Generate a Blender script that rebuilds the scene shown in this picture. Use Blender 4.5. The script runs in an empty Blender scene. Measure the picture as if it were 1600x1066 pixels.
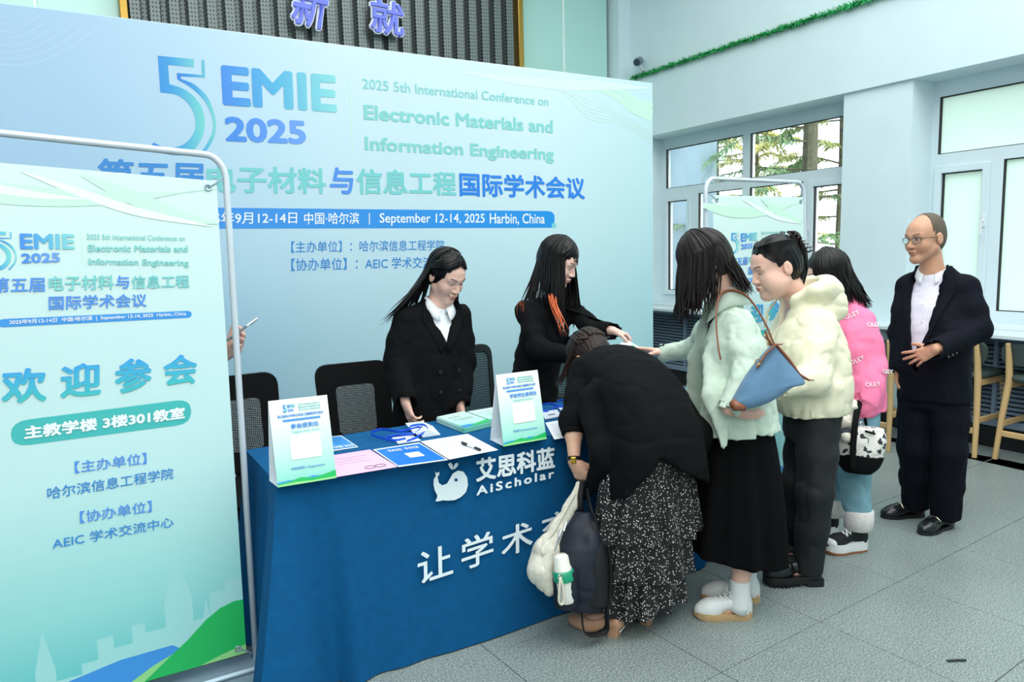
import bpy, math, random
import numpy as np
from mathutils import Vector, Matrix
random.seed(7)
rng = np.random.default_rng(11)
C = bpy.context.scene.collection
scene = bpy.context.scene
# ------------------------------------------------------------------ camera
cam_d = bpy.data.cameras.new('camera'); cam = bpy.data.objects.new('camera', cam_d); C.objects.link(cam)
cam_d.sensor_width = 36.0; cam_d.lens = 36.0 * 1139.0 / 1600.0; cam_d.clip_end = 200
cam.matrix_world = Matrix(((0.858765,0.084744,-0.505312,0.0),(-0.511701,0.091498,-0.854278,0.0),(-0.02616,0.992193,0.121939,1.53),(0.0,0.0,0.0,1.0)))
scene.camera = cam
# ------------------------------------------------------------------ world, lights, exposure
def lin(r, g, b):
    f = lambda v: (v / 255 / 12.92) if v / 255 <= 0.04045 else ((v / 255 + 0.055) / 1.055) ** 2.4
    return (f(r), f(g), f(b))
W = bpy.data.worlds.new('sky'); scene.world = W; W.use_nodes = True
bg = W.node_tree.nodes['Background']
bg.inputs[0].default_value = (0.86, 0.94, 1.0, 1); bg.inputs[1].default_value = 4.5
def area(name, loc, rot, sx, sy, power, col):
    l = bpy.data.lights.new(name, 'AREA'); l.shape = 'RECTANGLE'; l.size = sx; l.size_y = sy; l.energy = power; l.color = col
    o = bpy.data.objects.new(name, l); C.objects.link(o); o.location = loc; o.rotation_euler = rot
    return o
area('unseen_ceiling_light', (2.2, .2, 5.1), (0, 0, 0), 6.0, 4.5, 350, (1.0, 0.99, 0.975))
area('unseen_ceiling_light', (1.0, 5.6, 5.1), (0, 0, 0), 5.0, 1.8, 85, (1.0, 1.0, 0.98))
area('unseen_ceiling_light', (4.2, 3.6, 5.1), (0, 0, 0), 2.0, 3.0, 40, (1.0, 1.0, 0.99))  # added unseen lamp that brightens the window wall
# bounce of the photographer's flash, up behind the camera
area('flash_bounce', (-1.2, -1.6, 3.6), (math.radians(52), 0, math.radians(-30)), 2.6, 2.0, 105, (1.0, 0.98, 0.95))
sun_d = bpy.data.lights.new('sun', 'SUN'); sun_d.energy = 3.0; sun_d.angle = 0.01; sun_d.color = (1.0, 0.95, 0.85)
sun = bpy.data.objects.new('sun', sun_d); C.objects.link(sun); sun.rotation_euler = Vector((-.08, .68, -.73)).to_track_quat('-Z', 'Y').to_euler()
scene.view_settings.view_transform = 'Standard'; scene.view_settings.look = 'None'
scene.view_settings.gamma = 1.0; scene.view_settings.use_curve_mapping = False
scene.view_settings.exposure = 0.0

# ------------------------------------------------------------------ materials
MATS = {}
def mat(name, col, rough=0.6, metal=0.0, var=0.0, vscale=20.0, bump=0.0, bscale=200.0, spec=0.5, sheen=0.0, alpha=1.0, trans=0.0, coat=0.0, stretch=None, sss=0.0):
    if name in MATS: return MATS[name]
    m = bpy.data.materials.new(name); m.use_nodes = True; nt = m.node_tree; N = nt.nodes; L = nt.links
    p = N['Principled BSDF']
    p.inputs['Base Color'].default_value = (*col, 1); p.inputs['Roughness'].default_value = rough; p.inputs['Metallic'].default_value = metal
    p.inputs['Specular IOR Level'].default_value = spec
    if sheen: p.inputs['Sheen Weight'].default_value = sheen
    if coat: p.inputs['Coat Weight'].default_value = coat
    if trans: p.inputs['Transmission Weight'].default_value = trans
    if alpha < 1: p.inputs['Alpha'].default_value = alpha
    if sss:
        p.inputs['Subsurface Weight'].default_value = sss; p.inputs['Subsurface Radius'].default_value = (1, .35, .2); p.inputs['Subsurface Scale'].default_value = .008
    if var or bump:
        tc = N.new('ShaderNodeTexCoord'); vec = tc.outputs['Object']
        if stretch:
            mp = N.new('ShaderNodeMapping'); mp.inputs['Scale'].default_value = stretch; L.new(vec, mp.inputs[0]); vec = mp.outputs[0]
    if var:
        n = N.new('ShaderNodeTexNoise'); n.inputs['Scale'].default_value = vscale; n.inputs['Detail'].default_value = 4
        L.new(vec, n.inputs['Vector'])
        r = N.new('ShaderNodeMapRange'); r.inputs[1].default_value = 0.3; r.inputs[2].default_value = 0.7
        r.inputs[3].default_value = 1 - var; r.inputs[4].default_value = 1 + var
        L.new(n.outputs[0], r.inputs[0])
        mx = N.new('ShaderNodeMix'); mx.data_type = 'RGBA'; mx.blend_type = 'MULTIPLY'; mx.inputs[0].default_value = 1
        mx.inputs[6].default_value = (*col, 1); L.new(r.outputs[0], mx.inputs[7]); L.new(mx.outputs[2], p.inputs['Base Color'])
    if bump:
        n2 = N.new('ShaderNodeTexNoise'); n2.inputs['Scale'].default_value = bscale; n2.inputs['Detail'].default_value = 3
        L.new(vec, n2.inputs['Vector'])
        b = N.new('ShaderNodeBump'); b.inputs['Strength'].default_value = bump; b.inputs['Distance'].default_value = 0.004
        L.new(n2.outputs[0], b.inputs['Height']); L.new(b.outputs[0], p.inputs['Normal'])
    MATS[name] = m
    return m
def grad_mat(name, stops, axis='X', rough=0.45, space='Generated'):
    """colour runs along an object axis (printed gradient)"""
    if name in MATS: return MATS[name]
    m = bpy.data.materials.new(name); m.use_nodes = True; N = m.node_tree.nodes; L = m.node_tree.links; p = N['Principled BSDF']
    p.inputs['Roughness'].default_value = rough
    tc = N.new('ShaderNodeTexCoord'); s = N.new('ShaderNodeSeparateXYZ'); L.new(tc.outputs[space], s.inputs[0])
    cr = N.new('ShaderNodeValToRGB'); e = cr.color_ramp.elements
    for i, (pos, c) in enumerate(stops):
        el = e[i] if i < 2 else e.new(pos)
        el.position = pos; el.color = (*c, 1)
    L.new(s.outputs[axis], cr.inputs[0]); L.new(cr.outputs[0], p.inputs['Base Color'])
    MATS[name] = m; return m

# ------------------------------------------------------------------ object helpers
def link(o, parent=None):
    C.objects.link(o)
    if parent is not None: o.parent = parent
    return o
def meshobj(name, verts, faces, m=None, parent=None, smooth=False, uvs=None):
    me = bpy.data.meshes.new(name)
    me.from_pydata([tuple(v) for v in verts], [], [tuple(f) for f in faces])
    if smooth: me.polygons.foreach_set('use_smooth', [True] * len(me.polygons))
    if m: me.materials.append(m)
    me.update()
    return link(bpy.data.objects.new(name, me), parent)
def quadmesh(name, v, q, m=None, parent=None, smooth=True):
    """fast numpy mesh; q (n,4)"""
    me = bpy.data.meshes.new(name); n = len(q)
    me.vertices.add(len(v)); me.vertices.foreach_set('co', np.asarray(v, np.float32).ravel())
    me.loops.add(n * 4); me.loops.foreach_set('vertex_index', np.asarray(q, np.int32).ravel())
    me.polygons.add(n); me.polygons.foreach_set('loop_start', np.arange(0, n * 4, 4, dtype=np.int32))
    me.polygons.foreach_set('use_smooth', np.full(n, smooth, bool))
    me.update(calc_edges=True); me.validate()
    if m: me.materials.append(m)
    return link(bpy.data.objects.new(name, me), parent)
class MB:
    def __init__(s): s.v = []; s.f = []
    def add(s, vs, fs):
        b = len(s.v); s.v += [tuple(x) for x in vs]; s.f += [tuple(b + i for i in f) for f in fs]; return s
    def box(s, lo, hi, M=None, bev=0.0):
        x0, y0, z0 = lo; x1, y1, z1 = hi
        if bev > 0:
            b = min(bev, (x1 - x0) / 2.01, (y1 - y0) / 2.01, (z1 - z0) / 2.01)
            vs = []; idx = {}
            for cx in (0, 1):
                for cy in (0, 1):
                    for cz in (0, 1):
                        X, Y, Z = (x0, x1)[cx], (y0, y1)[cy], (z0, z1)[cz]
                        sx, sy, sz = (1 - 2 * cx) * b, (1 - 2 * cy) * b, (1 - 2 * cz) * b
                        for ax, p in enumerate(((X, Y + sy, Z + sz), (X + sx, Y, Z + sz), (X + sx, Y + sy, Z))):
                            idx[(cx, cy, cz, ax)] = len(vs); vs.append(p)
            fs = []
            for a in range(3):
                o = [i for i in range(3) if i != a]
                for s_ in (0, 1):
                    ring = []
                    for (p, q) in ((0, 0), (1, 0), (1, 1), (0, 1)):
                        k = [0, 0, 0]; k[a] = s_; k[o[0]] = p; k[o[1]] = q
                        ring.append(idx[(*k, a)])
                    fs.append(ring)
            for a in range(3):
                o = [i for i in range(3) if i != a]
                for p in (0, 1):
                    for q in (0, 1):
                        k0 = [0, 0, 0]; k0[o[0]] = p; k0[o[1]] = q; k1 = list(k0); k1[a] = 1
                        fs.append([idx[(*k0, o[0])], idx[(*k1, o[0])], idx[(*k1, o[1])], idx[(*k0, o[1])]])
            for cx in (0, 1):
                for cy in (0, 1):
                    for cz in (0, 1): fs.append([idx[(cx, cy, cz, a)] for a in range(3)])
        else:
            vs = [(x, y, z) for x in (x0, x1) for y in (y0, y1) for z in (z0, z1)]
            fs = [(0, 1, 3, 2), (4, 6, 7, 5), (0, 4, 5, 1), (2, 3, 7, 6), (0, 2, 6, 4), (1, 5, 7, 3)]
        if M is not None: vs = [M @ Vector(v) for v in vs]
        return s.add(vs, fs)
    def tube(s, pts, r, n=8, closed=False, flat=None, cap=True):
        """tube through pts; r number or list; flat=(side vector, ratio)"""
        P = [Vector(p) for p in pts]; k = len(P)
        R = r if isinstance(r, (list, tuple)) else [r] * k
        t0 = (P[1] - P[0]).normalized()
        ref = Vector(flat[0]) if flat else (Vector((0, 0, 1)) if abs(t0.z) < 0.9 else Vector((1, 0, 0)))
        nrm = (ref - t0 * ref.dot(t0)).normalized()
        vs = []
        for i in range(k):
            if closed: t = P[(i + 1) % k] - P[i - 1]
            else: t = P[min(i + 1, k - 1)] - P[max(i - 1, 0)]
            t = t.normalized() if t.length > 1e-9 else t0
            nrm = nrm - t * nrm.dot(t)
            nrm = nrm.normalized() if nrm.length > 1e-6 else t.orthogonal().normalized()
            bn = t.cross(nrm)
            for j in range(n):
                a = 2 * math.pi * j / n
                vs.append(P[i] + nrm * (math.cos(a) * R[i]) + bn * (math.sin(a) * R[i] * (flat[1] if flat else 1)))
        fs = []
        for i in range(k if closed else k - 1):
            for j in range(n):
                a, b = i * n + j, i * n + (j + 1) % n; c = ((i + 1) % k) * n
                fs.append((a, b, c + (j + 1) % n, c + j))
        if cap and not closed:
            fs.append(tuple(range(n - 1, -1, -1))); fs.append(tuple((k - 1) * n + j for j in range(n)))
        return s.add(vs, fs)
    def lathe(s, prof, n=20, M=None):
        vs = []; k = len(prof)
        for r, z in prof:
            for j in range(n):
                a = 2 * math.pi * j / n; vs.append(Vector((r * math.cos(a), r * math.sin(a), z)))
        if M is not None: vs = [M @ v for v in vs]
        fs = [(i * n + j, i * n + (j + 1) % n, (i + 1) * n + (j + 1) % n, (i + 1) * n + j) for i in range(k - 1) for j in range(n)]
        fs.append(tuple(range(n - 1, -1, -1))); fs.append(tuple((k - 1) * n + j for j in range(n)))
        return s.add(vs, fs)
    def grid(s, fn, nu, nv):
        """fn(u,v)->point, u,v in 0..1"""
        vs = [fn(i / nu, j / nv) for i in range(nu + 1) for j in range(nv + 1)]
        fs = [(i * (nv + 1) + j, (i + 1) * (nv + 1) + j, (i + 1) * (nv + 1) + j + 1, i * (nv + 1) + j + 1) for i in range(nu) for j in range(nv)]
        return s.add(vs, fs)
    def poly_prism(s, pts, fn, d0, d1):
        """2D outline extruded: fn(x,y,d)->point"""
        n = len(pts)
        vs = [fn(x, y, d0) for x, y in pts] + [fn(x, y, d1) for x, y in pts]
        fs = [tuple(range(n - 1, -1, -1)), tuple(range(n, 2 * n))] + [(i, (i + 1) % n, n + (i + 1) % n, n + i) for i in range(n)]
        return s.add(vs, fs)
    def build(s, name, m=None, parent=None, smooth=False, sharp=None):
        o = meshobj(name, s.v, s.f, m, parent, smooth)
        import bmesh
        b = bmesh.new(); b.from_mesh(o.data); bmesh.ops.recalc_face_normals(b, faces=b.faces); b.to_mesh(o.data); b.free()
        if sharp: o.data.set_sharp_from_angle(angle=math.radians(sharp))
        return o
def tag(o, label=None, cat=None, group=None, kind=None):
    if label: o['label'] = label
    if cat: o['category'] = cat
    if group: o['group'] = group
    if kind: o['kind'] = kind
    return o
def empty(name, loc, label=None, cat=None, group=None, rz=0.0):
    o = bpy.data.objects.new(name, None); C.objects.link(o); o.location = loc; o.rotation_euler = (0, 0, rz); o.empty_display_size = .1
    bpy.context.view_layer.update()
    return tag(o, label, cat, group)
def adopt(root, *objs):
    """parent objects built in world coordinates"""
    inv = root.matrix_world.inverted()
    for o in objs:
        o.parent = root; o.matrix_parent_inverse = inv
def copy_tree(o, parent=None):
    c = o.copy(); C.objects.link(c)
    if parent is not None: c.parent = parent
    for ch in list(o.children): copy_tree(ch, c)
    return c
def solid(o, t, offset=-1.0):
    md = o.modifiers.new('thickness', 'SOLIDIFY'); md.thickness = t; md.offset = offset; return o
def catmull(P, n):
    P = [np.array(p, float) for p in P]; P = [2 * P[0] - P[1]] + P + [2 * P[-1] - P[-2]]
    out = []; segs = len(P) - 3
    for i in range(n + 1):
        t = i / n * segs; k = min(int(t), segs - 1); u = t - k
        a, b, c, d = P[k:k + 4]
        out.append(.5 * ((2 * b) + (c - a) * u + (2 * a - 5 * b + 4 * c - d) * u * u + (3 * b - a - 3 * c + d) * u ** 3))
    return out

# ------------------------------------------------------------------ printed lettering
_tc = bpy.data.curves.new('lettering', 'FONT'); _to = bpy.data.objects.new('lettering', _tc); C.objects.link(_to)
_cache = {}
def text_mesh(body, bold=0.0, spacing=1.0):
    k = (body, bold, spacing)
    if k not in _cache:
        _tc.body = body; _tc.offset = bold; _tc.space_character = spacing; _tc.resolution_u = 3
        dg = bpy.context.evaluated_depsgraph_get(); dg.update()
        me = _to.evaluated_get(dg).to_mesh()
        v = np.array([x.co[:2] for x in me.vertices]); f = [tuple(p.vertices) for p in me.polygons]
        lo, hi = v.min(0), v.max(0)
        _cache[k] = ((v - lo) / (hi - lo), f, hi - lo); _to.evaluated_get(dg).to_mesh_clear()
    return _cache[k][:2]
def print_text(name, body, quad, surf, m, parent, bold=0.018, spacing=1.0, d=0.0015, base=None):
    """bounding box of the lettering is mapped on quad=(bottom left, bottom right, top left) of surface surf(u,v,d);
    weight is added by overprinting shifted copies, each a hair above the last"""
    v, f = text_mesh(body, 0.0, spacing)
    a, b, c = (np.array(q, float) for q in quad)
    wx, wy = _cache[(body, 0.0, spacing)][2]
    r = bold; nc = 0 if r < .004 else (4 if r < .02 else 8)
    offs = [(0, 0)] + [(r * math.cos(6.2832 * (k + .5) / nc), r * math.sin(6.2832 * (k + .5) / nc)) for k in range(nc)]
    V = []; F = []
    for k, (ox, oy) in enumerate(offs):
        q = v.copy(); sx, sy = r / wx, r / wy
        q[:, 0] = sx + q[:, 0] * (1 - 2 * sx) + ox / wx; q[:, 1] = sy + q[:, 1] * (1 - 2 * sy) + oy / wy
        p = a + q[:, :1] * (b - a) + q[:, 1:] * (c - a); n0 = len(V)
        V += [surf(x, y, d + .00016 * k) for x, y in p]; F += [tuple(n0 + i for i in t) for t in f]
    return meshobj(name, V, F, m, parent)
def print_poly(name, pts, surf, m, parent, d=0.0012, sub=1):
    """flat printed shape, outline in surface coordinates, triangulated"""
    from mathutils.geometry import tessellate_polygon
    tr = tessellate_polygon([[Vector((x, y, 0)) for x, y in pts]])
    return meshobj(name, [surf(x, y, d) for x, y in pts], tr, m, parent)
def print_strip(name, top, bot, surf, m, parent, d=0.0010):
    """printed shape between two polylines of equal count"""
    n = len(top); vs = [surf(x, y, d) for x, y in top] + [surf(x, y, d) for x, y in bot]
    return meshobj(name, vs, [(i, i + 1, n + i + 1, n + i) for i in range(n - 1)], m, parent)
def rounded(quad4, r, n=4):
    """rounded outline of a 2D quad BL, BR, TR, TL; r per corner"""
    q = [np.array(p, float) for p in quad4]; out = []
    for i in range(4):
        p, a, b = q[i], q[i - 1], q[(i + 1) % 4]; ri = r[i] if isinstance(r, (list, tuple)) else r
        if ri <= 0: out.append(tuple(p)); continue
        la, lb = np.linalg.norm(a - p), np.linalg.norm(b - p); u = (a - p) / la * min(ri, .49 * la); w = (b - p) / lb * min(ri, .49 * lb)
        for k in range(n + 1):
            t = k / n; out.append(tuple((1 - t) ** 2 * (p + u) + 2 * t * (1 - t) * p + t * t * (p + w)))
    return out

# ================================================================== ROOM
WALLP = mat('wall_paint', lin(216, 236, 241), 0.75, var=0.02, vscale=3, bump=0.05, bscale=60)
TRIMW = mat('white_frame', lin(216, 232, 238), 0.4)
BLACKB = mat('black_baseboard', lin(16, 18, 20), 0.35)
def struct(name, mb, m, parent=None, **k):
    o = mb.build(name, m, parent, **k); o['kind'] = 'structure'; return o
WX, FX = 5.74, 6.03          # wall face, window frame plane
BEAM = 2.785
# floor ---------------------------------------------------------------
def granite():
    m = bpy.data.materials.new('granite'); m.use_nodes = True; N = m.node_tree.nodes; L = m.node_tree.links; p = N['Principled BSDF']
    g = N.new('ShaderNodeNewGeometry')
    n1 = N.new('ShaderNodeTexNoise'); n1.inputs['Scale'].default_value = 150; n1.inputs['Detail'].default_value = 3; n1.inputs['Roughness'].default_value = .7
    n2 = N.new('ShaderNodeTexVoronoi'); n2.inputs['Scale'].default_value = 260
    n3 = N.new('ShaderNodeTexNoise'); n3.inputs['Scale'].default_value = 1.3; n3.inputs['Detail'].default_value = 3
    for n in (n1, n2, n3): L.new(g.outputs['Position'], n.inputs['Vector'])
    cr = N.new('ShaderNodeValToRGB'); e = cr.color_ramp.elements
    e[0].position = .34; e[0].color = (*lin(84, 97, 97), 1); e[1].position = .66; e[1].color = (*lin(186, 197, 193), 1)
    k = e.new(.47); k.color = (*lin(128, 142, 140), 1); k = e.new(.56); k.color = (*lin(154, 166, 163), 1)
    L.new(n1.outputs[0], cr.inputs[0])
    hs = N.new('ShaderNodeMapRange'); hs.inputs[1].default_value = 0; hs.inputs[2].default_value = 1; hs.inputs[3].default_value = .72; hs.inputs[4].default_value = 1.12
    L.new(n2.outputs['Color'], hs.inputs[0])
    h3 = N.new('ShaderNodeMapRange'); h3.inputs[1].default_value = .3; h3.inputs[2].default_value = .7; h3.inputs[3].default_value = .9; h3.inputs[4].default_value = 1.08
    L.new(n3.outputs[0], h3.inputs[0])
    mu = N.new('ShaderNodeMath'); mu.operation = 'MULTIPLY'; L.new(hs.outputs[0], mu.inputs[0]); L.new(h3.outputs[0], mu.inputs[1])
    mx = N.new('ShaderNodeMix'); mx.data_type = 'RGBA'; mx.blend_type = 'MULTIPLY'; mx.inputs[0].default_value = 1
    L.new(cr.outputs[0], mx.inputs[6]); L.new(mu.outputs[0], mx.inputs[7]); L.new(mx.outputs[2], p.inputs['Base Color'])
    p.inputs['Roughness'].default_value = .34; p.inputs['Specular IOR Level'].default_value = .45
    return m
GRAN = granite()
floor = struct('floor', MB().box((-5, -5, -.12), (5.95, 7.2, -.004)), mat('joint', lin(84, 86, 82), .8))
tl = MB().box((-.2985, -.2985, -.004), (.2985, .2985, .0), bev=.0015)
me_tile = None
ang = math.radians(3.4); ca, sa = math.cos(ang), math.sin(ang)
for i in range(-8, 6):
    for j in range(-5, 9):
        x, y = 3.08 + .6 * ((i + .5) * ca - (j + .5) * sa), 1.827 + .6 * ((i + .5) * sa + (j + .5) * ca)
        if x > 5.38 or y > 6.4: continue
        if me_tile is None:
            o = tl.build('tile', GRAN); me_tile = o.data
        else: o = link(bpy.data.objects.new('tile', me_tile))
        o.location = (x, y, 0); o.rotation_euler = (0, 0, ang); o.parent = floor
tl2 = struct('trim_1', MB().box((5.28, -2.0, -.004), (5.72, 6.9, 0.0)), GRAN)
# walls ---------------------------------------------------------------
struct('ceiling', MB().box((-5, -5, 5.2), (6.3, 7.2, 5.3)), WALLP)
struct('wall_left', MB().box((-5.1, -5, 0), (-5, 7.2, 5.2)), WALLP)
struct('wall_rear', MB().box((-5, -5.1, 0), (6.3, -5, 5.2)), WALLP)
w1l, w1r = 6.62, 4.12        # window 1 along Y (left end far)
w2l, w2r = 3.446, .9
right = struct('wall_right', MB()
    .box((WX - .03, -5, BEAM), (6.11, 7.2, 5.2))
    .box((WX, w2l, 0), (6.11, w1r - .075, BEAM))
    .box((WX, w1l, 0), (6.11, 7.2, BEAM))
    .box((WX, -5, 0), (6.11, w2r, BEAM))
    .box((WX, w2r, 0), (6.11, w2l, .84)).box((WX, w1r - .075, 0), (6.11, w1l, .84)), WALLP)
BW = 6.8
pil0 = (5.5401,6.8,4.3289)[0]
struct('wall_back', MB().box((pil0, BW, 0), (6.3, 7.2, 5.2)).box((-5, BW + .3, 0), (pil0, 7.2, 5.2)), WALLP)
struct('baseboard_right', MB().box((WX - .02, w2l + .02, 0), (WX, w1r - .1, .16)).box((WX - .035, -2, 0), (WX, w2l + .02, .15)).box((WX - .035, w1r - .1, 0), (WX, 6.7, .15)), BLACKB)
# pale coated glass panels of the back wall with white joints
GLASSP = mat('mint_glass', lin(184, 230, 220), 0.12, spec=.6)
bp = empty('glass_wall_panels', (2, BW, 0), 'pale mint back painted glass panels high on the back wall', 'wall panels')
xs = [-4.0, -2.1, (-0.0986,6.95,3.5576)[0], (0.5281,6.95,3.6482)[0]]
xr = [(4.2939,6.95,4.1928)[0], (4.885,6.95,4.2782)[0], (5.5029,6.95,4.3676)[0]]
for a, b in list(zip(xs[:-1], xs[1:])) + list(zip(xr[:-1], xr[1:])):
    o = MB().box((a + .012, 6.95, .3), (b - .012, 7.0, 5.15), bev=.004).build('panel', GLASSP); adopt(bp, o)
for a in xs[:3] + xr[1:2]:
    o = MB().box((a - .012, 6.955, .3), (a + .012, 7.0, 5.15)).build('joint', mat('joint_white', lin(240, 248, 248), .4)); adopt(bp, o)
# perforated corrugated metal feature panel ---------------------------------
def perforated():
    m = bpy.data.materials.new('perforated_metal'); m.use_nodes = True; N = m.node_tree.nodes; L = m.node_tree.links; p = N['Principled BSDF']
    p.inputs['Metallic'].default_value = .55; p.inputs['Roughness'].default_value = .42
    tc = N.new('ShaderNodeTexCoord'); s = N.new('ShaderNodeSeparateXYZ'); L.new(tc.outputs['Object'], s.inputs[0])
    def cell(out, per):
        d = N.new('ShaderNodeMath'); d.operation = 'DIVIDE'; L.new(out, d.inputs[0]); d.inputs[1].default_value = per
        f = N.new('ShaderNodeMath'); f.operation = 'FRACT'; L.new(d.outputs[0], f.inputs[0])
        q = N.new('ShaderNodeMath'); q.operation = 'SUBTRACT'; L.new(f.outputs[0], q.inputs[0]); q.inputs[1].default_value = .5
        w = N.new('ShaderNodeMath'); w.operation = 'POWER'; L.new(q.outputs[0], w.inputs[0]); w.inputs[1].default_value = 2
        return w.outputs[0]
    a = N.new('ShaderNodeMath'); a.operation = 'ADD'; L.new(cell(s.outputs['X'], .026), a.inputs[0]); L.new(cell(s.outputs['Z'], .034), a.inputs[1])
    t = N.new('ShaderNodeMath'); t.operation = 'LESS_THAN'; L.new(a.outputs[0], t.inputs[0]); t.inputs[1].default_value = .04
    mx = N.new('ShaderNodeMix'); mx.data_type = 'RGBA'; L.new(t.outputs[0], mx.inputs[0])
    mx.inputs[6].default_value = (*lin(118, 127, 126), 1); mx.inputs[7].default_value = (*lin(20, 24, 24), 1)
    L.new(mx.outputs[2], p.inputs['Base Color']); return m
PERF = perforated()
px0, px1 = (0.5336,6.9,3.6343)[0], (4.2074,6.9,4.1656)[0]
fp = empty('perforated_metal_panel', ((px0 + px1) / 2, 6.9, 1.0), 'grey perforated corrugated metal feature panel above the backdrop', 'metal panel')
nst = 25; ps = (px1 - px0) / nst; mstrip = None
for i in range(nst):
    if mstrip is None:
        w = ps; pr = [(0, 0), (w * .10, -.075), (w * .62, -.075), (w * .74, 0), (w, 0), (w, .012), (w * .74, .012), (w * .62, -.063), (w * .10, -.063), (0, .012)]
        b = MB().poly_prism(pr, lambda x, y, d: (x, y, d), 1.0, 5.0); o = b.build('metal_strip', PERF); mstrip = o.data
    else: o = link(bpy.data.objects.new('metal_strip', mstrip))
    o.location = (px0 + i * ps, 6.9, 0); bpy.context.view_layer.update(); adopt(fp, o)
GOLD = mat('gold_trim', lin(176, 142, 70), .3, metal=.9)
for x in (px0 - .03, px1 + .03):
    adopt(fp, MB().box((x - .03, 6.8, 1.0), (x + .03, 6.94, 5.0), bev=.005).build('edge_trim', GOLD))
# raised brush lettering on the panel
LWH = mat('letter_white', lin(236, 240, 252), .4); LBL = mat('letter_lilac', lin(110, 124, 226), .4)
def raised(ch, quad, y):
    r = empty('wall_letter', (quad[0][0], y, quad[0][1]), None, 'letter')
    for nm, bd, dy, m in (('outline', .055, 0, LWH), ('face', .018, .022, LBL)):
        o = print_text(nm, ch, quad if nm == 'outline' else tuple((np.array(q) * .93 + np.mean([quad[1], quad[2]], 0) * .07) for q in quad), lambda x, z, d, dy=dy: (x, y - dy - d, z), m, None, bold=bd); solid(o, .022, 1.0); adopt(r, o)
    return r
def YQ(p): return (p[0], p[2])
tag(raised('新', (YQ((1.7845,6.7,3.5536)), YQ((2.1121,6.7,3.5299)), YQ((1.8671,6.7,3.9922))), 6.75), 'white edged lilac wall character on the left of the upper pair (新)')
tag(raised('就', (YQ((2.5231,6.7,3.5809)), YQ((2.8782,6.7,3.5667)), YQ((2.5403,6.7,3.9107))), 6.75), 'white edged lilac wall character at the right of the upper pair (就)')
tag(raised('业', (YQ((2.5596,6.7,3.0801)), YQ((2.8945,6.7,3.0738)), YQ((2.6159,6.7,3.4435))), 6.75), 'white edged lilac character 业 mostly hidden behind the backdrop top edge')
# windows ---------------------------------------------------------------
def thin_glass():
    m = bpy.data.materials.new('clear_glass'); m.use_nodes = True; N = m.node_tree.nodes; L = m.node_tree.links
    N.remove(N['Principled BSDF']); t = N.new('ShaderNodeBsdfTransparent'); t.inputs[0].default_value = (.93, .98, .97, 1)
    g = N.new('ShaderNodeBsdfGlossy'); g.inputs['Roughness'].default_value = .02; f = N.new('ShaderNodeFresnel'); f.inputs[0].default_value = 1.35
    mx = N.new('ShaderNodeMixShader'); L.new(f.outputs[0], mx.inputs[0]); L.new(t.outputs[0], mx.inputs[1]); L.new(g.outputs[0], mx.inputs[2])
    L.new(mx.outputs[0], N['Material Output'].inputs[0]); return m
def film_glass():
    m = bpy.data.materials.new('frosted_film'); m.use_nodes = True; N = m.node_tree.nodes; L = m.node_tree.links
    N.remove(N['Principled BSDF']); t = N.new('ShaderNodeBsdfTranslucent'); t.inputs[0].default_value = (*lin(212, 232, 220), 1)
    d = N.new('ShaderNodeBsdfDiffuse'); d.inputs[0].default_value = (*lin(205, 232, 222), 1)
    m1 = N.new('ShaderNodeMixShader'); m1.inputs[0].default_value = .74; L.new(t.outputs[0], m1.inputs[1]); L.new(d.outputs[0], m1.inputs[2])
    g = N.new('ShaderNodeBsdfGlossy'); g.inputs['Roughness'].default_value = .04; f = N.new('ShaderNodeFresnel'); f.inputs[0].default_value = 1.45
    mx = N.new('ShaderNodeMixShader'); L.new(f.outputs[0], mx.inputs[0]); L.new(m1.outputs[0], mx.inputs[1]); L.new(g.outputs[0], mx.inputs[2])
    L.new(mx.outputs[0], N['Material Output'].inputs[0]); return m
CLEAR = thin_glass(); FILM = film_glass(); GASK = mat('gasket', lin(22, 26, 28), .6)
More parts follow.
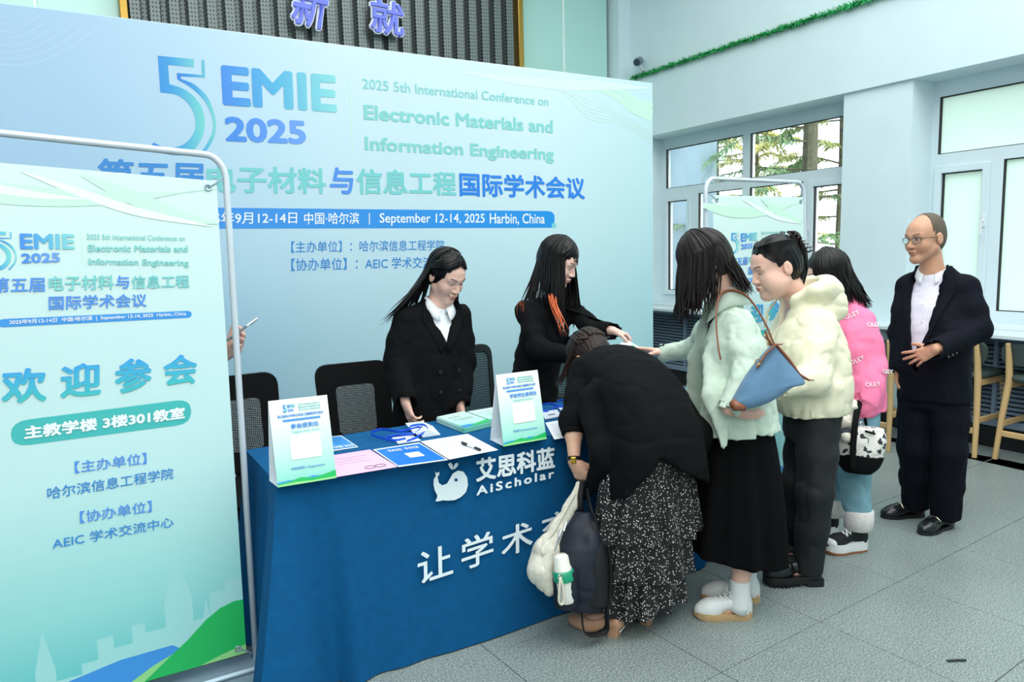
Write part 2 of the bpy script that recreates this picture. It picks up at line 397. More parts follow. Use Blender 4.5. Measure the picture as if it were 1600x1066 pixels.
def window(idx, y0, y1, zb, zt, rects, glassm, opens):
    """frame with rectangular lights cut out; rects (ya, yb, za, zb) in the plane"""
    root = empty(f'window_{idx}', (FX, (y0 + y1) / 2, zb)); root['kind'] = 'structure'
    ys = sorted({y0, y1} | {r[0] for r in rects} | {r[1] for r in rects}); zs = sorted({zb, zt} | {r[2] for r in rects} | {r[3] for r in rects})
    fb = MB()
    for a, b in zip(ys[:-1], ys[1:]):
        for c, d in zip(zs[:-1], zs[1:]):
            my, mz = (a + b) / 2, (c + d) / 2
            if any(r[0] < my < r[1] and r[2] < mz < r[3] for r in rects): continue
            fb.box((FX, a, c), (FX + .07, b, d))
    o = fb.build('window_frame', TRIMW); adopt(root, o)
    for k, r in enumerate(rects):
        e = .028
        if k in opens:
            s = MB()
            ins = .0; w = .055
            a, b, c, d = r[0] - w, r[1] + w, r[2] - w, r[3] + w
            for lo, hi in (((a, c), (r[0], d)), ((r[1], c), (b, d)), ((r[0], c), (r[1], r[2])), ((r[0], r[3]), (r[1], d))):
                s.box((FX - .022, lo[0], lo[1]), (FX + .0, hi[0], hi[1]), bev=.004)
            sash = s.build('sash', TRIMW); adopt(root, sash)
            hy = r[opens[k]] + (-.03 if opens[k] == 0 else .03)
            h = MB().box((FX - .036, hy - .012, 1.62), (FX - .022, hy + .012, 1.72), bev=.004).tube([(FX - .03, hy, 1.67), (FX - .06, hy, 1.67), (FX - .062, hy, 1.56)], .009, 8).build('handle', mat('white_plastic', lin(225, 232, 235), .35))
            h.parent = sash; h.matrix_parent_inverse = sash.matrix_world.inverted()
        g = MB()
        for lo, hi in (((r[0], r[2]), (r[0] + .008, r[3])), ((r[1] - .008, r[2]), (r[1], r[3])), ((r[0], r[2]), (r[1], r[2] + .006)), ((r[0], r[3] - .008), (r[1], r[3]))):
            g.box((FX + .004, lo[0], lo[1]), (FX + .03, hi[0], hi[1]))
        adopt(root, g.build('gasket', GASK))
        adopt(root, meshobj('pane', [(FX + .03, r[0], r[2]), (FX + .03, r[1], r[2]), (FX + .03, r[1], r[3]), (FX + .03, r[0], r[3])], [(0, 1, 2, 3)], glassm))
    return root
def yy(p): return p[1]
zt_, z1_ = 2.661, 2.213
my0, my1 = 5.4012, 5.3054
la, lb = 6.5144, 6.1898
lc = 6.0303
rc, rd = 4.6594, 4.5386
lowb = 1.0
window(1, w1r - .08, w1l + .01, .86, 2.80, [(my0, 6.55, z1_, zt_), (w1r + .06, my1, z1_, zt_),
    (lb, la, lowb + .03, 2.06), (my0, lc, lowb, 2.12), (rc, my1, lowb, 2.12), (w1r + .09, rd, lowb + .03, 2.06)], CLEAR, {2: 0, 5: 1})
ca_, cb_ = 3.3507, 3.0396
cc_ = 2.8987
window(2, w2r - .01, w2l + .01, .86, 2.80, [(w2r + .06, 3.3938, z1_, zt_), (cb_, ca_, lowb + .03, 2.06), (w2r + .06, cc_, lowb - .02, 2.12)], FILM, {1: 0})
SILL = mat('counter_white', lin(214, 226, 230), .18)
struct('trim_2', MB().box((WX - .0, w1r - .075, .84), (6.05, w1l, .885), bev=.004), SILL)
struct('trim_3', MB().box((WX - .0, w2r, .84), (6.05, w2l, .885), bev=.004), SILL)
ct = empty('window_counter', (5.45, 4, .838), 'long white counter shelf running below both windows', 'counter')
adopt(ct, MB().box((5.45, .9, .838), (WX, 6.78, .868), bev=.004).build('counter_top', SILL))
for y in (3.5, 3.98, 6.7, 1.0):
    adopt(ct, MB().poly_prism([(5.5, .836), (WX, .836), (WX, .62), (WX - .03, .62), (5.5, .80)], lambda x, z, d: (x, y + d, z), -.012, .012).build('bracket', TRIMW))
# radiator covers with louvres
LOUV = mat('louvre_grey', lin(124, 144, 164), .45); DARKC = mat('dark_cavity', lin(20, 24, 28), .8)
def radiator(y0, y1, nsec, label):
    r = empty('radiator_cover', (WX, (y0 + y1) / 2, .16), label, 'radiator cover')
    adopt(r, MB().box((WX - .008, y0, .2), (WX - .001, y1, .79)).build('back_panel', DARKC))
    f = MB(); f.box((WX - .04, y0, .16), (WX, y1, .215), bev=.003); f.box((WX - .04, y0, .785), (WX, y1, .836), bev=.003)
    sw = (y1 - y0) / nsec
    for i in range(nsec + 1):
        y = y0 + i * sw; f.box((WX - .042, max(y - .014, y0), .2), (WX - .004, min(y + .014, y1), .8), bev=.002)
    adopt(r, f.build('frame', LOUV))
    ms = None
    for i in range(nsec):
        for k in range(17):
            z = .226 + k * .0335
            if ms is None:
                M = Matrix.Rotation(math.radians(-32), 4, 'Y')
                o = MB().box((-.014, -sw / 2 + .014, -.002), (.014, sw / 2 - .014, .002), M=M).build('slat', LOUV); ms = o.data
            else: o = link(bpy.data.objects.new('slat', ms))
            o.location = (WX - .022, y0 + (i + .5) * sw, z + .012); o.parent = r; o.location = Vector(o.location) - r.location
    return r
radiator(w1r - .02, 6.5, 4, 'blue grey louvred radiator cover under the clear window')
radiator(1.4, w2l - .06, 3, 'blue grey louvred radiator cover behind the stools')
# outside ---------------------------------------------------------------
ext = MB().box((9.0, 8.9764, -1), (9.4, 34, 7.0)).build('building', mat('grey_render', lin(108, 126, 138), .8)); tag(ext, 'plain grey rendered building wall seen outside the left window', 'building')
tag(MB().box((6.4, -8, -.4), (40, 30, -.15)).build('outside_ground', mat('yard', lin(150, 150, 120), .9)), kind='structure')
BARK = mat('bark', lin(76, 74, 58), .9, var=.3, vscale=12); 
NEED = [mat('needles_a', lin(96, 124, 84), .8, var=.3, vscale=3), mat('needles_b', lin(134, 142, 84), .8, var=.3, vscale=3), mat('needles_c', lin(172, 168, 106), .8, var=.3, vscale=3)]
def conifer(x, y, h, seed, label, nm, dense=1.0, z0=.6, tr=4):
    rr = random.Random(seed); root = empty('conifer_tree', (x, y, -.15), label, 'tree')
    adopt(root, MB().tube([(x, y, -.15), (x + .05, y, h * .5), (x, y, h)], [.02 * tr, .013 * tr, .03], 9).build('trunk', BARK))
    br = MB(); nd = MB()
    for k in range(int(34 * dense)):
        z = z0 + (h - z0 - .4) * (k / (34 * dense)) ** .9; a = rr.uniform(0, 6.283); ln = (h - z) * .30 + .9 * rr.uniform(.6, 1.1)
        d = Vector((math.cos(a), math.sin(a), 0)); pts = [Vector((x, y, z)) + d * (ln * t) + Vector((0, 0, rr.uniform(.1, .5) * t * ln * .6 - .6 * t * t * ln * .5)) for t in (0, .35, .7, 1)]
        br.tube(pts, [.022, .015, .009, .004], 5)
        for q in range(int(260 * dense)):
            t = rr.uniform(.12, 1.02); s = t * 3; i = min(int(s), 2); p = pts[i].lerp(pts[i + 1], s - i)
            sd = d.cross(Vector((0, 0, 1))) * rr.choice((-1, 1)); L_ = rr.uniform(.14, .36)
            tip = p + sd * L_ * rr.uniform(.2, .8) + d * L_ * .5 + Vector((0, 0, -L_ * rr.uniform(.2, .7)))
            m_ = p.lerp(tip, .5) + Vector((0, 0, .05)); w = rr.uniform(.009, .022); u = Vector((rr.uniform(-1, 1), rr.uniform(-1, 1), rr.uniform(-.6, 1))).normalized() * w
            nd.add([p, m_ + u, tip, m_ - u], [(0, 1, 2, 3)])
    adopt(root, br.build('branches', BARK)); o = nd.build('foliage', NEED[nm]); o['kind'] = 'stuff'; adopt(root, o)
tx = (11.5,8.7808,3.251)
conifer(tx[0], tx[1], 8.5, 3, 'tall conifer with bare trunk close outside the left window', 0, .9, tr=9)
tx = (15.0,12.7066,2.37)
conifer(tx[0], tx[1] + .3, 6.0, 5, 'yellowing conifer standing behind the tall conifer outside', 2, .9)
tx = (17.0,16.2219,2.5912)
conifer(tx[0], tx[1], 5.2, 8, 'paler yellowing conifer beside the grey wall outside', 2, .9)
tx = (14.0,9.9239,2.1981)
conifer(tx[0], tx[1], 6.6, 9, 'bushy olive conifer at the right edge of the left window', 1, .9)
# things on the wall
cg = MB(); gr = random.Random(4)
g0, g1 = Vector((WX - .05, 6.7424, 3.475)), Vector((WX - .05, .8, 3.475))
nd = MB(); n = 3200
for i in range(n):
    p = g0.lerp(g1, gr.random()); a = gr.uniform(0, 6.283); l_ = gr.uniform(.025, .06); d = Vector((-abs(math.cos(a)) * .6, gr.uniform(-1, 1), math.sin(a))).normalized()
    t = d.orthogonal().normalized() * .009; nd.add([p, p + d * l_ * .5 + t, p + d * l_, p + d * l_ * .5 - t], [(0, 1, 2, 3)])
gl = empty('tinsel_garland', g0, 'thin green tinsel garland strung along the upper wall', 'garland')
adopt(gl, MB().tube([g0.lerp(g1, t / 30) + Vector((0, 0, .006 * math.sin(t * 2.3))) for t in range(31)], .012, 6).build('cord', mat('garland_green', lin(36, 170, 92), .5)))
o = nd.build('tinsel', mat('garland_green', lin(36, 170, 92), .5)); o['kind'] = 'stuff'; adopt(gl, o)
cp = Vector((5.6,6.5344,3.6041))
sc = empty('security_camera', cp, 'small grey security camera in the upper wall corner', 'security camera')
GREY = mat('camera_grey', lin(120, 132, 138), .35, metal=.3)
ax = Vector((-.75, -.5, -.35)).normalized(); M = Matrix.Translation(cp) @ ax.to_track_quat('Z', 'Y').to_matrix().to_4x4()
adopt(sc, MB().lathe([(.03, -.09), (.043, -.07), (.043, .05), (.038, .06)], 16, M).build('camera_body', GREY, smooth=True, sharp=40))
adopt(sc, MB().lathe([(.0375, .058), (.037, .064), (.005, .066)], 16, M).build('lens_face', mat('lens_dark', lin(60, 76, 84), .15)))
adopt(sc, MB().tube([cp, cp + Vector((.06, .01, -.07)), (WX, cp.y, cp.z - .12)], .012, 8).build('mount_arm', mat('white_plastic', lin(225, 232, 235), .35)))
# stools -------------------------------------------------------------------
WOOD = mat('pale_wood', lin(206, 172, 120), .45, var=.12, vscale=6, stretch=(1, 1, .15)); PAD = mat('dark_green_pad', lin(58, 72, 70), .5)
def stool():
    r = empty('counter_stool', (0, 0, 0), None, 'stool', 'wooden stools at the window counter')
    hw, hd = .19, .19
    for s in (-1, 1):
        MB().tube([(-.235, s * (hw + .035), 0), (-.20, s * (hw + .02), .30), (-.17, s * hw, .56), (-.19, s * hw, .70), (-.215, s * hw, .815)], [.018, .021, .024, .021, .015], 8, flat=((1, 0, 0), 1)).build('leg', WOOD, r, smooth=True, sharp=50)
        MB().tube([(.20, s * (hw + .03), 0), (.165, s * (hw - .005), .545)], [.017, .021], 8).build('leg', WOOD, r, smooth=True, sharp=50)
        MB().box((-.20, s * (hw + .012) - .011, .235), (.19, s * (hw + .012) + .011, .275), bev=.004).build('side_rail', WOOD, r)
        MB().box((-.17, s * hw - .01, .50), (.16, s * hw + .01, .55), bev=.004).build('seat_rail', WOOD, r)
    MB().box((-.222, -hw - .02, .165), (-.20, hw + .02, .205), bev=.004).build('rear_rail', WOOD, r)
    MB().box((.165, -hw - .02, .20), (.187, hw + .02, .24), bev=.004).build('front_rail', WOOD, r)
    se = MB(); n = 28
    prof = [(.88, .0), (.97, .008), (1, .02), (.985, .038), (.9, .05), (.6, .056), (0.02, .058)]
    vs = [];
    for k, z in prof:
        for j in range(n):
            a = 6.28318 * j / n; c, s_ = math.cos(a), math.sin(a); e = .55
            vs.append((.005 + k * .215 * math.copysign(abs(c) ** e, c), k * .225 * math.copysign(abs(s_) ** e, s_), .548 + z))
    se.add(vs, [(i * n + j, i * n + (j + 1) % n, (i + 1) * n + (j + 1) % n, (i + 1) * n + j) for i in range(len(prof) - 1) for j in range(n)] + [tuple(range(n - 1, -1, -1)), tuple((len(prof) - 1) * n + j for j in range(n))])
    se.build('seat', PAD, r, smooth=True)
    bk = MB(); pts = rounded([(-.245, .66), (.245, .66), (.245, .815), (-.245, .815)], .07, 6)
    bk.poly_prism(pts, lambda y, z, d: (-.172 - .10 * (z - .66) - .45 * (y * y) + .022 + d, y, z), 0, .028)
    bk.build('back_cushion', PAD, r, smooth=True, sharp=35)
    return r
st0 = stool()
for i, (x, y, rz, lb) in enumerate([(5.585, 2.875, 0, 'wooden counter stool just behind the man in the navy suit'), (5.665, 2.33, 0, 'wooden counter stool cut by the right edge of the photo'), (5.25, 3.33, 4, 'wooden counter stool behind the woman in the pink shirt')]):
    o = st0 if i == 0 else copy_tree(st0)
    o.location = (x - .02, y, 0); o.rotation_euler = (0, 0, math.radians(rz)); o['label'] = lb
# dark scrap on the floor
sp = (2.6428,1.3368,0.0)
tag(MB().tube([(sp[0] - .03, sp[1] + .018, .004), (sp[0], sp[1], .006), (sp[0] + .03, sp[1] - .016, .004)], .005, 6).build('floor_scrap', mat('scrap', lin(40, 52, 56), .6)), 'tiny dark scrap lying on the granite floor', 'scrap')

# ================================================================== BACKDROP
BY = 4.4
BLUE = mat('print_blue', lin(58, 142, 216), .45); BLUE2 = mat('print_blue_bright', lin(36, 130, 226), .45); TEAL = mat('print_teal', lin(124, 208, 208), .45)
VIO = mat('print_blue_violet', lin(82, 148, 232), .45); WHT = mat('print_white', lin(244, 250, 252), .45); PGRN = mat('print_pale_green', lin(216, 243, 230), .45); PGRN2 = mat('print_green_wave', lin(198, 238, 216), .45)
PW = mat('print_wave_white', lin(230, 247, 242), .45); TEALT = mat('print_teal_text', lin(134, 210, 206), .45)
G_EMIE = grad_mat('print_emie', [(0, lin(66, 140, 228)), (.45, lin(84, 178, 220)), (1, lin(138, 216, 216))])
G_2025 = grad_mat('print_2025', [(0, lin(66, 140, 228)), (1, lin(112, 164, 240))])
G_FIVE = grad_mat('print_five', [(0, lin(40, 128, 222)), (.5, lin(60, 160, 220)), (1, lin(122, 214, 208))])
G_BAR = grad_mat('print_bar', [(0, lin(70, 150, 232)), (1, lin(14, 146, 226))])
G_HUAN = grad_mat('print_welcome', [(0, lin(70, 196, 196)), (1, lin(60, 156, 236))], axis='Y')
def backdrop_mat():
    m = bpy.data.materials.new('backdrop_print_and_light'); m.use_nodes = True; N = m.node_tree.nodes; L = m.node_tree.links; p = N['Principled BSDF']
    p.inputs['Roughness'].default_value = .42
    tc = N.new('ShaderNodeTexCoord'); s = N.new('ShaderNodeSeparateXYZ'); L.new(tc.outputs['Generated'], s.inputs[0])
    def ramp(st):
        cr = N.new('ShaderNodeValToRGB'); e = cr.color_ramp.elements
        for i, (pos, c) in enumerate(st):
            el = e[i] if i < 2 else e.new(pos)
            el.position = pos; el.color = (*lin(*c), 1)
        return cr
    a = ramp([(0, (170, 203, 232)), (.22, (178, 210, 235)), (.5, (212, 233, 242)), (.8, (217, 236, 240)), (1, (202, 230, 233))])  # both ramps hold the printed tint plus some painted-in light
    b = ramp([(0, (196, 232, 240)), (.35, (208, 236, 242)), (.62, (232, 244, 247)), (1, (244, 248, 250))])
    L.new(s.outputs['X'], a.inputs[0]); L.new(s.outputs['Z'], b.inputs[0])
    mx = N.new('ShaderNodeMix'); mx.data_type = 'RGBA'; mx.blend_type = 'MULTIPLY'; mx.inputs[0].default_value = .8
    L.new(a.outputs[0], mx.inputs[6]); L.new(b.outputs[0], mx.inputs[7]); L.new(mx.outputs[2], p.inputs['Base Color']); return m
bx1 = 3.9161; bx0 = bx1 - 5.0; bz1 = 2.7818
bd = empty('event_backdrop', (1.4, BY, 0), 'large pale blue printed conference backdrop wall behind the registration table', 'backdrop')
adopt(bd, MB().box((bx0, BY, .02), (bx1, BY + .04, bz1), bev=.004).build('panel', backdrop_mat()))
fr = MB()
for x in (bx0 + .1, bx0 + 1.7, bx0 + 3.3, bx1 - .12):
    fr.tube([(x, BY + .07, .0), (x, BY + .07, bz1 - .05)], .02, 6).tube([(x, BY + .07, 1.7), (x, BY + .8, .01)], .016, 6)
for z in (.3, 1.4, bz1 - .08): fr.tube([(bx0 + .05, BY + .062, z), (bx1 - .05, BY + .062, z)], .018, 6)
adopt(bd, fr.build('support_frame', mat('steel_tube', lin(150, 158, 162), .35, metal=.8)))
def SB(x, z, d): return (x, BY - d, z)
def ptx(name, body, quad, m, surf, root, **k):
    o = print_text(name, body, quad, surf, m, None, **k); adopt(root, o); return o
def brand(frame, surf, root, big=True):
    """5 EMIE 2025 block; frame maps picture-like local coords to the surface"""
    s = 2.961
    o1 = [(730, 258), (897, 274), (897, 311), (777, 300), (784, 390), (850, 412), (905, 455), (938, 510), (947, 575), (935, 635), (900, 690), (860, 712), (820, 719), (750, 708), (690, 690), (710, 660), (750, 677), (800, 683), (850, 668), (888, 630), (905, 580), (895, 520), (862, 470), (815, 438), (742, 428)]
    o2 = [(932, 277), (946, 278), (949, 359), (836, 353), (836, 364), (900, 392), (960, 450), (992, 530), (999, 590), (985, 650), (940, 718), (920, 719), (960, 660), (985, 600), (980, 540), (948, 470), (890, 410), (820, 367), (818, 338), (935, 347)]
    sm = lambda q, n: [(p[0], p[1]) for p in catmull([(x, y, 0) for x, y in q], n)]
    o1 = o1[:4] + sm(o1[4:15], 40) + sm(o1[15:25], 36); o2 = o2[:4] + sm(o2[4:11], 30) + sm(o2[11:18], 30) + o2[18:]
    for o_ in (o1, o2):
        o = print_poly('numeral_five', [frame(x / s, y / s) for x, y in o_], surf, G_FIVE, None, d=.0016); adopt(root, o)
    ptx('title_lettering', 'EMIE', (frame(347.8, 164.5), frame(526.8, 176.3), frame(344.5, 101.3)), G_EMIE, surf, root, bold=.036)
    ptx('title_lettering', '2025', (frame(352.2, 221.2), frame(478.9, 226.3), frame(349.9, 181.4)), G_2025, surf, root, bold=.036)
_HB = (0.0026403534, -0.00026023755, -0.20390105, -0.00062748754, -0.0031477822, 2.7931869, -0.0003575595, -6.3789532e-05, 1.0)
_AB = ((0.001013956, 4.433796e-05), (-8.458948e-05, -0.0004437708), (-0.06293899, 0.9087796))
def logo_on_backdrop(x, y):
    h = _HB; w = h[6] * x + h[7] * y + 1; return ((h[0] * x + h[1] * y + h[2]) / w, (h[3] * x + h[4] * y + h[5]) / w)
def logo_on_sheet(x, y): return tuple(x * _AB[0][i] + y * _AB[1][i] + _AB[2][i] for i in (0, 1))

brand(logo_on_backdrop, SB, bd)
for body, q, m, b, sp in [
    ('2025 5th International Conference on', ((1.5924,2.5383),(2.9512,2.5372),(1.5904,2.5983)), TEALT, .012, 1),
    ('Electronic Materials and', ((1.5912,2.3545),(2.9833,2.3524),(1.5915,2.4438)), TEALT, .03, 1),
    ('Information Engineering', ((1.5868,2.1476),(2.9877,2.1421),(1.5884,2.2552)), TEALT, .03, 1),
    ('第五届', ((0.1296,1.9023),(0.6431,1.9019),(0.1432,2.0651)), BLUE, .028, 1), ('电子材料', ((0.6627,1.8988),(1.3325,1.9013),(0.6672,2.052)), TEAL, .028, 1),
    ('与', ((1.352,1.9016),(1.4995,1.9033),(1.3613,2.0626)), VIO, .028, 1), ('信息工程', ((1.5199,1.9037),(2.2038,1.9034),(1.5244,2.0626)), TEAL, .028, 1),
    ('国际学术会议', ((2.2274,1.9017),(3.2576,1.8943),(2.2289,2.062)), BLUE2, .028, 1),
    ('【主办单位】：哈尔滨信息工程学院', ((1.1016,1.5567),(2.1003,1.5502),(1.1058,1.6242)), BLUE, .006, 1),
    ('【协办单位】：AEIC 学术交流中心', ((1.0949,1.4495),(2.152,1.4348),(1.0995,1.5229)), BLUE, .006, 1)]:
    ptx('headline_lettering', body, q, m, SB, bd, bold=b, spacing=sp)
o = print_strip('divider_line', [(1.5092,2.5926), (1.514,2.593)], [(1.5056,2.1631), (1.5105,2.1634)], SB, PGRN2, None); adopt(bd, o)
q = [(0.2011,1.7016), (2.9751,1.6912), (2.9944,1.8094), (0.2106,1.818)]
o = print_poly('date_bar', rounded([q[0], q[1], q[2], q[3]], [.05, .0, .07, .05]), SB, G_BAR, None, d=.0008); adopt(bd, o)
o = print_strip('date_bar_corner', [(2.9592,1.7231), (2.998,1.723)], [(2.9585,1.6913), (2.9973,1.6911)], SB, TEAL, None, d=.0011); adopt(bd, o)
for body, q in [('2025年9月12-14日', ((0.5708,1.7235),(1.1459,1.7268),(0.576,1.7932))), ('中国·哈尔滨', ((1.1871,1.721),(1.5265,1.7236),(1.1914,1.7924))), ('|', ((1.5899,1.7195),(1.5957,1.7194),(1.5936,1.7902))), ('September 12-14, 2025', ((1.6591,1.7112),(2.4094,1.7098),(1.6631,1.7905))), ('Harbin, China', ((2.4493,1.7117),(2.8985,1.7098),(2.4521,1.7936)))]:
    ptx('date_lettering', body, q, WHT, SB, bd, bold=.012 if body != '|' else 0)
# fine decorative curves, top left and top right
_cd = [0]
def curve_strip(name, pts, w, surf, m, root, n=26, d=.0004):
    _cd[0] += 1; d = d + .00006 * (_cd[0] % 24)
    c = catmull([(p[0], p[1], 0) for p in pts], n); top = []; bot = []
    for i, p in enumerate(c):
        t = c[min(i + 1, n)] - c[max(i - 1, 0)]; t = t / np.linalg.norm(t); ww = w if not callable(w) else w(i / n)
        top.append((p[0] - t[1] * ww, p[1] + t[0] * ww)); bot.append((p[0] + t[1] * ww, p[1] - t[0] * ww))
    o = print_strip(name, top, bot, surf, m, None, d); adopt(root, o); return o
LINEB = mat('print_fine_line', lin(190, 216, 238), .45)
cq = [(-0.3741,2.5669), (-0.2313,2.4943), (-0.0864,2.5154), (0.056,2.5982), (0.1609,2.685), (0.223,2.749)]
for k in range(9):
    q = [(cq[0][0] + (p[0] - cq[0][0]) * (1 - .045 * k), p[1] + .030 * k) for p in cq]; q = [p for p in q if p[1] < bz1 - .012]
    if len(q) > 2: curve_strip('fine_curve', q, .0022, SB, LINEB, bd)
WV = [((3.2211,2.7449), (3.5412,2.6556), (3.7246,2.577), (3.9087,2.5333)), ((3.3644,2.7313), (3.5719,2.7042), (3.7563,2.6264), (3.909,2.5907))]
for w_ in WV: curve_strip('green_wave', w_, lambda t: .012 + .03 * t, SB, PGRN2, bd)
curve_strip('pale_wave', [(2.2681,2.7044), (2.6572,2.6923), (3.0804,2.6967), (3.4523,2.7211), (3.8838,2.7407)], lambda t: .035 * math.sin(3.14 * min(t * 1.0, 1)) + .004, SB, PGRN, bd)
for k in range(6):
    curve_strip('fine_curve', [(bx1 - 1.15 + .05 * k, bz1 - .02), (bx1 - .75 + .02 * k, bz1 - .14 - .03 * k), (bx1 - .35, bz1 - .24 - .018 * k), (bx1 - .02, bz1 - .38 - .012 * k)], .0018, SB, PGRN, bd)

# ================================================================== ROLL BANNERS (tube frame stands)
TUBE = mat('white_tube', lin(206, 216, 224), .3, metal=.15); STEEL = mat('steel_plate', lin(150, 172, 186), .35, metal=.35)
SHEET = grad_mat('banner_sheet', [(0, lin(84, 196, 196)), (.16, lin(150, 218, 218)), (.42, lin(196, 234, 234)), (.7, lin(201, 230, 230)), (1, lin(210, 234, 228))], axis='Z')
GRN = mat('print_hill_green', lin(30, 186, 96), .45); HBL = mat('print_hill_blue', lin(64, 150, 226), .45); LGRN = mat('print_hill_lime', lin(150, 220, 140), .45); CITY = mat('print_city', lin(164, 222, 222), .45)
PILL = mat('print_pill', lin(70, 188, 186), .45)
TX = [  # lettering, bounding box on the sheet (0..1 across, 0..1 up), colour, weight
    ('2025 5th International Conference on', ((0.4988,0.8729),(0.8595,0.8766),(0.5003,0.8829)), 'T', .01), ('Electronic Materials and', ((0.4998,0.8502),(0.867,0.8546),(0.5017,0.863)), 'T', .03),
    ('Information Engineering', ((0.4983,0.8228),(0.8672,0.8241),(0.5006,0.8382)), 'T', .03), ('第五届', ((0.1738,0.774),(0.3436,0.776),(0.1782,0.8007)), 'V', .02), ('电子材料', ((0.3565,0.7772),(0.5814,0.7806),(0.3607,0.8043)), 'E', .02),
    ('与', ((0.5873,0.7813),(0.6364,0.7819),(0.5909,0.8061)), 'V', .02), ('信息工程', ((0.644,0.7813),(0.8638,0.7838),(0.6477,0.807)), 'E', .02), ('国际学术会议', ((0.351,0.7424),(0.6964,0.7465),(0.3551,0.7685)), 'V', .02),
    ('2025年9月12-14日  中国·哈尔滨  |  September 12-14, 2025  Harbin, China', ((0.2198,0.7169),(0.8444,0.7269),(0.2207,0.7265)), 'W', .016),
    ('欢', ((0.1716,0.5777),(0.3188,0.5771),(0.1818,0.64)), 'H', .03), ('迎', ((0.3643,0.58),(0.5064,0.5814),(0.374,0.6425)), 'H', .03), ('参', ((0.5545,0.5807),(0.6919,0.5827),(0.5641,0.6468)), 'H', .03), ('会', ((0.7366,0.5886),(0.8697,0.5901),(0.745,0.6495)), 'H', .03),
    ('主教学楼 3楼301教室', ((0.2346,0.5109),(0.812,0.5206),(0.2374,0.5352)), 'W', .04), ('【主办单位】', ((0.3927,0.4375),(0.6522,0.4382),(0.3951,0.4604)), 'V', .012), ('哈尔滨信息工程学院', ((0.2924,0.3955),(0.7505,0.4014),(0.2948,0.4181)), 'B', .01),
    ('【协办单位】', ((0.3959,0.3415),(0.6579,0.341),(0.3983,0.3647)), 'V', .012), ('AEIC 学术交流中心', ((0.2948,0.3009),(0.7371,0.3037),(0.2971,0.3225)), 'B', .01)]
TM = {'T': TEALT, 'V': VIO, 'E': TEAL, 'W': WHT, 'H': G_HUAN, 'B': BLUE}
def banner(L0, R0, L1, R1, label):
    A, B_, Cc, D = (Vector(p) for p in (L0, R0, L1, R1))
    nrm = (B_ - A).cross(Cc - A).normalized()
    if nrm.y > 0: nrm = -nrm
    def S(u, v, d): return (A * (1 - u) + B_ * u) * (1 - v) + (Cc * (1 - u) + D * u) * v + nrm * d
    root = empty('banner_stand', ((A.x + B_.x) / 2, (A.y + B_.y) / 2, 0), label, 'banner')
    ax = (B_ - A).normalized(); mid = (A + B_) / 2; mid.z = 0; M = Matrix.Translation(mid) @ Matrix.Rotation(math.atan2(ax.y, ax.x), 4, 'Z')
    adopt(root, MB().box((-.47, -.15, 0), (.475, .13, .03), M=M, bev=.01).box((-.46, -.03, .028), (.465, .05, .05), M=M, bev=.008).build('base_plate', STEEL))
    f = MB(); k = 8; pts = [S(-.045, -.035, -.02), S(-.045, .5, -.02), S(-.045, .99, -.02)]
    for i in range(k + 1):
        a = math.pi - math.pi / 2 * i / k; pts.append(S(-.045 + .08 + .08 * math.cos(a), 1.005 + .048 * math.sin(a), -.02))
    for i in range(k + 1):
        a = math.pi / 2 - math.pi / 2 * i / k; pts.append(S(1.045 - .08 + .08 * math.cos(a), 1.005 + .048 * math.sin(a), -.02))
    pts += [S(1.045, .99, -.02), S(1.045, .5, -.02), S(1.045, -.035, -.02)]
    adopt(root, f.tube(pts, .0115, 10).build('tube_frame', TUBE, smooth=True))
    sh = MB().grid(lambda u, v: S(u, v, 0), 8, 16).build('sheet', SHEET, smooth=True); adopt(root, sh)
    for u, v in ((.035, .985), (.965, .985), (.035, .014), (.965, .014)):
        q = Vector(S(u, v, .002)); e = MB().tube([Vector(S(u + .012 * math.cos(t), v + .0055 * math.sin(t), .003)) for t in np.linspace(0, 5.6, 9)], .003, 5, closed=True).build('eyelet', STEEL); adopt(root, e)
        s = 1 if u > .5 else -1; t = 1 if v > .5 else -1
        adopt(root, MB().tube([q, S(u + .04 * s, v + .012 * t, 0), S(.5 + s * .545, v + .03 * t, -.02)], .003, 5).build('hook', STEEL))
    P = lambda name, pts_, m, d=.001: adopt(root, print_poly(name, pts_, S, m, None, d))
    brand(logo_on_sheet, S, root)
    o = print_strip('divider_line', [(0.4827,0.8843), (0.484,0.8844)], [(0.4782,0.8256), (0.4795,0.8256)], S, PGRN2, None); adopt(root, o)
    P('date_bar', rounded([(0.1838,0.7134), (0.8658,0.7235), (0.8677,0.7376), (0.1862,0.728)], .02), HBL, .0008)
    P('room_pill', rounded([(0.1894,0.4995), (0.8359,0.5089), (0.8414,0.5598), (0.1968,0.5454)], .06), PILL, .0008)
    for body, qd, c, w in TX: adopt(root, print_text('banner_lettering', body, qd, S, TM[c], None, bold=w, d=.0018))
    # waves at the top, hills and skyline at the bottom
    curve_strip('green_wave', [(-.1, .968), (.2, .948), (.6, .952), (.998, .984)], lambda t: .017 * math.sin(3.14 * min(1, t + .12)) + .001, S, PGRN2, root, d=.0005)
    curve_strip('green_wave', [(.50, .990), (.66, .958), (.82, .928), (.998, .914)], lambda t: .015 * math.sin(3.14 * min(1, t * .97 + .03)) + .001, S, PGRN2, root, d=.0006)
    curve_strip('pale_wave', [(.3, .988), (.5, .956), (.7, .928), (.97, .908)], lambda t: .008 * math.sin(3.14 * t) + .001, S, PW, root, d=.0007)
    curve_strip('pale_wave', [(-.02, .984), (.1, .966), (.3, .950), (.5, .946)], lambda t: .007 * math.sin(3.14 * t) + .001, S, PW, root, d=.0008)
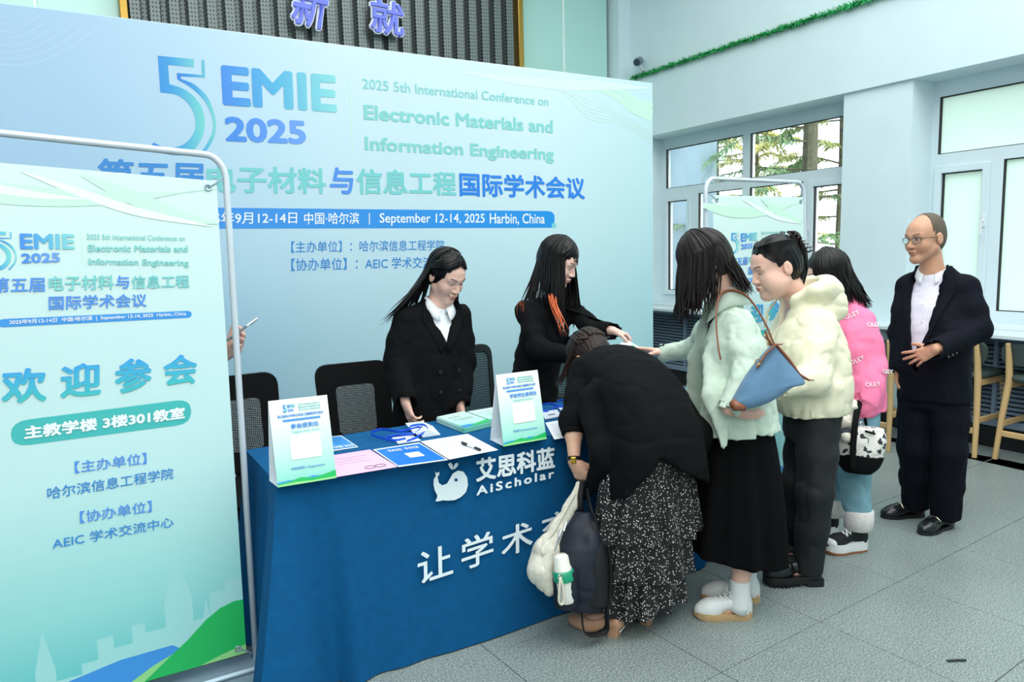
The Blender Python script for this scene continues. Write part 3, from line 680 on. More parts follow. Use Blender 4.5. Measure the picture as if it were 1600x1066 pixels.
    b = [(0.0, .03), (.06, .03), (.06, .055), (.12, .055), (.12, .04), (.2, .04), (.2, .075), (.235, .15), (.27, .075), (.27, .05), (.36, .05), (.36, .07), (.42, .07), (.42, .11), (.48, .11), (.48, .085), (.55, .085), (.55, .12), (.6, .12), (.6, .10), (.68, .10), (.68, .15), (.70, .19), (.735, .215), (.77, .19), (.79, .15), (.79, .10), (.83, .10), (.845, .14), (.86, .10), (.86, .15), (.93, .15), (.93, .17), (1, .17), (1, .0), (0, .0)]
    P('skyline', b, CITY, .0004)
    P('blue_hill', [(.0, .0), (.12, .018), (.3, .042), (.5, .058), (.7, .06), (.74, .045), (.7, .02), (.64, .0)], HBL, .0006)
    P('lime_hill', [(.5, .0), (.62, .028), (.78, .055), (.9, .07), (1, .075), (1, .0)], LGRN, .0008)
    P('green_hill', [(.58, .0), (.68, .035), (.76, .062), (.84, .095), (.9, .112), (.96, .12), (1, .119), (1, .02), (.9, .012), (.8, .0)], GRN, .001)
    return root
banner((-.384, 2.669, .1), (.416, 2.669, .1), (-.359, 2.72, 1.848), (.441, 2.72, 1.798), 'big pale blue conference banner on a tube stand at the left, beside the table end')
b2l, b2r = (2.9602,2.853,1.8009), (3.7892,2.9256,1.8086)
banner((b2l[0], b2l[1] - .04, .1), (b2r[0] + .035, b2r[1] - .05, .1), b2l, b2r, 'smaller looking pale banner on a tube stand before the window, behind the queue')

# ================================================================== TABLE
TH = .765
tx0, tx1, ty0, ty1 = .52, 2.72, 2.48, 3.02
def cloth_mat():
    m = mat('blue_tablecloth', lin(4, 84, 134), .85, var=.08, vscale=30, bump=.12, bscale=700, spec=.2)
    return m
CLOTH = cloth_mat()
def cloth():
    W_, D_ = tx1 - tx0, ty1 - ty0; per = 2 * (W_ + D_); n = 380; m = 22
    vs = []; fs = []
    def perim(s):
        s = s % per
        if s < W_: return (tx0 + s, ty0), (0, -1)
        s -= W_
        if s < D_: return (tx1, ty0 + s), (1, 0)
        s -= D_
        if s < W_: return (tx1 - s, ty1), (0, 1)
        s -= W_
        return (tx0, ty1 - s), (-1, 0)
    cor = [0, W_, W_ + D_, 2 * W_ + D_]
    for i in range(n):
        s = per * i / n; (x, y), (nx, ny) = perim(s)
        dc = min(abs((s - c + per / 2) % per - per / 2) for c in cor); c0 = min(cor, key=lambda c: abs((s - c + per / 2) % per - per / 2))
        w = math.exp(-(dc / .10) ** 2)
        cx, cy = [(tx0, ty0), (tx1, ty0), (tx1, ty1), (tx0, ty1)][cor.index(c0)]
        dx, dy = (-1 if cx == tx0 else 1) * .707, (-1 if cy == ty0 else 1) * .707
        N = Vector((nx, ny)) * (1 - w) + Vector((dx, dy)) * w
        for j in range(m + 1):
            t = j / m; z = TH - t * (TH - .006)
            off = .07 * t + .10 * w * t ** 1.3 * (1.25 if cor.index(c0) == 0 else 1)
            rip = math.exp(-(dc / .35) ** 2)
            off += t * (.022 * rip * math.sin(s * 34) + .006 * math.sin(s * 9 + 1) * t) - .05 * math.exp(-((dc - .16) / .05) ** 2) * t
            rnd = .006 * (1 - (1 - min(t * 14, 1)) ** 2)
            vs.append((x + N.x * (off + rnd - .006), y + N.y * (off + rnd - .006), z if j else TH))
    for i in range(n):
        for j in range(m):
            a = i * (m + 1) + j; b = ((i + 1) % n) * (m + 1) + j
            fs.append((a, b, b + 1, a + 1))
    fs.append(tuple(i * (m + 1) for i in range(n)))
    return vs, fs
table = empty('registration_table', ((tx0 + tx1) / 2, (ty0 + ty1) / 2, 0), 'long registration table under a deep blue printed cloth', 'table')
v_, f_ = cloth()
o = meshobj('tablecloth', v_, f_, CLOTH, None, True); o.data.set_sharp_from_angle(angle=math.radians(50)); adopt(table, o)
adopt(table, MB().box((tx0 + .01, ty0 + .01, .72), (tx1 - .01, ty1 - .01, TH - .006), bev=.004).build('table_top', mat('table_board', lin(190, 180, 160), .5)))
for x in (tx0 + .12, tx1 - .12):
    for y in (ty0 + .06, ty1 - .06): adopt(table, MB().tube([(x, y, 0), (x, y, .72)], .016, 8).build('leg', STEEL))
def TFs(x, z, d): return (x, 2.48 - .07 * (1 - z / TH) - .006 - .010 - d, z)
LET = mat('cloth_white_print', lin(226, 240, 244), .6)
for body, q, w, sp in [('艾思科蓝', ((1.2701,0.6398),(1.6405,0.6312),(1.2762,0.7308)), .032, 1), ('AiScholar', ((1.2668,0.5873),(1.6324,0.5922),(1.2699,0.6234)), .03, 1.32),
    ('让', ((0.9957,0.3028),(1.1429,0.3101),(1.0033,0.4226)), .014, 1), ('学', ((1.1786,0.3088),(1.3215,0.3174),(1.1864,0.4326)), .014, 1), ('术', ((1.3567,0.3168),(1.5059,0.3265),(1.3666,0.4337)), .014, 1), ('交', ((1.5464,0.3252),(1.7122,0.3341),(1.5567,0.446)), .014, 1)]:
    adopt(table, print_text('cloth_lettering', body, q, TFs, LET, None, bold=w, spacing=sp))
WH = [[(886, 432), (893, 441), (908, 434), (906, 450), (898, 460), (905, 490), (922, 502), (945, 493), (960, 468), (975, 442), (1000, 428), (1028, 434), (1046, 463), (1050, 500), (1040, 535), (1015, 560), (985, 575), (950, 578), (925, 576), (905, 581), (887, 581), (895, 565), (897, 551), (884, 526), (878, 497), (880, 470), (890, 455)],
      [(950, 396), (962, 388), (972, 396), (975, 410), (974, 425), (960, 416)], [(985, 393), (1000, 389), (1001, 402), (990, 415), (977, 424), (978, 408)]]
WHQ = [[(1.1012,0.7125),(1.1064,0.7046),(1.1192,0.7078),(1.1165,0.6959),(1.1093,0.6896),(1.1131,0.6658),(1.1264,0.6541),(1.1461,0.6574),(1.1602,0.6742),(1.1745,0.6918),(1.1966,0.6988),(1.2201,0.69),(1.2336,0.6649),(1.2346,0.6356),(1.2237,0.6102),(1.2007,0.595),(1.1743,0.5884),(1.1447,0.5919),(1.1241,0.5975),(1.1072,0.597),(1.0924,0.5999),(1.1,0.6107),(1.1026,0.6209),(1.0935,0.6418),(1.0905,0.6646),(1.0938,0.6847),(1.103,0.6945)],
       [(1.1565,0.7306),(1.1671,0.735),(1.175,0.7274),(1.1766,0.7163),(1.1748,0.705),(1.1636,0.7139)], [(1.1862,0.7278),(1.1991,0.7288),(1.1991,0.7186),(1.1889,0.7103),(1.1774,0.7053),(1.1793,0.7174)], [(1.1786,0.6693),(1.1857,0.6719),(1.1913,0.667),(1.1926,0.6621),(1.188,0.6583),(1.1812,0.6595),(1.1773,0.6641)]]
for i, p in enumerate(WHQ): adopt(table, print_poly('whale_emblem', p, TFs, CLOTH if i == 3 else LET, None, d=.0025 if i == 3 else .0012))
# ---- tent signs
SIGNP = grad_mat('sign_print', [(0, lin(130, 214, 200)), (.35, lin(190, 236, 220)), (.75, lin(232, 250, 240)), (1, lin(246, 252, 250))], axis='Z'); CARD = mat('white_card', lin(222, 230, 240), .5)
def tent(BL, BR, TLp, TRp, back, label, head, sub, foot):
    A, B_, Cc, D = (Vector(p) for p in (BL, BR, TLp, TRp))
    nrm = (B_ - A).cross(Cc - A).normalized()
    def S(u, v, d): return (A * (1 - u) + B_ * u) * (1 - v) + (Cc * (1 - u) + D * u) * v + nrm * d
    r = empty('tent_sign', A, label, 'table sign')
    w = B_ - A; bk = Vector(back)
    o = meshobj('front_face', [S(0, 0, -.001), S(1, 0, -.001), S(1, 1, -.001), S(0, 1, -.001)], [(0, 1, 2, 3)], SIGNP); solid(o, .002); adopt(r, o)
    o = meshobj('rear_face', [bk, bk + w, S(1, 1, -.003), S(0, 1, -.003)], [(0, 1, 2, 3)], CARD); solid(o, .002, 0); adopt(r, o)
    o = meshobj('bottom_flap', [A + Vector((0, 0, .0015)), B_ + Vector((0, 0, .0015)), bk + w + Vector((0, 0, .0015)), bk + Vector((0, 0, .0015))], [(0, 1, 2, 3)], CARD); solid(o, .0015, 0); adopt(r, o)
    T = lambda body, u0, u1, v0, v1, m, w_=.02: adopt(r, print_text('sign_lettering', body, ((u0, v0), (u1, v0), (u0, v1)), S, m, None, bold=w_, d=.001))
    T('5', .22, .29, .845, .935, G_FIVE); T('EMIE', .30, .43, .895, .935, G_EMIE, .04); T('2025', .30, .40, .85, .88, VIO, .03)
    T('2025 5th International Conference on', .48, .86, .915, .935, TEALT); T('Electronic Materials and', .48, .86, .88, .905, TEALT); T('Information Engineering', .48, .86, .845, .87, TEALT)
    T('第五届电子材料与信息工程国际学术会议', .12, .90, .785, .82, VIO)
    adopt(r, print_poly('date_bar', [(.2, .735), (.84, .735), (.84, .76), (.2, .76)], S, VIO, None, .0008))
    T(head, *( (.32, .80) if len(head) < 6 else (.26, .90)), .645, .705, VIO); T(sub, .34, .80, .59, .62, TEALT, .01)
    adopt(r, print_poly('white_square', rounded([(.28, .285), (.80, .285), (.80, .565), (.28, .565)], .03), S, WHT, None, .0008))
    T(foot, .25, .82, .165, .20, VIO, .008)
    adopt(r, print_poly('blue_hill', [(0, .0), (0, .05), (.2, .06), (.45, .05), (.6, .075), (.75, .06), (.8, 0)], S, HBL, None, .0006))
    adopt(r, print_poly('green_hill', [(0, .0), (0, .03), (.2, .045), (.4, .075), (.6, .05), (.8, .07), (1, .10), (1, 0)], S, GRN, None, .0008))
    adopt(r, print_poly('lime_hill', [(0, .0), (0, .02), (.3, .03), (.6, .02), (1, .025), (1, 0)], S, LGRN, None, .001))
    return r
def up(p): return p
s1a, s1b = (0.5176,2.4383,0.767), (0.7144,2.4254,0.767)
tent(s1a, s1b, (0.5232,2.5233,1.0464), (0.7219,2.5095,1.0461), (0.5102,2.5273,0.767), 'white folded tent sign headed 参会报到处 at the left end of the table', '参会报到处', 'Registration Area', '扫码签到 | Registration')
tent((1.3894,2.4349,0.767), (1.5906,2.4328,0.767), (1.4127,2.5215,1.0395), (1.6112,2.5213,1.0393), (1.3943,2.5528,0.767), 'white folded tent sign headed 学校师生报到处 near the bending woman', '学校师生报到处', 'Registration', '会务秘书 Conference Secretary')
# ---- papers
def sheet(name, corners, m, label, cat, t=.0012, z=0.0, group=None):
    A, B_, Cc, D = (Vector(p) + Vector((0, 0, z)) for p in corners)
    o = MB().add([A, B_, Cc, D, A + Vector((0, 0, t)), B_ + Vector((0, 0, t)), Cc + Vector((0, 0, t)), D + Vector((0, 0, t))], [(3, 2, 1, 0), (4, 5, 6, 7), (0, 1, 5, 4), (1, 2, 6, 5), (2, 3, 7, 6), (3, 0, 4, 7)]).build(name, m)
    tag(o, label, cat, group)
    def S(u, v, d): return (A * (1 - u) + B_ * u) * (1 - v) + (D * (1 - u) + Cc * u) * v + Vector((0, 0, t + d))
    return o, S
PINK = mat('pink_paper', lin(244, 186, 220), .6); PAPER = mat('white_paper', lin(238, 242, 248), .6); FLY = mat('blue_flyer', lin(18, 118, 220), .4); INK = mat('ink_grey', lin(150, 158, 170), .6); INKD = mat('ink_dark', lin(60, 70, 90), .6)
def lines(o, S, rows, m=INK, name='text_line'):
    for (u0, u1, v, h) in rows:
        p = meshobj(name, [S(u0, v, .0006), S(u1, v, .0006), S(u1, v + h, .0006), S(u0, v + h, .0006)], [(0, 1, 2, 3)], m); p.parent = o; p.matrix_parent_inverse = o.matrix_world.inverted()
def sheet_text(o, S, body, q, m, w=.02):
    p = print_text('flyer_lettering', body, q, S, m, None, bold=w, d=.0007); p.parent = o; p.matrix_parent_inverse = o.matrix_world.inverted()
o, S = sheet('pink_form', ((0.7129,2.4352,0.767), (0.9377,2.4223,0.767), (0.9368,2.7082,0.767), (0.7407,2.7175,0.767)), PINK, 'pale pink paper form lying beside the left tent sign', 'paper')
lines(o, S, [(.15, .8, .75, .012), (.15, .75, .62, .012), (.2, .8, .5, .012)])
for k in range(2):
    p = MB().tube([Vector(S(.62 + .17 * k + .09 * math.cos(a), .16 + .06 * math.sin(a), .001)) for a in np.linspace(0, 6.0, 14)], .0012, 4, closed=True).build('stamp_ring', INKD); p.parent = o
o, S = sheet('blue_flyer', ((0.9415,2.4195,0.767), (1.1271,2.3953,0.767), (1.14,2.6905,0.767), (0.9473,2.7006,0.767)), PAPER, 'blue flyer with white title lying between the pink and white sheets', 'flyer')
p = print_poly('blue_print', [(.02, .05), (.98, .03), (.97, .94), (.03, .95)], S, FLY, None, .0004); p.parent = o
sheet_text(o, S, '学术会议 · 学术交流', ((.2, .72), (.85, .72), (.2, .84)), WHT); p = print_poly('white_square', [(.42, .32), (.72, .32), (.72, .56), (.42, .56)], S, WHT, None, .0008); p.parent = o
o, S = sheet('sign_in_form', ((1.131,2.3925,0.767), (1.3432,2.3997,0.767), (1.3637,2.6926,0.767), (1.1484,2.6967,0.767)), PAPER, 'white printed sign in sheet with a pen on it', 'paper', z=.0014)
lines(o, S, [(.1, .9, v, .01) for v in (.82, .74, .66, .58, .5, .42, .34)])
pa, pb = Vector((1.2671,2.5552,0.776)), Vector((1.2777,2.4133,0.776))
pen = empty('marker_pen', pa, 'white and black marker pen lying on the sign in sheet', 'pen')
dv = (pb - pa)
adopt(pen, MB().tube([pa, pa + dv * .3], .0055, 10).build('cap', mat('black_plastic', lin(22, 24, 28), .35)), MB().tube([pa + dv * .3, pa + dv * .68], .0048, 10).build('barrel', mat('white_plastic', lin(225, 232, 235), .35)), MB().tube([pa + dv * .68, pa + dv * .93, pb], [.0052, .0052, .002], 10).build('grip', mat('black_plastic', lin(22, 24, 28), .35)))
o, S = sheet('blue_brochure', ((0.7785,2.7782,0.767), (0.912,2.7733,0.767), (0.9135,3.0003,0.767), (0.7935,3.0227,0.767)), PAPER, 'blue picture brochure half behind the left tent sign', 'brochure')
p = print_poly('blue_print', [(.02, .06), (.97, .04), (.96, .96), (.03, .96)], S, mat('brochure_blue', lin(40, 140, 214), .4, var=.25, vscale=9), None, .0004); p.parent = o
sheet_text(o, S, 'EMIE 2025', ((.35, .1), (.92, .1), (.35, .24)), WHT, .03)
o, S = sheet('name_list_sheet', ((1.6101,2.4058,0.767), (1.7783,2.3975,0.767), (1.9262,2.6688,0.767), (1.7397,2.6686,0.767)), PAPER, 'white sheet to the right of the second tent sign', 'paper')
lines(o, S, [(.1, .9, v, .012) for v in (.2, .35, .5, .65, .8)])
o, S = sheet('blue_folder', ((2.369,2.5332,0.767), (2.6852,2.5103,0.767), (2.8925,2.843,0.767), (2.6497,2.9424,0.767)), mat('bright_blue_folder', lin(20, 140, 214), .4), 'bright blue folder on the table between the bending woman and the pale green shirt', 'folder', t=.004)
o, S = sheet('white_slip', ((2.2684,2.3925,0.767), (2.4733,2.3502,0.767), (2.5347,2.4411,0.767), (2.3547,2.5092,0.767)), PAPER, 'white slip of paper in front of the bright blue folder', 'paper', t=.006)
# ---- booklet stacks
BKC = grad_mat('booklet_cover', [(0, lin(120, 214, 190)), (.3, lin(184, 234, 220)), (1, lin(214, 244, 232))], axis='Y'); 
def stack(corners, n, t, grp, which):
    A, B_, Cc, D = (Vector(p) for p in corners)
    for k in range(n):
        j = Vector((rng.uniform(-.002, .002), rng.uniform(-.002, .002), k * t))
        o, S = sheet('booklet', (A + j, B_ + j, Cc + j, D + j), BKC, (f'mint conference booklet on top of the {which} stack' if k == n - 1 else f'mint conference booklet inside the {which} stack of identical ones'), 'booklet', t=t - .0006, group=grp)
        if k == n - 1:
            lines(o, S, [(.15, .6, .72, .02), (.15, .85, .55, .016), (.3, .85, .46, .016)], INKD)
            p = print_poly('blue_wave', [(0, .0), (1, .0), (1, .06), (.6, .07), (.3, .14), (0, .16)], S, HBL, None, .0004); p.parent = o
            p = print_poly('green_wave', [(.2, .0), (1, .0), (1, .2), (.7, .13), (.45, .1)], S, GRN, None, .0006); p.parent = o
stack(((1.362, 2.717, .767), (1.512, 2.751, .767), (1.505, 3.012, .767), (1.353, 2.98, .767)), 5, .005, 'booklets in the left stack', 'left')
stack(((1.522, 2.745, .767), (1.70, 2.765, .767), (1.69, 3.005, .767), (1.517, 2.995, .767)), 5, .005, 'booklets in the right stack', 'right')
# ---- badges and lanyards
RIB = mat('lanyard_blue', lin(20, 84, 210), .45); BADGE = mat('badge_card', lin(226, 236, 248), .35)
def lanyard(pts, label):
    r = empty('lanyard_badge', pts[0], label, 'badge')
    adopt(r, MB().tube([tuple(p) for p in catmull(pts, 40)], .0062, 6, flat=((0, 0, 1), .28)).build('ribbon', RIB)); return r
def zz(px): return px
r = lanyard([(1.1119,2.7635,0.772), (1.052,2.7681,0.775), (1.0068,2.884,0.785), (1.0634,2.9132,0.79), (1.1154,2.8327,0.79), (1.2091,2.8464,0.79), (1.1696,2.7897,0.785), (1.1014,2.8354,0.775), (1.0604,2.8405,0.772)], 'blue lanyard with badge looped on the table behind the blue flyer')
o, S = sheet('badge_card', ((1.0617,2.7236,0.767), (1.1588,2.7141,0.767), (1.1667,2.8122,0.767), (1.075,2.8274,0.767)), BADGE, None, None, t=.003); adopt(r, o); 
r2 = lanyard([(1.1786,2.7781,0.775), (1.1754,2.8717,0.79), (1.2362,2.8737,0.792), (1.2276,2.8013,0.785), (1.1504,2.7465,0.775), (1.1001,2.7216,0.772)], 'blue lanyard lying against the small badge stack')
for k in range(4):
    dz = .006 * k; dx = -.010 * k
    c = [Vector(p) + Vector((dx, -dx * .8, dz)) for p in ((1.1845,2.7593,0.767), (1.2642,2.7532,0.767), (1.3029,2.9222,0.767), (1.2234,2.9377,0.767))]
    o, S = sheet('name_badge', c, BADGE, ['white name badge at the bottom of the small stack', 'second white name badge from the bottom of the small stack', 'third white name badge from the bottom of the small stack', 'white name badge on top of the small stack'][k], 'badge', t=.004, group='name badges in the small stack')
    lines(o, S, [(.1, .9, .75, .1)], PGRN2); lines(o, S, [(.3, .7, .35, .12)], INKD)
for i, (dx, lb) in enumerate([(0, 'name badge with blue ribbon right behind the second tent sign'), (34, 'name badge with blue ribbon next to the bending woman sleeve')]):
    q = [(852 + dx, 650), (874 + dx, 646), (868 + dx, 637), (846 + dx, 641)]
    cs = [((1.7739,2.7204,0.767), (1.8706,2.7275,0.767), (1.9285,2.8544,0.767), (1.8368,2.8545,0.767)), ((1.8998,2.7384,0.767), (1.9881,2.7386,0.767), (2.0509,2.8885,0.767), (1.9577,2.8862,0.767))][i]
    r = lanyard([Vector(cs[3]) + Vector(o_) for o_ in ((.03, -.02, .008), (.0, .0, .012), (.03, .05, .02), (.09, .06, .022), (.11, .02, .012), (.06, .0, .01))], lb)
    o, S = sheet('badge_card', cs, BADGE, None, None, t=.003); lines(o, S, [(.3, .7, .35, .12)], INKD); adopt(r, o)

# ================================================================== OFFICE CHAIRS
CHB = mat('chair_black', lin(8, 10, 12), .8, spec=.2, bump=.15, bscale=500); CHP = mat('chair_plastic', lin(18, 20, 22), .4)
def mesh_fabric(name, c0, c1, sc, rows=False):
    m = bpy.data.materials.new(name); m.use_nodes = True; N = m.node_tree.nodes; L = m.node_tree.links; p = N['Principled BSDF']; p.inputs['Roughness'].default_value = .6
    tc = N.new('ShaderNodeTexCoord')
    if rows:
        w = N.new('ShaderNodeTexWave'); w.wave_type = 'BANDS'; w.bands_direction = 'Z'; w.inputs['Scale'].default_value = sc; w.inputs['Distortion'].default_value = 2.5; w.inputs['Detail Scale'].default_value = .6; L.new(tc.outputs['Object'], w.inputs[0]); out = w.outputs[1]
    else:
        w = N.new('ShaderNodeTexChecker'); mp = N.new('ShaderNodeMapping'); mp.inputs['Rotation'].default_value = (0, .6, 0); L.new(tc.outputs['Object'], mp.inputs[0]); w.inputs['Scale'].default_value = sc; L.new(mp.outputs[0], w.inputs[0]); out = w.outputs[1]
    mx = N.new('ShaderNodeMix'); mx.data_type = 'RGBA'; L.new(out, mx.inputs[0]); mx.inputs[6].default_value = (*c0, 1); mx.inputs[7].default_value = (*c1, 1); L.new(mx.outputs[2], p.inputs['Base Color']); return m
MESHF = mesh_fabric('lumbar_mesh', lin(14, 18, 20), lin(120, 132, 136), 150); MESHR = mesh_fabric('ribbed_mesh', lin(26, 44, 50), lin(78, 104, 110), 22, True)
def chair(kind):
    r = empty('office_chair', (0, 0, 0), None, 'chair')
    w, z0, z1 = .215, .50, .965
    def bk(x, z, d): t = (z - z0) / (z1 - z0); return (x * (1 - .06 * t), .0 + .07 * t + .10 * (x * x) * -4 * .25 + d, z)
    out = rounded([(-w * .86, z0), (w * .86, z0), (w, z1), (-w, z1)], [.06, .06, .075, .075], 6)
    if kind == 0:
        MB().poly_prism(out, bk, 0, .03).build('backrest', CHB, r, smooth=True, sharp=40)
        win = rounded([(-w * .47, z0 + .10), (w * .47, z0 + .10), (w * .5, z0 + .35), (-w * .5, z0 + .35)], .03, 5)
        MB().poly_prism(win, bk, -.004, .034).build('mesh_window', MESHF, r)
    else:
        inner = rounded([(-w * .72, z0 + .04), (w * .72, z0 + .04), (w * .86, z1 - .04), (-w * .86, z1 - .04)], [.05, .05, .05, .05], 6)
        n = len(out); fr = MB(); vs = []
        for ring, d in ((out, -.012), (inner, -.012), (inner, .014), (out, .014)): vs += [bk(x, z, d) for x, z in ring]
        fr.add(vs, [(k * n + i, k * n + (i + 1) % n, ((k + 1) % 4) * n + (i + 1) % n, ((k + 1) % 4) * n + i) for k in range(4) for i in range(n)])
        fr.build('back_frame', CHP, r, smooth=True, sharp=40)
        MB().poly_prism(inner, bk, -.002, .003).build('back_mesh', MESHR, r)
    MB().tube([(0, .06, z0 + .12), (0, .09, .5), (0, .04, .40), (0, -.15, .40)], [.03, .03, .03, .03], 8, flat=((1, 0, 0), .4)).build('back_support', CHP, r, smooth=True)
    MB().poly_prism(rounded([(-.24, -.47), (.24, -.47), (.22, -.02), (-.22, -.02)], .08, 6), lambda x, y, d: (x, y, d), .42, .49).build('seat', CHB, r, smooth=True, sharp=40)
    MB().tube([(0, -.24, .12), (0, -.24, .42)], .028, 12).build('gas_column', CHP, r, smooth=True)
    for k in range(5):
        a = k * 2 * math.pi / 5 + .3; d = Vector((math.cos(a), math.sin(a), 0)); c = Vector((0, -.24, 0))
        MB().tube([c + Vector((0, 0, .11)), c + d * .27 + Vector((0, 0, .075))], [.025, .016], 8).build('base_arm', CHP, r)
        MB().tube([c + d * .28 + d.cross(Vector((0, 0, 1))) * -.018 + Vector((0, 0, .03)), c + d * .28 + d.cross(Vector((0, 0, 1))) * .018 + Vector((0, 0, .03))], .03, 12).build('caster', CHP, r)
    for s in (-1, 1):
        MB().tube([(s * .235, -.12, .44), (s * .265, -.12, .55), (s * .265, -.14, .645)], [.014, .014, .014], 8).box((s * .265 - .025, -.33, .64), (s * .265 + .025, -.06, .665), bev=.01).build('armrest', CHP, r)
    return r
c0 = chair(0); c1 = chair(1)
for i, (o, x, y, rz, lb) in enumerate([(c0, .625, 3.63, 4, 'black office chair half hidden by the big left banner pole'), (None, 1.215, 3.66, -3, 'black office chair with mesh window behind the blue lanyard'), (c1, 1.99, 3.88, 6, 'office chair with ribbed grey mesh back between the two standing staff'), (None, 2.72, 3.85, 0, 'office chair with ribbed mesh back mostly hidden behind the bending woman')]):
    if o is None: o = copy_tree(c0 if i == 1 else c1)
    o.location = (x, y, 0); o.rotation_euler = (0, 0, math.radians(rz)); o['label'] = lb

# ================================================================== FIGURES: implicit surfaces polygonised into one continuous mesh
f32 = np.float32
def nrm_(v): v = np.asarray(v, float); return v / max(np.linalg.norm(v), 1e-9)
def smin(a, b, k):
    if k <= 0: return np.minimum(a, b)
    h = np.maximum(k - np.abs(a - b), 0) / k
    return np.minimum(a, b) - h * h * (k * .25)
class SDF:
    def __init__(s): s.ops = []
    def add(s, fn, lo, hi, k=.01, op='u'):
        s.ops.append((fn, np.asarray(lo, float), np.asarray(hi, float), k, op)); return s
    def cap(s, a, b, ra, rb, k=.01, flat=None, op='u'):
        """tapered capsule; flat=(axis vector, factor>1 squeezes along it)"""
        a = np.asarray(a, float); b = np.asarray(b, float); ab = b - a; L2 = max(ab @ ab, 1e-9); R = max(ra, rb)
        if flat is not None: ax = nrm_(flat[0]); fc = flat[1] - 1
        def fn(X, Y, Z):
            px, py, pz = X - a[0], Y - a[1], Z - a[2]
            t = np.clip((px * ab[0] + py * ab[1] + pz * ab[2]) / L2, 0, 1)
            px, py, pz = px - t * ab[0], py - t * ab[1], pz - t * ab[2]
            if flat is not None:
                q = (px * ax[0] + py * ax[1] + pz * ax[2]) * fc
                px, py, pz = px + q * ax[0], py + q * ax[1], pz + q * ax[2]
            return np.sqrt(px * px + py * py + pz * pz) - (ra + (rb - ra) * t)
        return s.add(fn, np.minimum(a, b) - R, np.maximum(a, b) + R, k, op)
    def chain(s, pts, rs, k=.01, flat=None):
        for i in range(len(pts) - 1): s.cap(pts[i], pts[i + 1], rs[i], rs[i + 1], k, flat)
        return s
    def ell(s, c, r, k=.01, op='u', B=None):
        """ellipsoid; B rows = its axes"""
        c = np.asarray(c, float); r = np.asarray(r, float); B_ = np.eye(3) if B is None else np.asarray(B); R = r.max()
        def fn(X, Y, Z):
            px, py, pz = X - c[0], Y - c[1], Z - c[2]
            q = [(px * B_[i][0] + py * B_[i][1] + pz * B_[i][2]) / r[i] for i in range(3)]
            k0 = np.sqrt(q[0] ** 2 + q[1] ** 2 + q[2] ** 2); k1 = np.sqrt((q[0] / r[0]) ** 2 + (q[1] / r[1]) ** 2 + (q[2] / r[2]) ** 2)
            return k0 * (k0 - 1) / np.maximum(k1, 1e-6)
        return s.add(fn, c - R, c + R, k, op)
    def loft(s, st, side, k=.012, sq=2.0, sub=4):
        """stacked elliptical sections along a smooth spine; st = [(centre, half width, half depth)], side = width direction"""
        if len(st) > 2:
            q = catmull([(*map(float, x[0]), x[1], x[2]) for x in st], (len(st) - 1) * sub); st = [(x[:3], x[3], x[4]) for x in q]
        C_ = np.array([np.asarray(x[0], float) for x in st]); A = np.array([max(x[1], .012) for x in st]); D = np.array([max(x[2], .012) for x in st]); sd = nrm_(side); N = len(st) - 1
        tg = np.array([nrm_(C_[min(i + 1, N)] - C_[max(i - 1, 0)]) for i in range(N + 1)]); FR = np.array([nrm_(np.cross(t, sd)) for t in tg]); SD = np.array([np.cross(f, t) for f, t in zip(FR, tg)])
        G = np.arange(N + 1)
        def fn(X, Y, Z):
            X, Y, Z = (np.asarray(v, f32) for v in np.broadcast_arrays(X, Y, Z)); best = np.full(X.shape, 1e9, f32); S = np.zeros(X.shape, f32); E_ = np.zeros(X.shape, f32)
            for i in range(N):
                ax = C_[i + 1] - C_[i]; L = np.linalg.norm(ax); ax = ax / L; px, py, pz = X - C_[i][0], Y - C_[i][1], Z - C_[i][2]
                h = px * ax[0] + py * ax[1] + pz * ax[2]; t = np.clip(h, 0, L); q = px * px + py * py + pz * pz - 2 * h * t + t * t
                m = q < best; best = np.where(m, q, best); S = np.where(m, i + t / L, S)
                e = np.zeros_like(h) if 0 < i < N - 1 else (np.maximum(-h, h - L) if N == 1 else (-h if i == 0 else h - L))
                E_ = np.where(m, np.maximum(e, 0), E_)
            I = np.minimum(S.astype(np.int32), N - 1); T = S - I
            def ip(arr): return arr[I] + (arr[I + 1] - arr[I]) * T
            px, py, pz = X - ip(C_[:, 0].astype(f32)), Y - ip(C_[:, 1].astype(f32)), Z - ip(C_[:, 2].astype(f32))
            u = np.abs(px * ip(SD[:, 0].astype(f32)) + py * ip(SD[:, 1].astype(f32)) + pz * ip(SD[:, 2].astype(f32))); w = np.abs(px * ip(FR[:, 0].astype(f32)) + py * ip(FR[:, 1].astype(f32)) + pz * ip(FR[:, 2].astype(f32)))
            a, b = ip(A.astype(f32)), ip(D.astype(f32)); k0 = ((u / a) ** sq + (w / b) ** sq) ** (1 / sq); k1 = np.sqrt((u / (a * a)) ** 2 + (w / (b * b)) ** 2)
            d = np.maximum(np.where(k0 > .25, k0 * (k0 - 1) / np.maximum(k1, 1e-6), -.6 * b), -.9 * b)
            return np.where(E_ > 1e-5, np.sqrt(np.maximum(d, 0) ** 2 + E_ * E_), d)
        R = max(A.max(), D.max()) + .02
        return s.add(fn, C_.min(0) - R, C_.max(0) + R, k)
    def sub(s, o, k=.02):
        """adds another field as one operand"""
        lo, hi = o.bounds()
        def fn(X, Y, Z):
            X, Y, Z = np.broadcast_arrays(X, Y, Z); d = np.full(X.shape, 1.0, f32)
            for f_, l, h, kk, op in o.ops:
                v = f_(X, Y, Z); d = smin(d, v, kk) if op == 'u' else (-smin(-d, v, kk) if op == 's' else d + v)
            return d
        return s.add(fn, lo, hi, k)
    def cut(s, fn, lo, hi, k=0.0): return s.add(fn, lo, hi, k, 's')
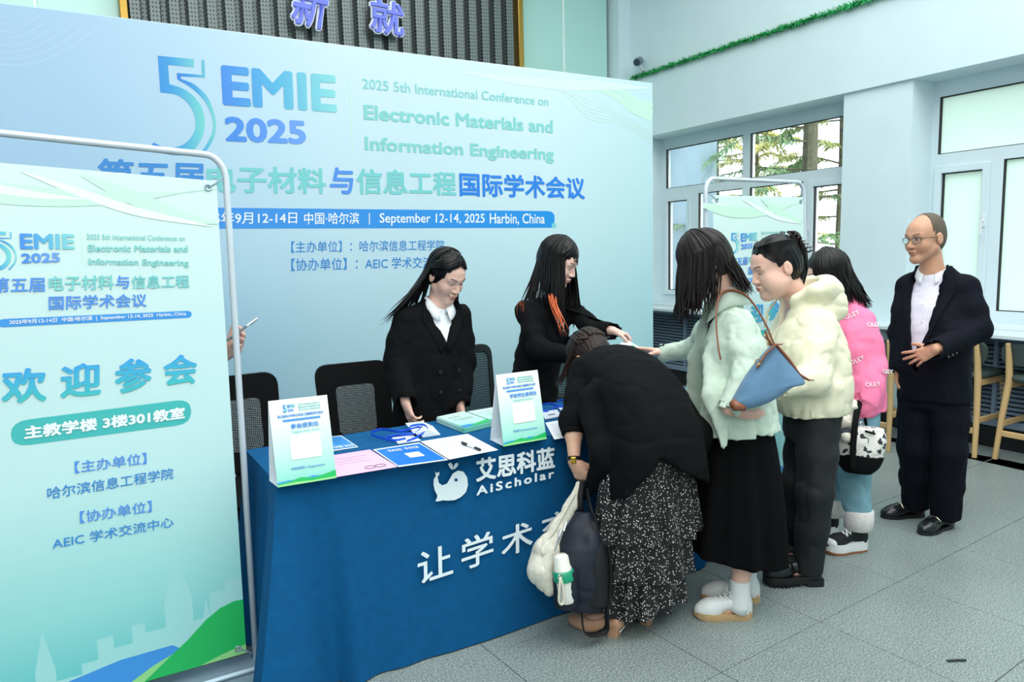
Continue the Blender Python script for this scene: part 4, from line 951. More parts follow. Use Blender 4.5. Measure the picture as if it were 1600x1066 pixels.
    def halfspace(s, p, n, lo=(-9, -9, -9), hi=(9, 9, 9), k=0.0):
        """removes what lies on the side n points to"""
        p = np.asarray(p, float); n = nrm_(n)
        return s.add(lambda X, Y, Z: -((X - p[0]) * n[0] + (Y - p[1]) * n[1] + (Z - p[2]) * n[2]), lo, hi, k, 's')
    def disp(s, fn, lo=(-9, -9, -9), hi=(9, 9, 9)): return s.add(fn, lo, hi, 0, 'd')
    def ev(s, P):
        P = np.atleast_2d(P); X, Y, Z = P[:, 0], P[:, 1], P[:, 2]; d = np.full(len(P), 1.0)
        for fn, lo, hi, k, op in s.ops:
            v = fn(X, Y, Z); d = smin(d, v, k) if op == 'u' else (-smin(-d, v, k) if op == 's' else d + v)
        return d
    def bounds(s):
        u = [o for o in s.ops if o[4] == 'u']; return np.min([o[1] for o in u], 0), np.max([o[2] for o in u], 0)
    def mesh(s, step, fine=()):
        """fine = [(lo, hi, step)] refined boxes"""
        lo, hi = s.bounds(); axs = []
        for a in range(3):
            x = lo[a] - 2.5 * step; out = [x]
            while x < hi[a] + 2.5 * step:
                st = step
                for l, h, fs in fine:
                    if l[a] - fs <= x < h[a]: st = min(st, fs)
                    elif x < l[a] - fs < x + st: st = max(l[a] - fs - x, fs)
                x += st; out.append(x)
            axs.append(np.array(out, f32))
        xs, ys, zs = axs; d = np.full((len(xs), len(ys), len(zs)), 1.0, f32)
        for fn, l, h, k, op in s.ops:
            pad = k + 3 * step
            i0, i1 = np.searchsorted(xs, [l[0] - pad, h[0] + pad]); j0, j1 = np.searchsorted(ys, [l[1] - pad, h[1] + pad]); k0, k1 = np.searchsorted(zs, [l[2] - pad, h[2] + pad])
            if i0 >= i1 or j0 >= j1 or k0 >= k1: continue
            v = fn(xs[i0:i1, None, None], ys[None, j0:j1, None], zs[None, None, k0:k1]).astype(f32)
            w = d[i0:i1, j0:j1, k0:k1]
            d[i0:i1, j0:j1, k0:k1] = smin(w, v, k) if op == 'u' else (-smin(-w, v, k) if op == 's' else w + v)
        return nets(d, xs, ys, zs)
def nets(d, xs, ys, zs):
    s = d < 0; n = np.zeros(tuple(x - 1 for x in d.shape), np.uint8)
    O = [(i, j, k) for i in (0, 1) for j in (0, 1) for k in (0, 1)]
    sl = lambda a, o: a[o[0]:a.shape[0] - 1 + o[0], o[1]:a.shape[1] - 1 + o[1], o[2]:a.shape[2] - 1 + o[2]]
    for o in O: n += sl(s, o)
    mix = (n > 0) & (n < 8); I = np.argwhere(mix); M = len(I)
    V = np.stack([d[I[:, 0] + o[0], I[:, 1] + o[1], I[:, 2] + o[2]] for o in O], 1)
    pos = np.zeros((M, 3)); cnt = np.zeros(M); Oa = np.array(O, float)
    for a in range(8):
        for b in range(a + 1, 8):
            if sum(abs(O[a][q] - O[b][q]) for q in range(3)) != 1: continue
            va, vb = V[:, a], V[:, b]; c = (va < 0) != (vb < 0)
            t = np.where(c, va / np.where(c, va - vb, 1), 0)
            pos += np.where(c[:, None], Oa[a] + t[:, None] * (Oa[b] - Oa[a]), 0); cnt += c
    pos /= cnt[:, None]
    P = np.stack([ax[I[:, q]] + pos[:, q] * (ax[I[:, q] + 1] - ax[I[:, q]]) for q, ax in enumerate((xs, ys, zs))], 1)
    idx = np.full(mix.shape, -1, np.int32); idx[tuple(I.T)] = np.arange(M); Q = []
    for a in range(3):
        b, c = (a + 1) % 3, (a + 2) % 3
        s0 = [slice(None)] * 3; s1 = [slice(None)] * 3; s0[a] = slice(0, -1); s1[a] = slice(1, None)
        ed = s[tuple(s0)] != s[tuple(s1)]; E = np.argwhere(ed); E = E[(E[:, b] > 0) & (E[:, c] > 0) & (E[:, b] < d.shape[b] - 1) & (E[:, c] < d.shape[c] - 1)]
        sg = s[tuple(E.T)]; q = []
        for db, dc in ((1, 1), (0, 1), (0, 0), (1, 0)):
            F = E.copy(); F[:, b] -= db; F[:, c] -= dc; q.append(idx[tuple(F.T)])
        q = np.stack(q, 1); q[~sg] = q[~sg][:, ::-1]; Q.append(q)
    Q = np.concatenate(Q); Q = Q[(Q >= 0).all(1)]
    return P, Q
_vn = np.random.default_rng(3).random((64, 64, 64)).astype(f32)
def vnoise(X, Y, Z):
    X, Y, Z = np.broadcast_arrays(X, Y, Z); o = 0
    x0, y0, z0 = np.floor(X), np.floor(Y), np.floor(Z); fx, fy, fz = X - x0, Y - y0, Z - z0
    fx, fy, fz = (t * t * (3 - 2 * t) for t in (fx, fy, fz)); x0, y0, z0 = (t.astype(np.int32) & 63 for t in (x0, y0, z0))
    for i in (0, 1):
        for j in (0, 1):
            for k in (0, 1):
                o = o + _vn[(x0 + i) & 63, (y0 + j) & 63, (z0 + k) & 63] * (fx if i else 1 - fx) * (fy if j else 1 - fy) * (fz if k else 1 - fz)
    return o - .5
def wrinkle(amp, sc, seed=0, st=(1, 1, 1), amp2=None, sc2=None):
    def fn(X, Y, Z):
        v = amp * 2 * vnoise(X * st[0] / sc + seed, Y * st[1] / sc + seed * 1.7, Z * st[2] / sc)
        r = vnoise(X * st[0] / sc * 1.3 + 9 + seed, Y * st[1] / sc * 1.3, Z * st[2] / sc * 1.3 + seed)
        return v + amp * (1 - np.minimum(np.abs(r) * 5, 1)) * .8
    return fn
# ------------------------------------------------------------------ head
class Head:
    """basis rows: right, forward, up (of the person); c = middle of the head at eye level"""
    def __init__(h, c, fwd, up=(0, 0, 1), s=1.0, female=True, wide=1.0, chub=0.0):
        h.c = np.array(c, float); f = nrm_(fwd); r = nrm_(np.cross(f, np.asarray(up, float))); h.B = np.array([r, f, np.cross(r, f)]); h.s = s
        g = SDF(); w = wide; fem = female
        g.ell((0, -.014, .036), (.074 * w, .093, .086), .0)
        g.ell((0, .030, -.028), (.060 * w, .060, .082), .035)
        g.ell((0, .050, .036), (.054 * w, .040, .045), .03)                       # forehead
        for x in (-1, 1):
            g.cap((x * .052 * w, .0, -.058), (x * .013, .066, -.104), .017 if fem else .02, .015 if fem else .018, .03)
            g.ell((x * .036 * w, .060, -.034), (.026, .026, .028), .03)             # cheek
            g.cap((x * .012, .090, .020), (x * .042, .076, .018), .007, .008, .02)       # brow ridge
        if chub:
            for x in (-1, 1): g.ell((x * .040 * w, .036, -.062), (.034 + chub, .046, .044), .03)
            g.ell((0, .030, -.098), (.045, .05, .024 + chub), .03)
        g.ell((0, .076, -.104), (.02, .017, .017), .025)
        for x in (-1, 1): g.ell((x * .031, .104, .000), (.021, .02, .012), .014, 's')  # eye sockets
        for x in (-1, 1): g.ell((x * .0315, .0735, .001), (.0155, .0155, .0128), .004)     # lids over the eyeballs
        g.cap((0, .090, .008), (0, .108, -.034), .0065, .0105, .012); 
        for x in (-1, 1): g.ell((x * .0115, .099, -.038), (.0085, .010, .007), .008)
        g.ell((0, .094, -.062), (.024, .012, .008), .008); g.ell((0, .092, -.0735), (.020, .012, .008), .008)
        g.ell((0, .112, -.0675), (.022, .012, .0016), .004, 's')
        for x in (-1, 1):
            g.ell((x * .077 * w, -.012, -.010), (.0075, .019, .031), .008); g.ell((x * .087 * w, -.006, -.006), (.006, .009, .017), .006, 's')
        h.g = g
    def loc(h, p): return (np.asarray(p, float) @ h.B) * h.s + h.c          # local -> world
    def world_fn(h):
        B, c, s = h.B, h.c, h.s
        def fn(X, Y, Z):
            X, Y, Z = np.broadcast_arrays(X, Y, Z); px, py, pz = (X - c[0]) / s, (Y - c[1]) / s, (Z - c[2]) / s
            u = (px * B[0][0] + py * B[0][1] + pz * B[0][2]).astype(f32); v = (px * B[1][0] + py * B[1][1] + pz * B[1][2]).astype(f32); w = (px * B[2][0] + py * B[2][1] + pz * B[2][2]).astype(f32)
            d = np.full(u.shape, .2, f32)
            for f_, lo, hi, k, op in h.g.ops:
                x = f_(u, v, w); d = smin(d, x, k) if op == 'u' else -smin(-d, x, k)
            return d * s
        return fn
    def surf(h, x, z, off=0.0, y0=.17):
        """point of the face seen from the front at local x,z"""
        x = np.atleast_1d(x).astype(float); z = np.atleast_1d(z).astype(float); y = np.full(len(x), y0)
        for _ in range(40): y = y - .8 * h.g.ev(np.stack([x, y, z], 1))
        return np.stack([x, y + off, z], 1)
    def patch(h, name, pts, m, root, off=.0008, n=3):
        """outline of local (x,z) points, ring-filled on the face"""
        p = np.array(pts, float); c = p.mean(0); V = [h.surf(c[0], c[1], off)[0]]; F = []; N = len(p)
        for k in range(1, n + 1):
            q = c + (p - c) * k / n; V += list(h.surf(q[:, 0], q[:, 1], off * (1 if k < n else .2)))
        for i in range(N): F.append((0, 1 + i, 1 + (i + 1) % N))
        for k in range(n - 1):
            for i in range(N): a, b = 1 + k * N + i, 1 + k * N + (i + 1) % N; F.append((a, a + N, b + N, b))
        o = meshobj(name, [h.loc(v) for v in V], F, m, None, True); adopt(root, o); return o
SKINS = {}
def skin(n, c): return mat('skin_' + n, c, .48, spec=.35, var=.03, vscale=60, sss=.12)
LIP = mat('lips', lin(196, 104, 100), .4); BROW = mat('brow_hair', lin(52, 42, 40), .7); EYEW = mat('eye_white', lin(226, 222, 218), .3); IRIS = mat('iris', lin(34, 24, 22), .15); LASH = mat('lashes', lin(24, 20, 22), .6)
def face(h, root, down=True, lip=LIP, brow=BROW, lipw=1.0):
    for x in (-1, 1):
        t = np.linspace(0, 1, 7)
        up_ = [(x * (.016 + .034 * a), .0225 + .006 * math.sin(2.4 * a) + .0018) for a in t]; dn = [(x * (.016 + .034 * a), .0225 + .006 * math.sin(2.4 * a) - .0016 * (1 - .5 * a)) for a in t]
        h.patch('eyebrow', up_ + dn[::-1], brow, root, .0016, 2)
        # eye: opening with white and iris, lash line above
        ez = -.0035 if down else 0.0; oh = .0022 if down else .0042
        ring = [(x * (.0315 + .0135 * math.cos(a)), ez + oh * math.sin(a) - (.0 if not down else .0012 * math.cos(a) ** 2)) for a in np.linspace(0, 6.2832, 15)[:-1]]
        e = h.patch('eye', ring, EYEW, root, .0008, 2)
        ir = [(x * .0315 + .0046 * math.cos(a), ez + min(.0046, oh) * math.sin(a)) for a in np.linspace(0, 6.2832, 11)[:-1]]
        o = h.patch('iris', ir, IRIS, root, .0016, 2); o.parent = e; o.matrix_parent_inverse = e.matrix_world.inverted()
        lu = [(x * (.0315 + .015 * math.cos(a)), ez + (oh + .0018) * math.sin(a)) for a in np.linspace(0, 3.1416, 9)]; ld = [(x * (.0315 + .014 * math.cos(a)), ez + (oh - .0004) * math.sin(a)) for a in np.linspace(0, 3.1416, 9)]
        h.patch('eyelash', lu + ld[::-1], LASH, root, .0020, 1)
    u = [(.0225 * lipw * math.cos(a), -.0665 + (.0072 - .0018 * math.exp(-(math.cos(a) / .18) ** 2)) * math.sin(a)) for a in np.linspace(0, 3.1416, 13)]
    l = [(.0225 * lipw * math.cos(a), -.0668 + .0098 * math.sin(a)) for a in np.linspace(3.1416, 6.2832, 13)]
    h.patch('lips', u + l[1:-1], lip, root, .0009, 3)
# ------------------------------------------------------------------ hands
def hand(g, W, d, n, curl=(.25, .3, .35, .4), thumb=1, s=1.0, spread=.06, tcurl=.5, seg=1.0):
    """wrist W, direction d to the knuckles, n = palm normal (side fingers curl to), thumb=+1/-1 side of cross(n,d)"""
    W = np.array(W, float); d = nrm_(d); n = np.asarray(n, float); n = nrm_(n - d * (n @ d)); sd = np.cross(n, d) * thumb   # sd points to the thumb side
    L = .082 * s
    g.cap(W, W + d * .03 * s, .024 * s, .027 * s, .012, (n, 1.5))
    for q, ln in ((.026, .074), (.009, .080), (-.008, .076), (-.024, .066)):
        g.cap(W + d * .012 * s + sd * q * .5 * s, W + d * (ln - .002) * s + sd * q * s, .0145 * s, .0115 * s, .010, (n, 1.12))
    for i, (q, ln, r) in enumerate(((.027, .072, .0084), (.0092, .080, .0086), (-.0088, .075, .0082), (-.0255, .058, .0073))):
        b = W + d * (.078, .084, .080, .070)[i] * s + sd * q * s; a = 0.0; v = nrm_(d + sd * (spread * (1.5 - i)))
        p = b - v * .012 * s; g.cap(p, b, r * 1.15 * s, r * s * 1.05, .006)
        for j, fr in enumerate((.45, .30, .25)):
            a += curl[i] * (.8, 1.1, .9)[j]; dr = v * math.cos(a) + n * math.sin(a); e = b + dr * ln * fr * s * seg
            g.cap(b, e, r * (1.04, .97, .9)[j] * s, r * (.97, .9, .78)[j] * s, .003); b = e
    b = W + d * .018 * s + sd * .016 * s + n * .006 * s; v = nrm_(d * .72 + sd * .62 + n * .30)
    e = b + v * .040 * s; g.cap(b, e, .0155 * s, .0115 * s, .012)
    v2 = nrm_(v * math.cos(tcurl * .5) + (n * .6 + d * .6 - sd * .3) * math.sin(tcurl * .5)); e2 = e + v2 * .031 * s; g.cap(e, e2, .0110 * s, .0098 * s, .004)
    v3 = nrm_(v2 * math.cos(tcurl * .5) + (n * .6 + d * .5 - sd * .6) * math.sin(tcurl * .5)); g.cap(e2, e2 + v3 * .024 * s, .0096 * s, .0075 * s, .003)
    return W + d * .085 * s
# ------------------------------------------------------------------ hair made of locks
def lock_mesh(mb, pts, w, side, th=.35, n=6, m=12):
    c = catmull(pts, m); R = [w * (.55 + .45 * math.sin(min(1, .25 + 1.1 * i / m) * 1.57)) * (1 if i < m * .7 else max(.12, (m - i) / (m * .3))) for i in range(m + 1)]
    mb.tube(c, R, n, flat=(side, th), cap=True)
def hair_mat(name, c, rough=.34):
    return mat(name, c, rough, spec=.3, bump=.4, bscale=90, stretch=(1, 1, .05), var=.25, vscale=40)
def cap_pt(h, th, az, k=1.0):
    """point above the scalp: th from the crown, az from the front (radians, + to the person's left)"""
    r = np.array([.080, .101, .095]) * k; c = np.array([0, -.013, .036])
    return c + r * np.array([-math.sin(th) * math.sin(az), math.sin(th) * math.cos(az), math.cos(th)])
def hair_cap(h, m, root, cutc=(0, .125, -.045), cutr=(.066, .085, .112), name='hair', grow=1.0, extra=None, thick=.012, step=.0045):
    g = SDF(); g.ell((0, -.014, .036), np.array((.074 + thick * .8, .093 + thick, .086 + thick)) * grow, 0)
    g.ell((0, -.035, -.015), np.array((.068 + thick * .7, .066 + thick, .075)) * grow, .03)
    g.ell(cutc, cutr, .008, 's'); g.halfspace((0, 0, -.085), (0, .2, -1))
    if extra: extra(g)
    g.disp(lambda X, Y, Z: .0011 * np.sin(np.arctan2(X, Y + .013 - .0 * Z) * 30 + 8 * vnoise(X * 20, Y * 20, Z * 20)) + 0 * Z)
    P, Q = g.mesh(step); o = quadmesh(name, P @ h.B * h.s + h.c, Q, m); adopt(root, o); return o
def fall_locks(h, mb, az0, az1, n, L, end, rr, w=.013, part=.0, crown_th=.12, kk=1.02, grav=(0, 0, -1), lay=1, side_fall=None, stop=1.62):
    """locks that start near the parting, run over the scalp and fall by gravity"""
    n = int(n * 1.7); w = w * .68
    for i in range(n):
        az = az0 + (az1 - az0) * (i + rr.uniform(.2, .8)) / n; k = kk + rr.uniform(-.01, .03)
        pts = [h.loc(cap_pt(h, t, az, k)) for t in (crown_th, .55, 1.0, 1.35, stop)]
        p = pts[-1]; l = L * rr.uniform(.88, 1.06); e = np.asarray(end(az), float); g_ = np.asarray(grav, float)
        for t in (.3, .6, .85, 1.0): pts.append(p + g_ * l * t + e * t ** 1.2 + np.array([rr.uniform(-1, 1), rr.uniform(-1, 1), 0]) * .012 * t)
        out = nrm_(pts[4] - h.c); side = np.cross(out, (0, 0, 1))
        lock_mesh(mb, pts, w * rr.uniform(.8, 1.25), side, .4)
# ------------------------------------------------------------------ clothes
def frame_of(st, side):
    """u,h,w frame on top section of a torso loft"""
    a, b = np.asarray(st[-2][0], float), np.asarray(st[-1][0], float); ax = nrm_(b - a); fr = nrm_(np.cross(ax, nrm_(side))); return b, np.cross(fr, ax), fr, ax
class TF_:
    """torso frame: o origin, u to the person's right, w forward, h up the spine"""
    def __init__(s, o, side, axis): s.o = np.array(o, float); s.a = nrm_(axis); s.w = nrm_(np.cross(s.a, nrm_(side))); s.u = np.cross(s.w, s.a)
    def p(s, u, h, w): return s.o + s.u * u + s.a * h + s.w * w
    def q(s, X, Y, Z):
        x, y, z = X - s.o[0], Y - s.o[1], Z - s.o[2]; return tuple(x * v[0] + y * v[1] + z * v[2] for v in (s.u, s.a, s.w))
def vcut(T, h0, slope, w0=0.0, hmax=.5, u0=0.0, umax=.2, wmax=.17):
    """V opening: below h0 closed, opens with slope above"""
    c = 1 / math.sqrt(1 + slope * slope)
    def fn(X, Y, Z):
        u, h, w = T.q(X, Y, Z); return np.maximum(np.maximum((np.abs(u - u0) - slope * (h - h0)) * c, np.abs(u - u0) - umax), np.maximum(w0 - w, w - wmax))
    return fn
def strip_on(T, g, inner, outer, name, m, root, off=.004, th=.005, n=14, k=5, w0=.4):
    """cloth strip (lapel, placket) laid on the surface g between two (u,h) polylines in torso frame"""
    A = catmull([(a, b, 0) for a, b in inner], n); B_ = catmull([(a, b, 0) for a, b in outer], n); UV = np.array([[a * (1 - j / k) + b * j / k for j in range(k + 1)] for a, b in zip(A, B_)]).reshape(-1, 3)
    P = T.o + UV[:, :1] * T.u + UV[:, 1:2] * T.a; w = np.full(len(P), w0)
    for _ in range(60): w = w - np.clip(.7 * g.ev(P + w[:, None] * T.w), -.02, .05)
    w = np.maximum(w, -.05); w = np.where(np.abs(g.ev(P + w[:, None] * T.w)) > .01, np.nan, w)
    W2 = w.reshape(n + 1, k + 1)
    if np.isnan(W2).any():
        good = ~np.isnan(W2)
        med = np.nanmedian(W2) if good.any() else .1
        for i in range(n + 1):
            r_ = W2[i]; ok = ~np.isnan(r_)
            if ok.any(): W2[i] = np.interp(np.arange(k + 1), np.arange(k + 1)[ok], r_[ok])
            else: W2[i] = W2[i - 1] if i else med
    P = P + (W2.reshape(-1) + off)[:, None] * T.w
    F = [(i * (k + 1) + j, i * (k + 1) + j + 1, (i + 1) * (k + 1) + j + 1, (i + 1) * (k + 1) + j) for i in range(n) for j in range(k)]
    o = meshobj(name, P, F, m, None, True); solid(o, th, 1.0); adopt(root, o); return o
def snap(g, P, off=.004, it=6):
    """moves points onto the surface of g"""
    P = np.atleast_2d(np.asarray(P, float)).copy(); e = .004
    for _ in range(it):
        d = g.ev(P); G = np.stack([g.ev(P + e * np.eye(3)[a]) - g.ev(P - e * np.eye(3)[a]) for a in range(3)], 1); G /= np.maximum(np.linalg.norm(G, axis=1, keepdims=True), 1e-6); P = P - .8 * np.clip(d - off, -.05, .05)[:, None] * G
    return P
def collar(T, prof, a, b, name, m, root, gap=.35, n=30, th=.004, c=(0, 0), flare=0.0, lean=0.0):
    """band round the neck; prof=[(extra radius, height)], gap = half opening at the front (radians)"""
    V = []
    for i in range(n + 1):
        t = gap + (2 * math.pi - 2 * gap) * i / n; f = abs(math.cos(t / 2)) ** 3 * (1 if True else 0)
        for e, hh in prof: V.append(T.p(c[0] + (a + e) * math.sin(t), hh - lean * max(0, math.cos(t)) - flare * math.exp(-((min(t, 2 * math.pi - t) - gap) / .5) ** 2) * (e > .004), c[1] + (b + e) * math.cos(t)))
    k = len(prof); F = [(i * k + j, (i + 1) * k + j, (i + 1) * k + j + 1, i * k + j + 1) for i in range(n) for j in range(k - 1)]
    o = meshobj(name, V, F, m, None, True); solid(o, th, 1.0); adopt(root, o); return o
def cloth(name, g, m, root, step=.0075, fine=()):
    P, Q = g.mesh(step, fine); o = quadmesh(name, P, Q, m); adopt(root, o); return o
def body(name, g, m, root, head=None, hands=(), step=.014, hs=.0036, ks=.0045):
    fine = []
    if head is not None: fine.append((head.c - .115, head.c + .12, hs))
    for c in hands: fine.append((np.asarray(c) - .085, np.asarray(c) + .085, ks))
    P, Q = g.mesh(step, fine); o = quadmesh(name, P, Q, m); adopt(root, o); return o
def shoe_frame(toe, heel): 
    t, h = np.array(toe, float), np.array(heel, float); d = t - h; d[2] = 0; L = np.linalg.norm(d); d /= L; return h, d, np.array([d[1], -d[0], 0]), L
def put(fr, p): h, d, r, L = fr; return np.array([h[0], h[1], 0]) + d * p[0] + r * p[1] + np.array([0, 0, p[2]])
def foot_profile(t, w):
    """half width along the foot (0 heel..1 toe), asymmetric offset"""
    return w * np.interp(t, [0, .06, .2, .45, .68, .85, .95, 1.0], [.0, .55, .72, .74, 1.0, .86, .55, 0])
def sole(fr, w, z0, z1, name, m, root, heel=0.0, wave=0.0, n=36, toe_up=0.0):
    h, d, r, L = fr; ts = [(1 - math.cos(math.pi * i / n)) / 2 for i in range(n + 1)]; out = [(t, 1) for t in ts] + [(t, -1) for t in ts[::-1][1:-1]]
    V = []
    for lv in (0, 1, 2):
        for t, s_ in out:
            hw = foot_profile(t, w) * (1.0 if lv == 1 else .94); zt = z1 + heel * max(0, 1 - t / .55) ** 1.0 * (1 if t < .55 else 0) + wave * math.sin(t * 9 + 1)
            z = (z0, z0 + (zt - z0) * .5, zt)[lv] + (toe_up * max(0, (t - .7) / .3) ** 2 if lv < 3 else 0)
            V.append(put(fr, (t * L, s_ * hw, z)))
    N = len(out); F = [(k * N + i, k * N + (i + 1) % N, (k + 1) * N + (i + 1) % N, (k + 1) * N + i) for k in (0, 1) for i in range(N)]
    F += [tuple(range(N - 1, -1, -1)), tuple(range(2 * N, 3 * N))]
    o = meshobj(name, V, F, m, None, True); o.data.set_sharp_from_angle(angle=math.radians(60)); adopt(root, o); return o
def upper(fr, w, z, hh, ankle, name, m, root, low=.5, step=.0042, heel=0.0, toe=1.0):
    """shoe upper: blended volumes from heel to toe, opening cut where the ankle goes in"""
    h, d, r, L = fr; g = SDF(); B_ = np.array([d, r, (0, 0, 1)])
    g.ell(put(fr, (L * .76, 0, z + .012)), (L * .235, w * .86, hh * .44 * toe), .0, B=B_); g.ell(put(fr, (L * .16, 0, z + .02 + heel)), (L * .15, w * .70, hh * .82), .03, B=B_)
    g.cap(put(fr, (L * .2, 0, z + hh * .55 + heel)), put(fr, (L * .70, 0, z + hh * .32)), w * .62, w * .66, .03)
    g.halfspace((0, 0, z + .0), (0, 0, -1))
    P, Q = g.mesh(step); o = quadmesh(name, P, Q, m); adopt(root, o); return o, g

# ================================================================== PEOPLE
def A3(p): return np.array(p, float)
def mix(a, b, t): return A3(a) * (1 - t) + A3(b) * t
UPV = np.array([0, 0, 1.0])
def limbs(g, arms=(), legs=(), fem=True, k=.02):
    for s, e, w in arms:
        g.chain([s, mix(s, e, .5), e], [.040, .038, .034] if fem else [.046, .045, .039], k); g.chain([e, mix(e, w, .35), w], [.033, .033, .0225] if fem else [.039, .038, .027], k)
    for h, kn, an in legs:
        g.chain([h, mix(h, kn, .5), kn], [.066, .060, .046], k); g.chain([kn, mix(kn, an, .35), an], [.047, .048, .031], k)
def start(label, loc):
    r = empty('person', loc, label, 'person', None); return r
SK1 = skin('fair', lin(230, 188, 170)); SK2 = skin('pale', lin(232, 194, 180)); SK3 = skin('rosy', lin(236, 190, 172)); SK4 = skin('tan', lin(204, 156, 128)); SK5 = skin('warm', lin(226, 178, 152))
BLK = mat('black_suiting', lin(13, 14, 16), .85, spec=.12, bump=.10, bscale=420); BLK2 = mat('black_jersey', lin(9, 9, 11), .9, spec=.1, bump=.12, bscale=300)
SHIRT = mat('white_shirt', lin(236, 240, 244), .7, bump=.08, bscale=300); NAVY = mat('navy_suiting', lin(10, 13, 24), .8, spec=.15, bump=.10, bscale=420)
HB = hair_mat('black_hair', lin(13, 11, 12)); HBR = hair_mat('dark_brown_hair', lin(26, 18, 17), .38); HOR = hair_mat('copper_hair', lin(206, 104, 62), .4); HBB = hair_mat('soft_brown_hair', lin(38, 26, 22), .5)
def torso_body(g, st, side, shr=.70):
    g.loft([(c, a * shr, b * shr) for c, a, b in st], side, .03)
def neck(g, n, H, r=.050, k=.025): g.cap(A3(n) - UPV * .01, H.loc((0, -.022, -.055)), r * 1.05, r * .95, k)
def sleeves(g, arms, r, k=.03):
    """sleeve tubes with an open cuff, blended into the garment"""
    for (s, e, w), rr in zip(arms, r):
        w = mix(e, w, 1.09); o = SDF(); o.chain([s, mix(s, e, .55), e], [rr[0], (rr[0] + rr[1]) / 2, rr[1]], .03); o.cap(e, w, rr[1], rr[2], .03); d = nrm_(A3(w) - A3(e))
        o.halfspace(A3(w), d); o.cap(A3(w) - d * .012, A3(w) + d * .08, rr[2] - .007, rr[2] - .007, 0, None, 's'); g.sub(o, k)
def on_foot(legs, feet, z=.10):
    """ankles set over the heel of each shoe"""
    return [(l[0], l[1], tuple(mix(f[1], f[0], .22) * (1, 1, 0) + (0, 0, z))) for l, f in zip(legs, feet)]
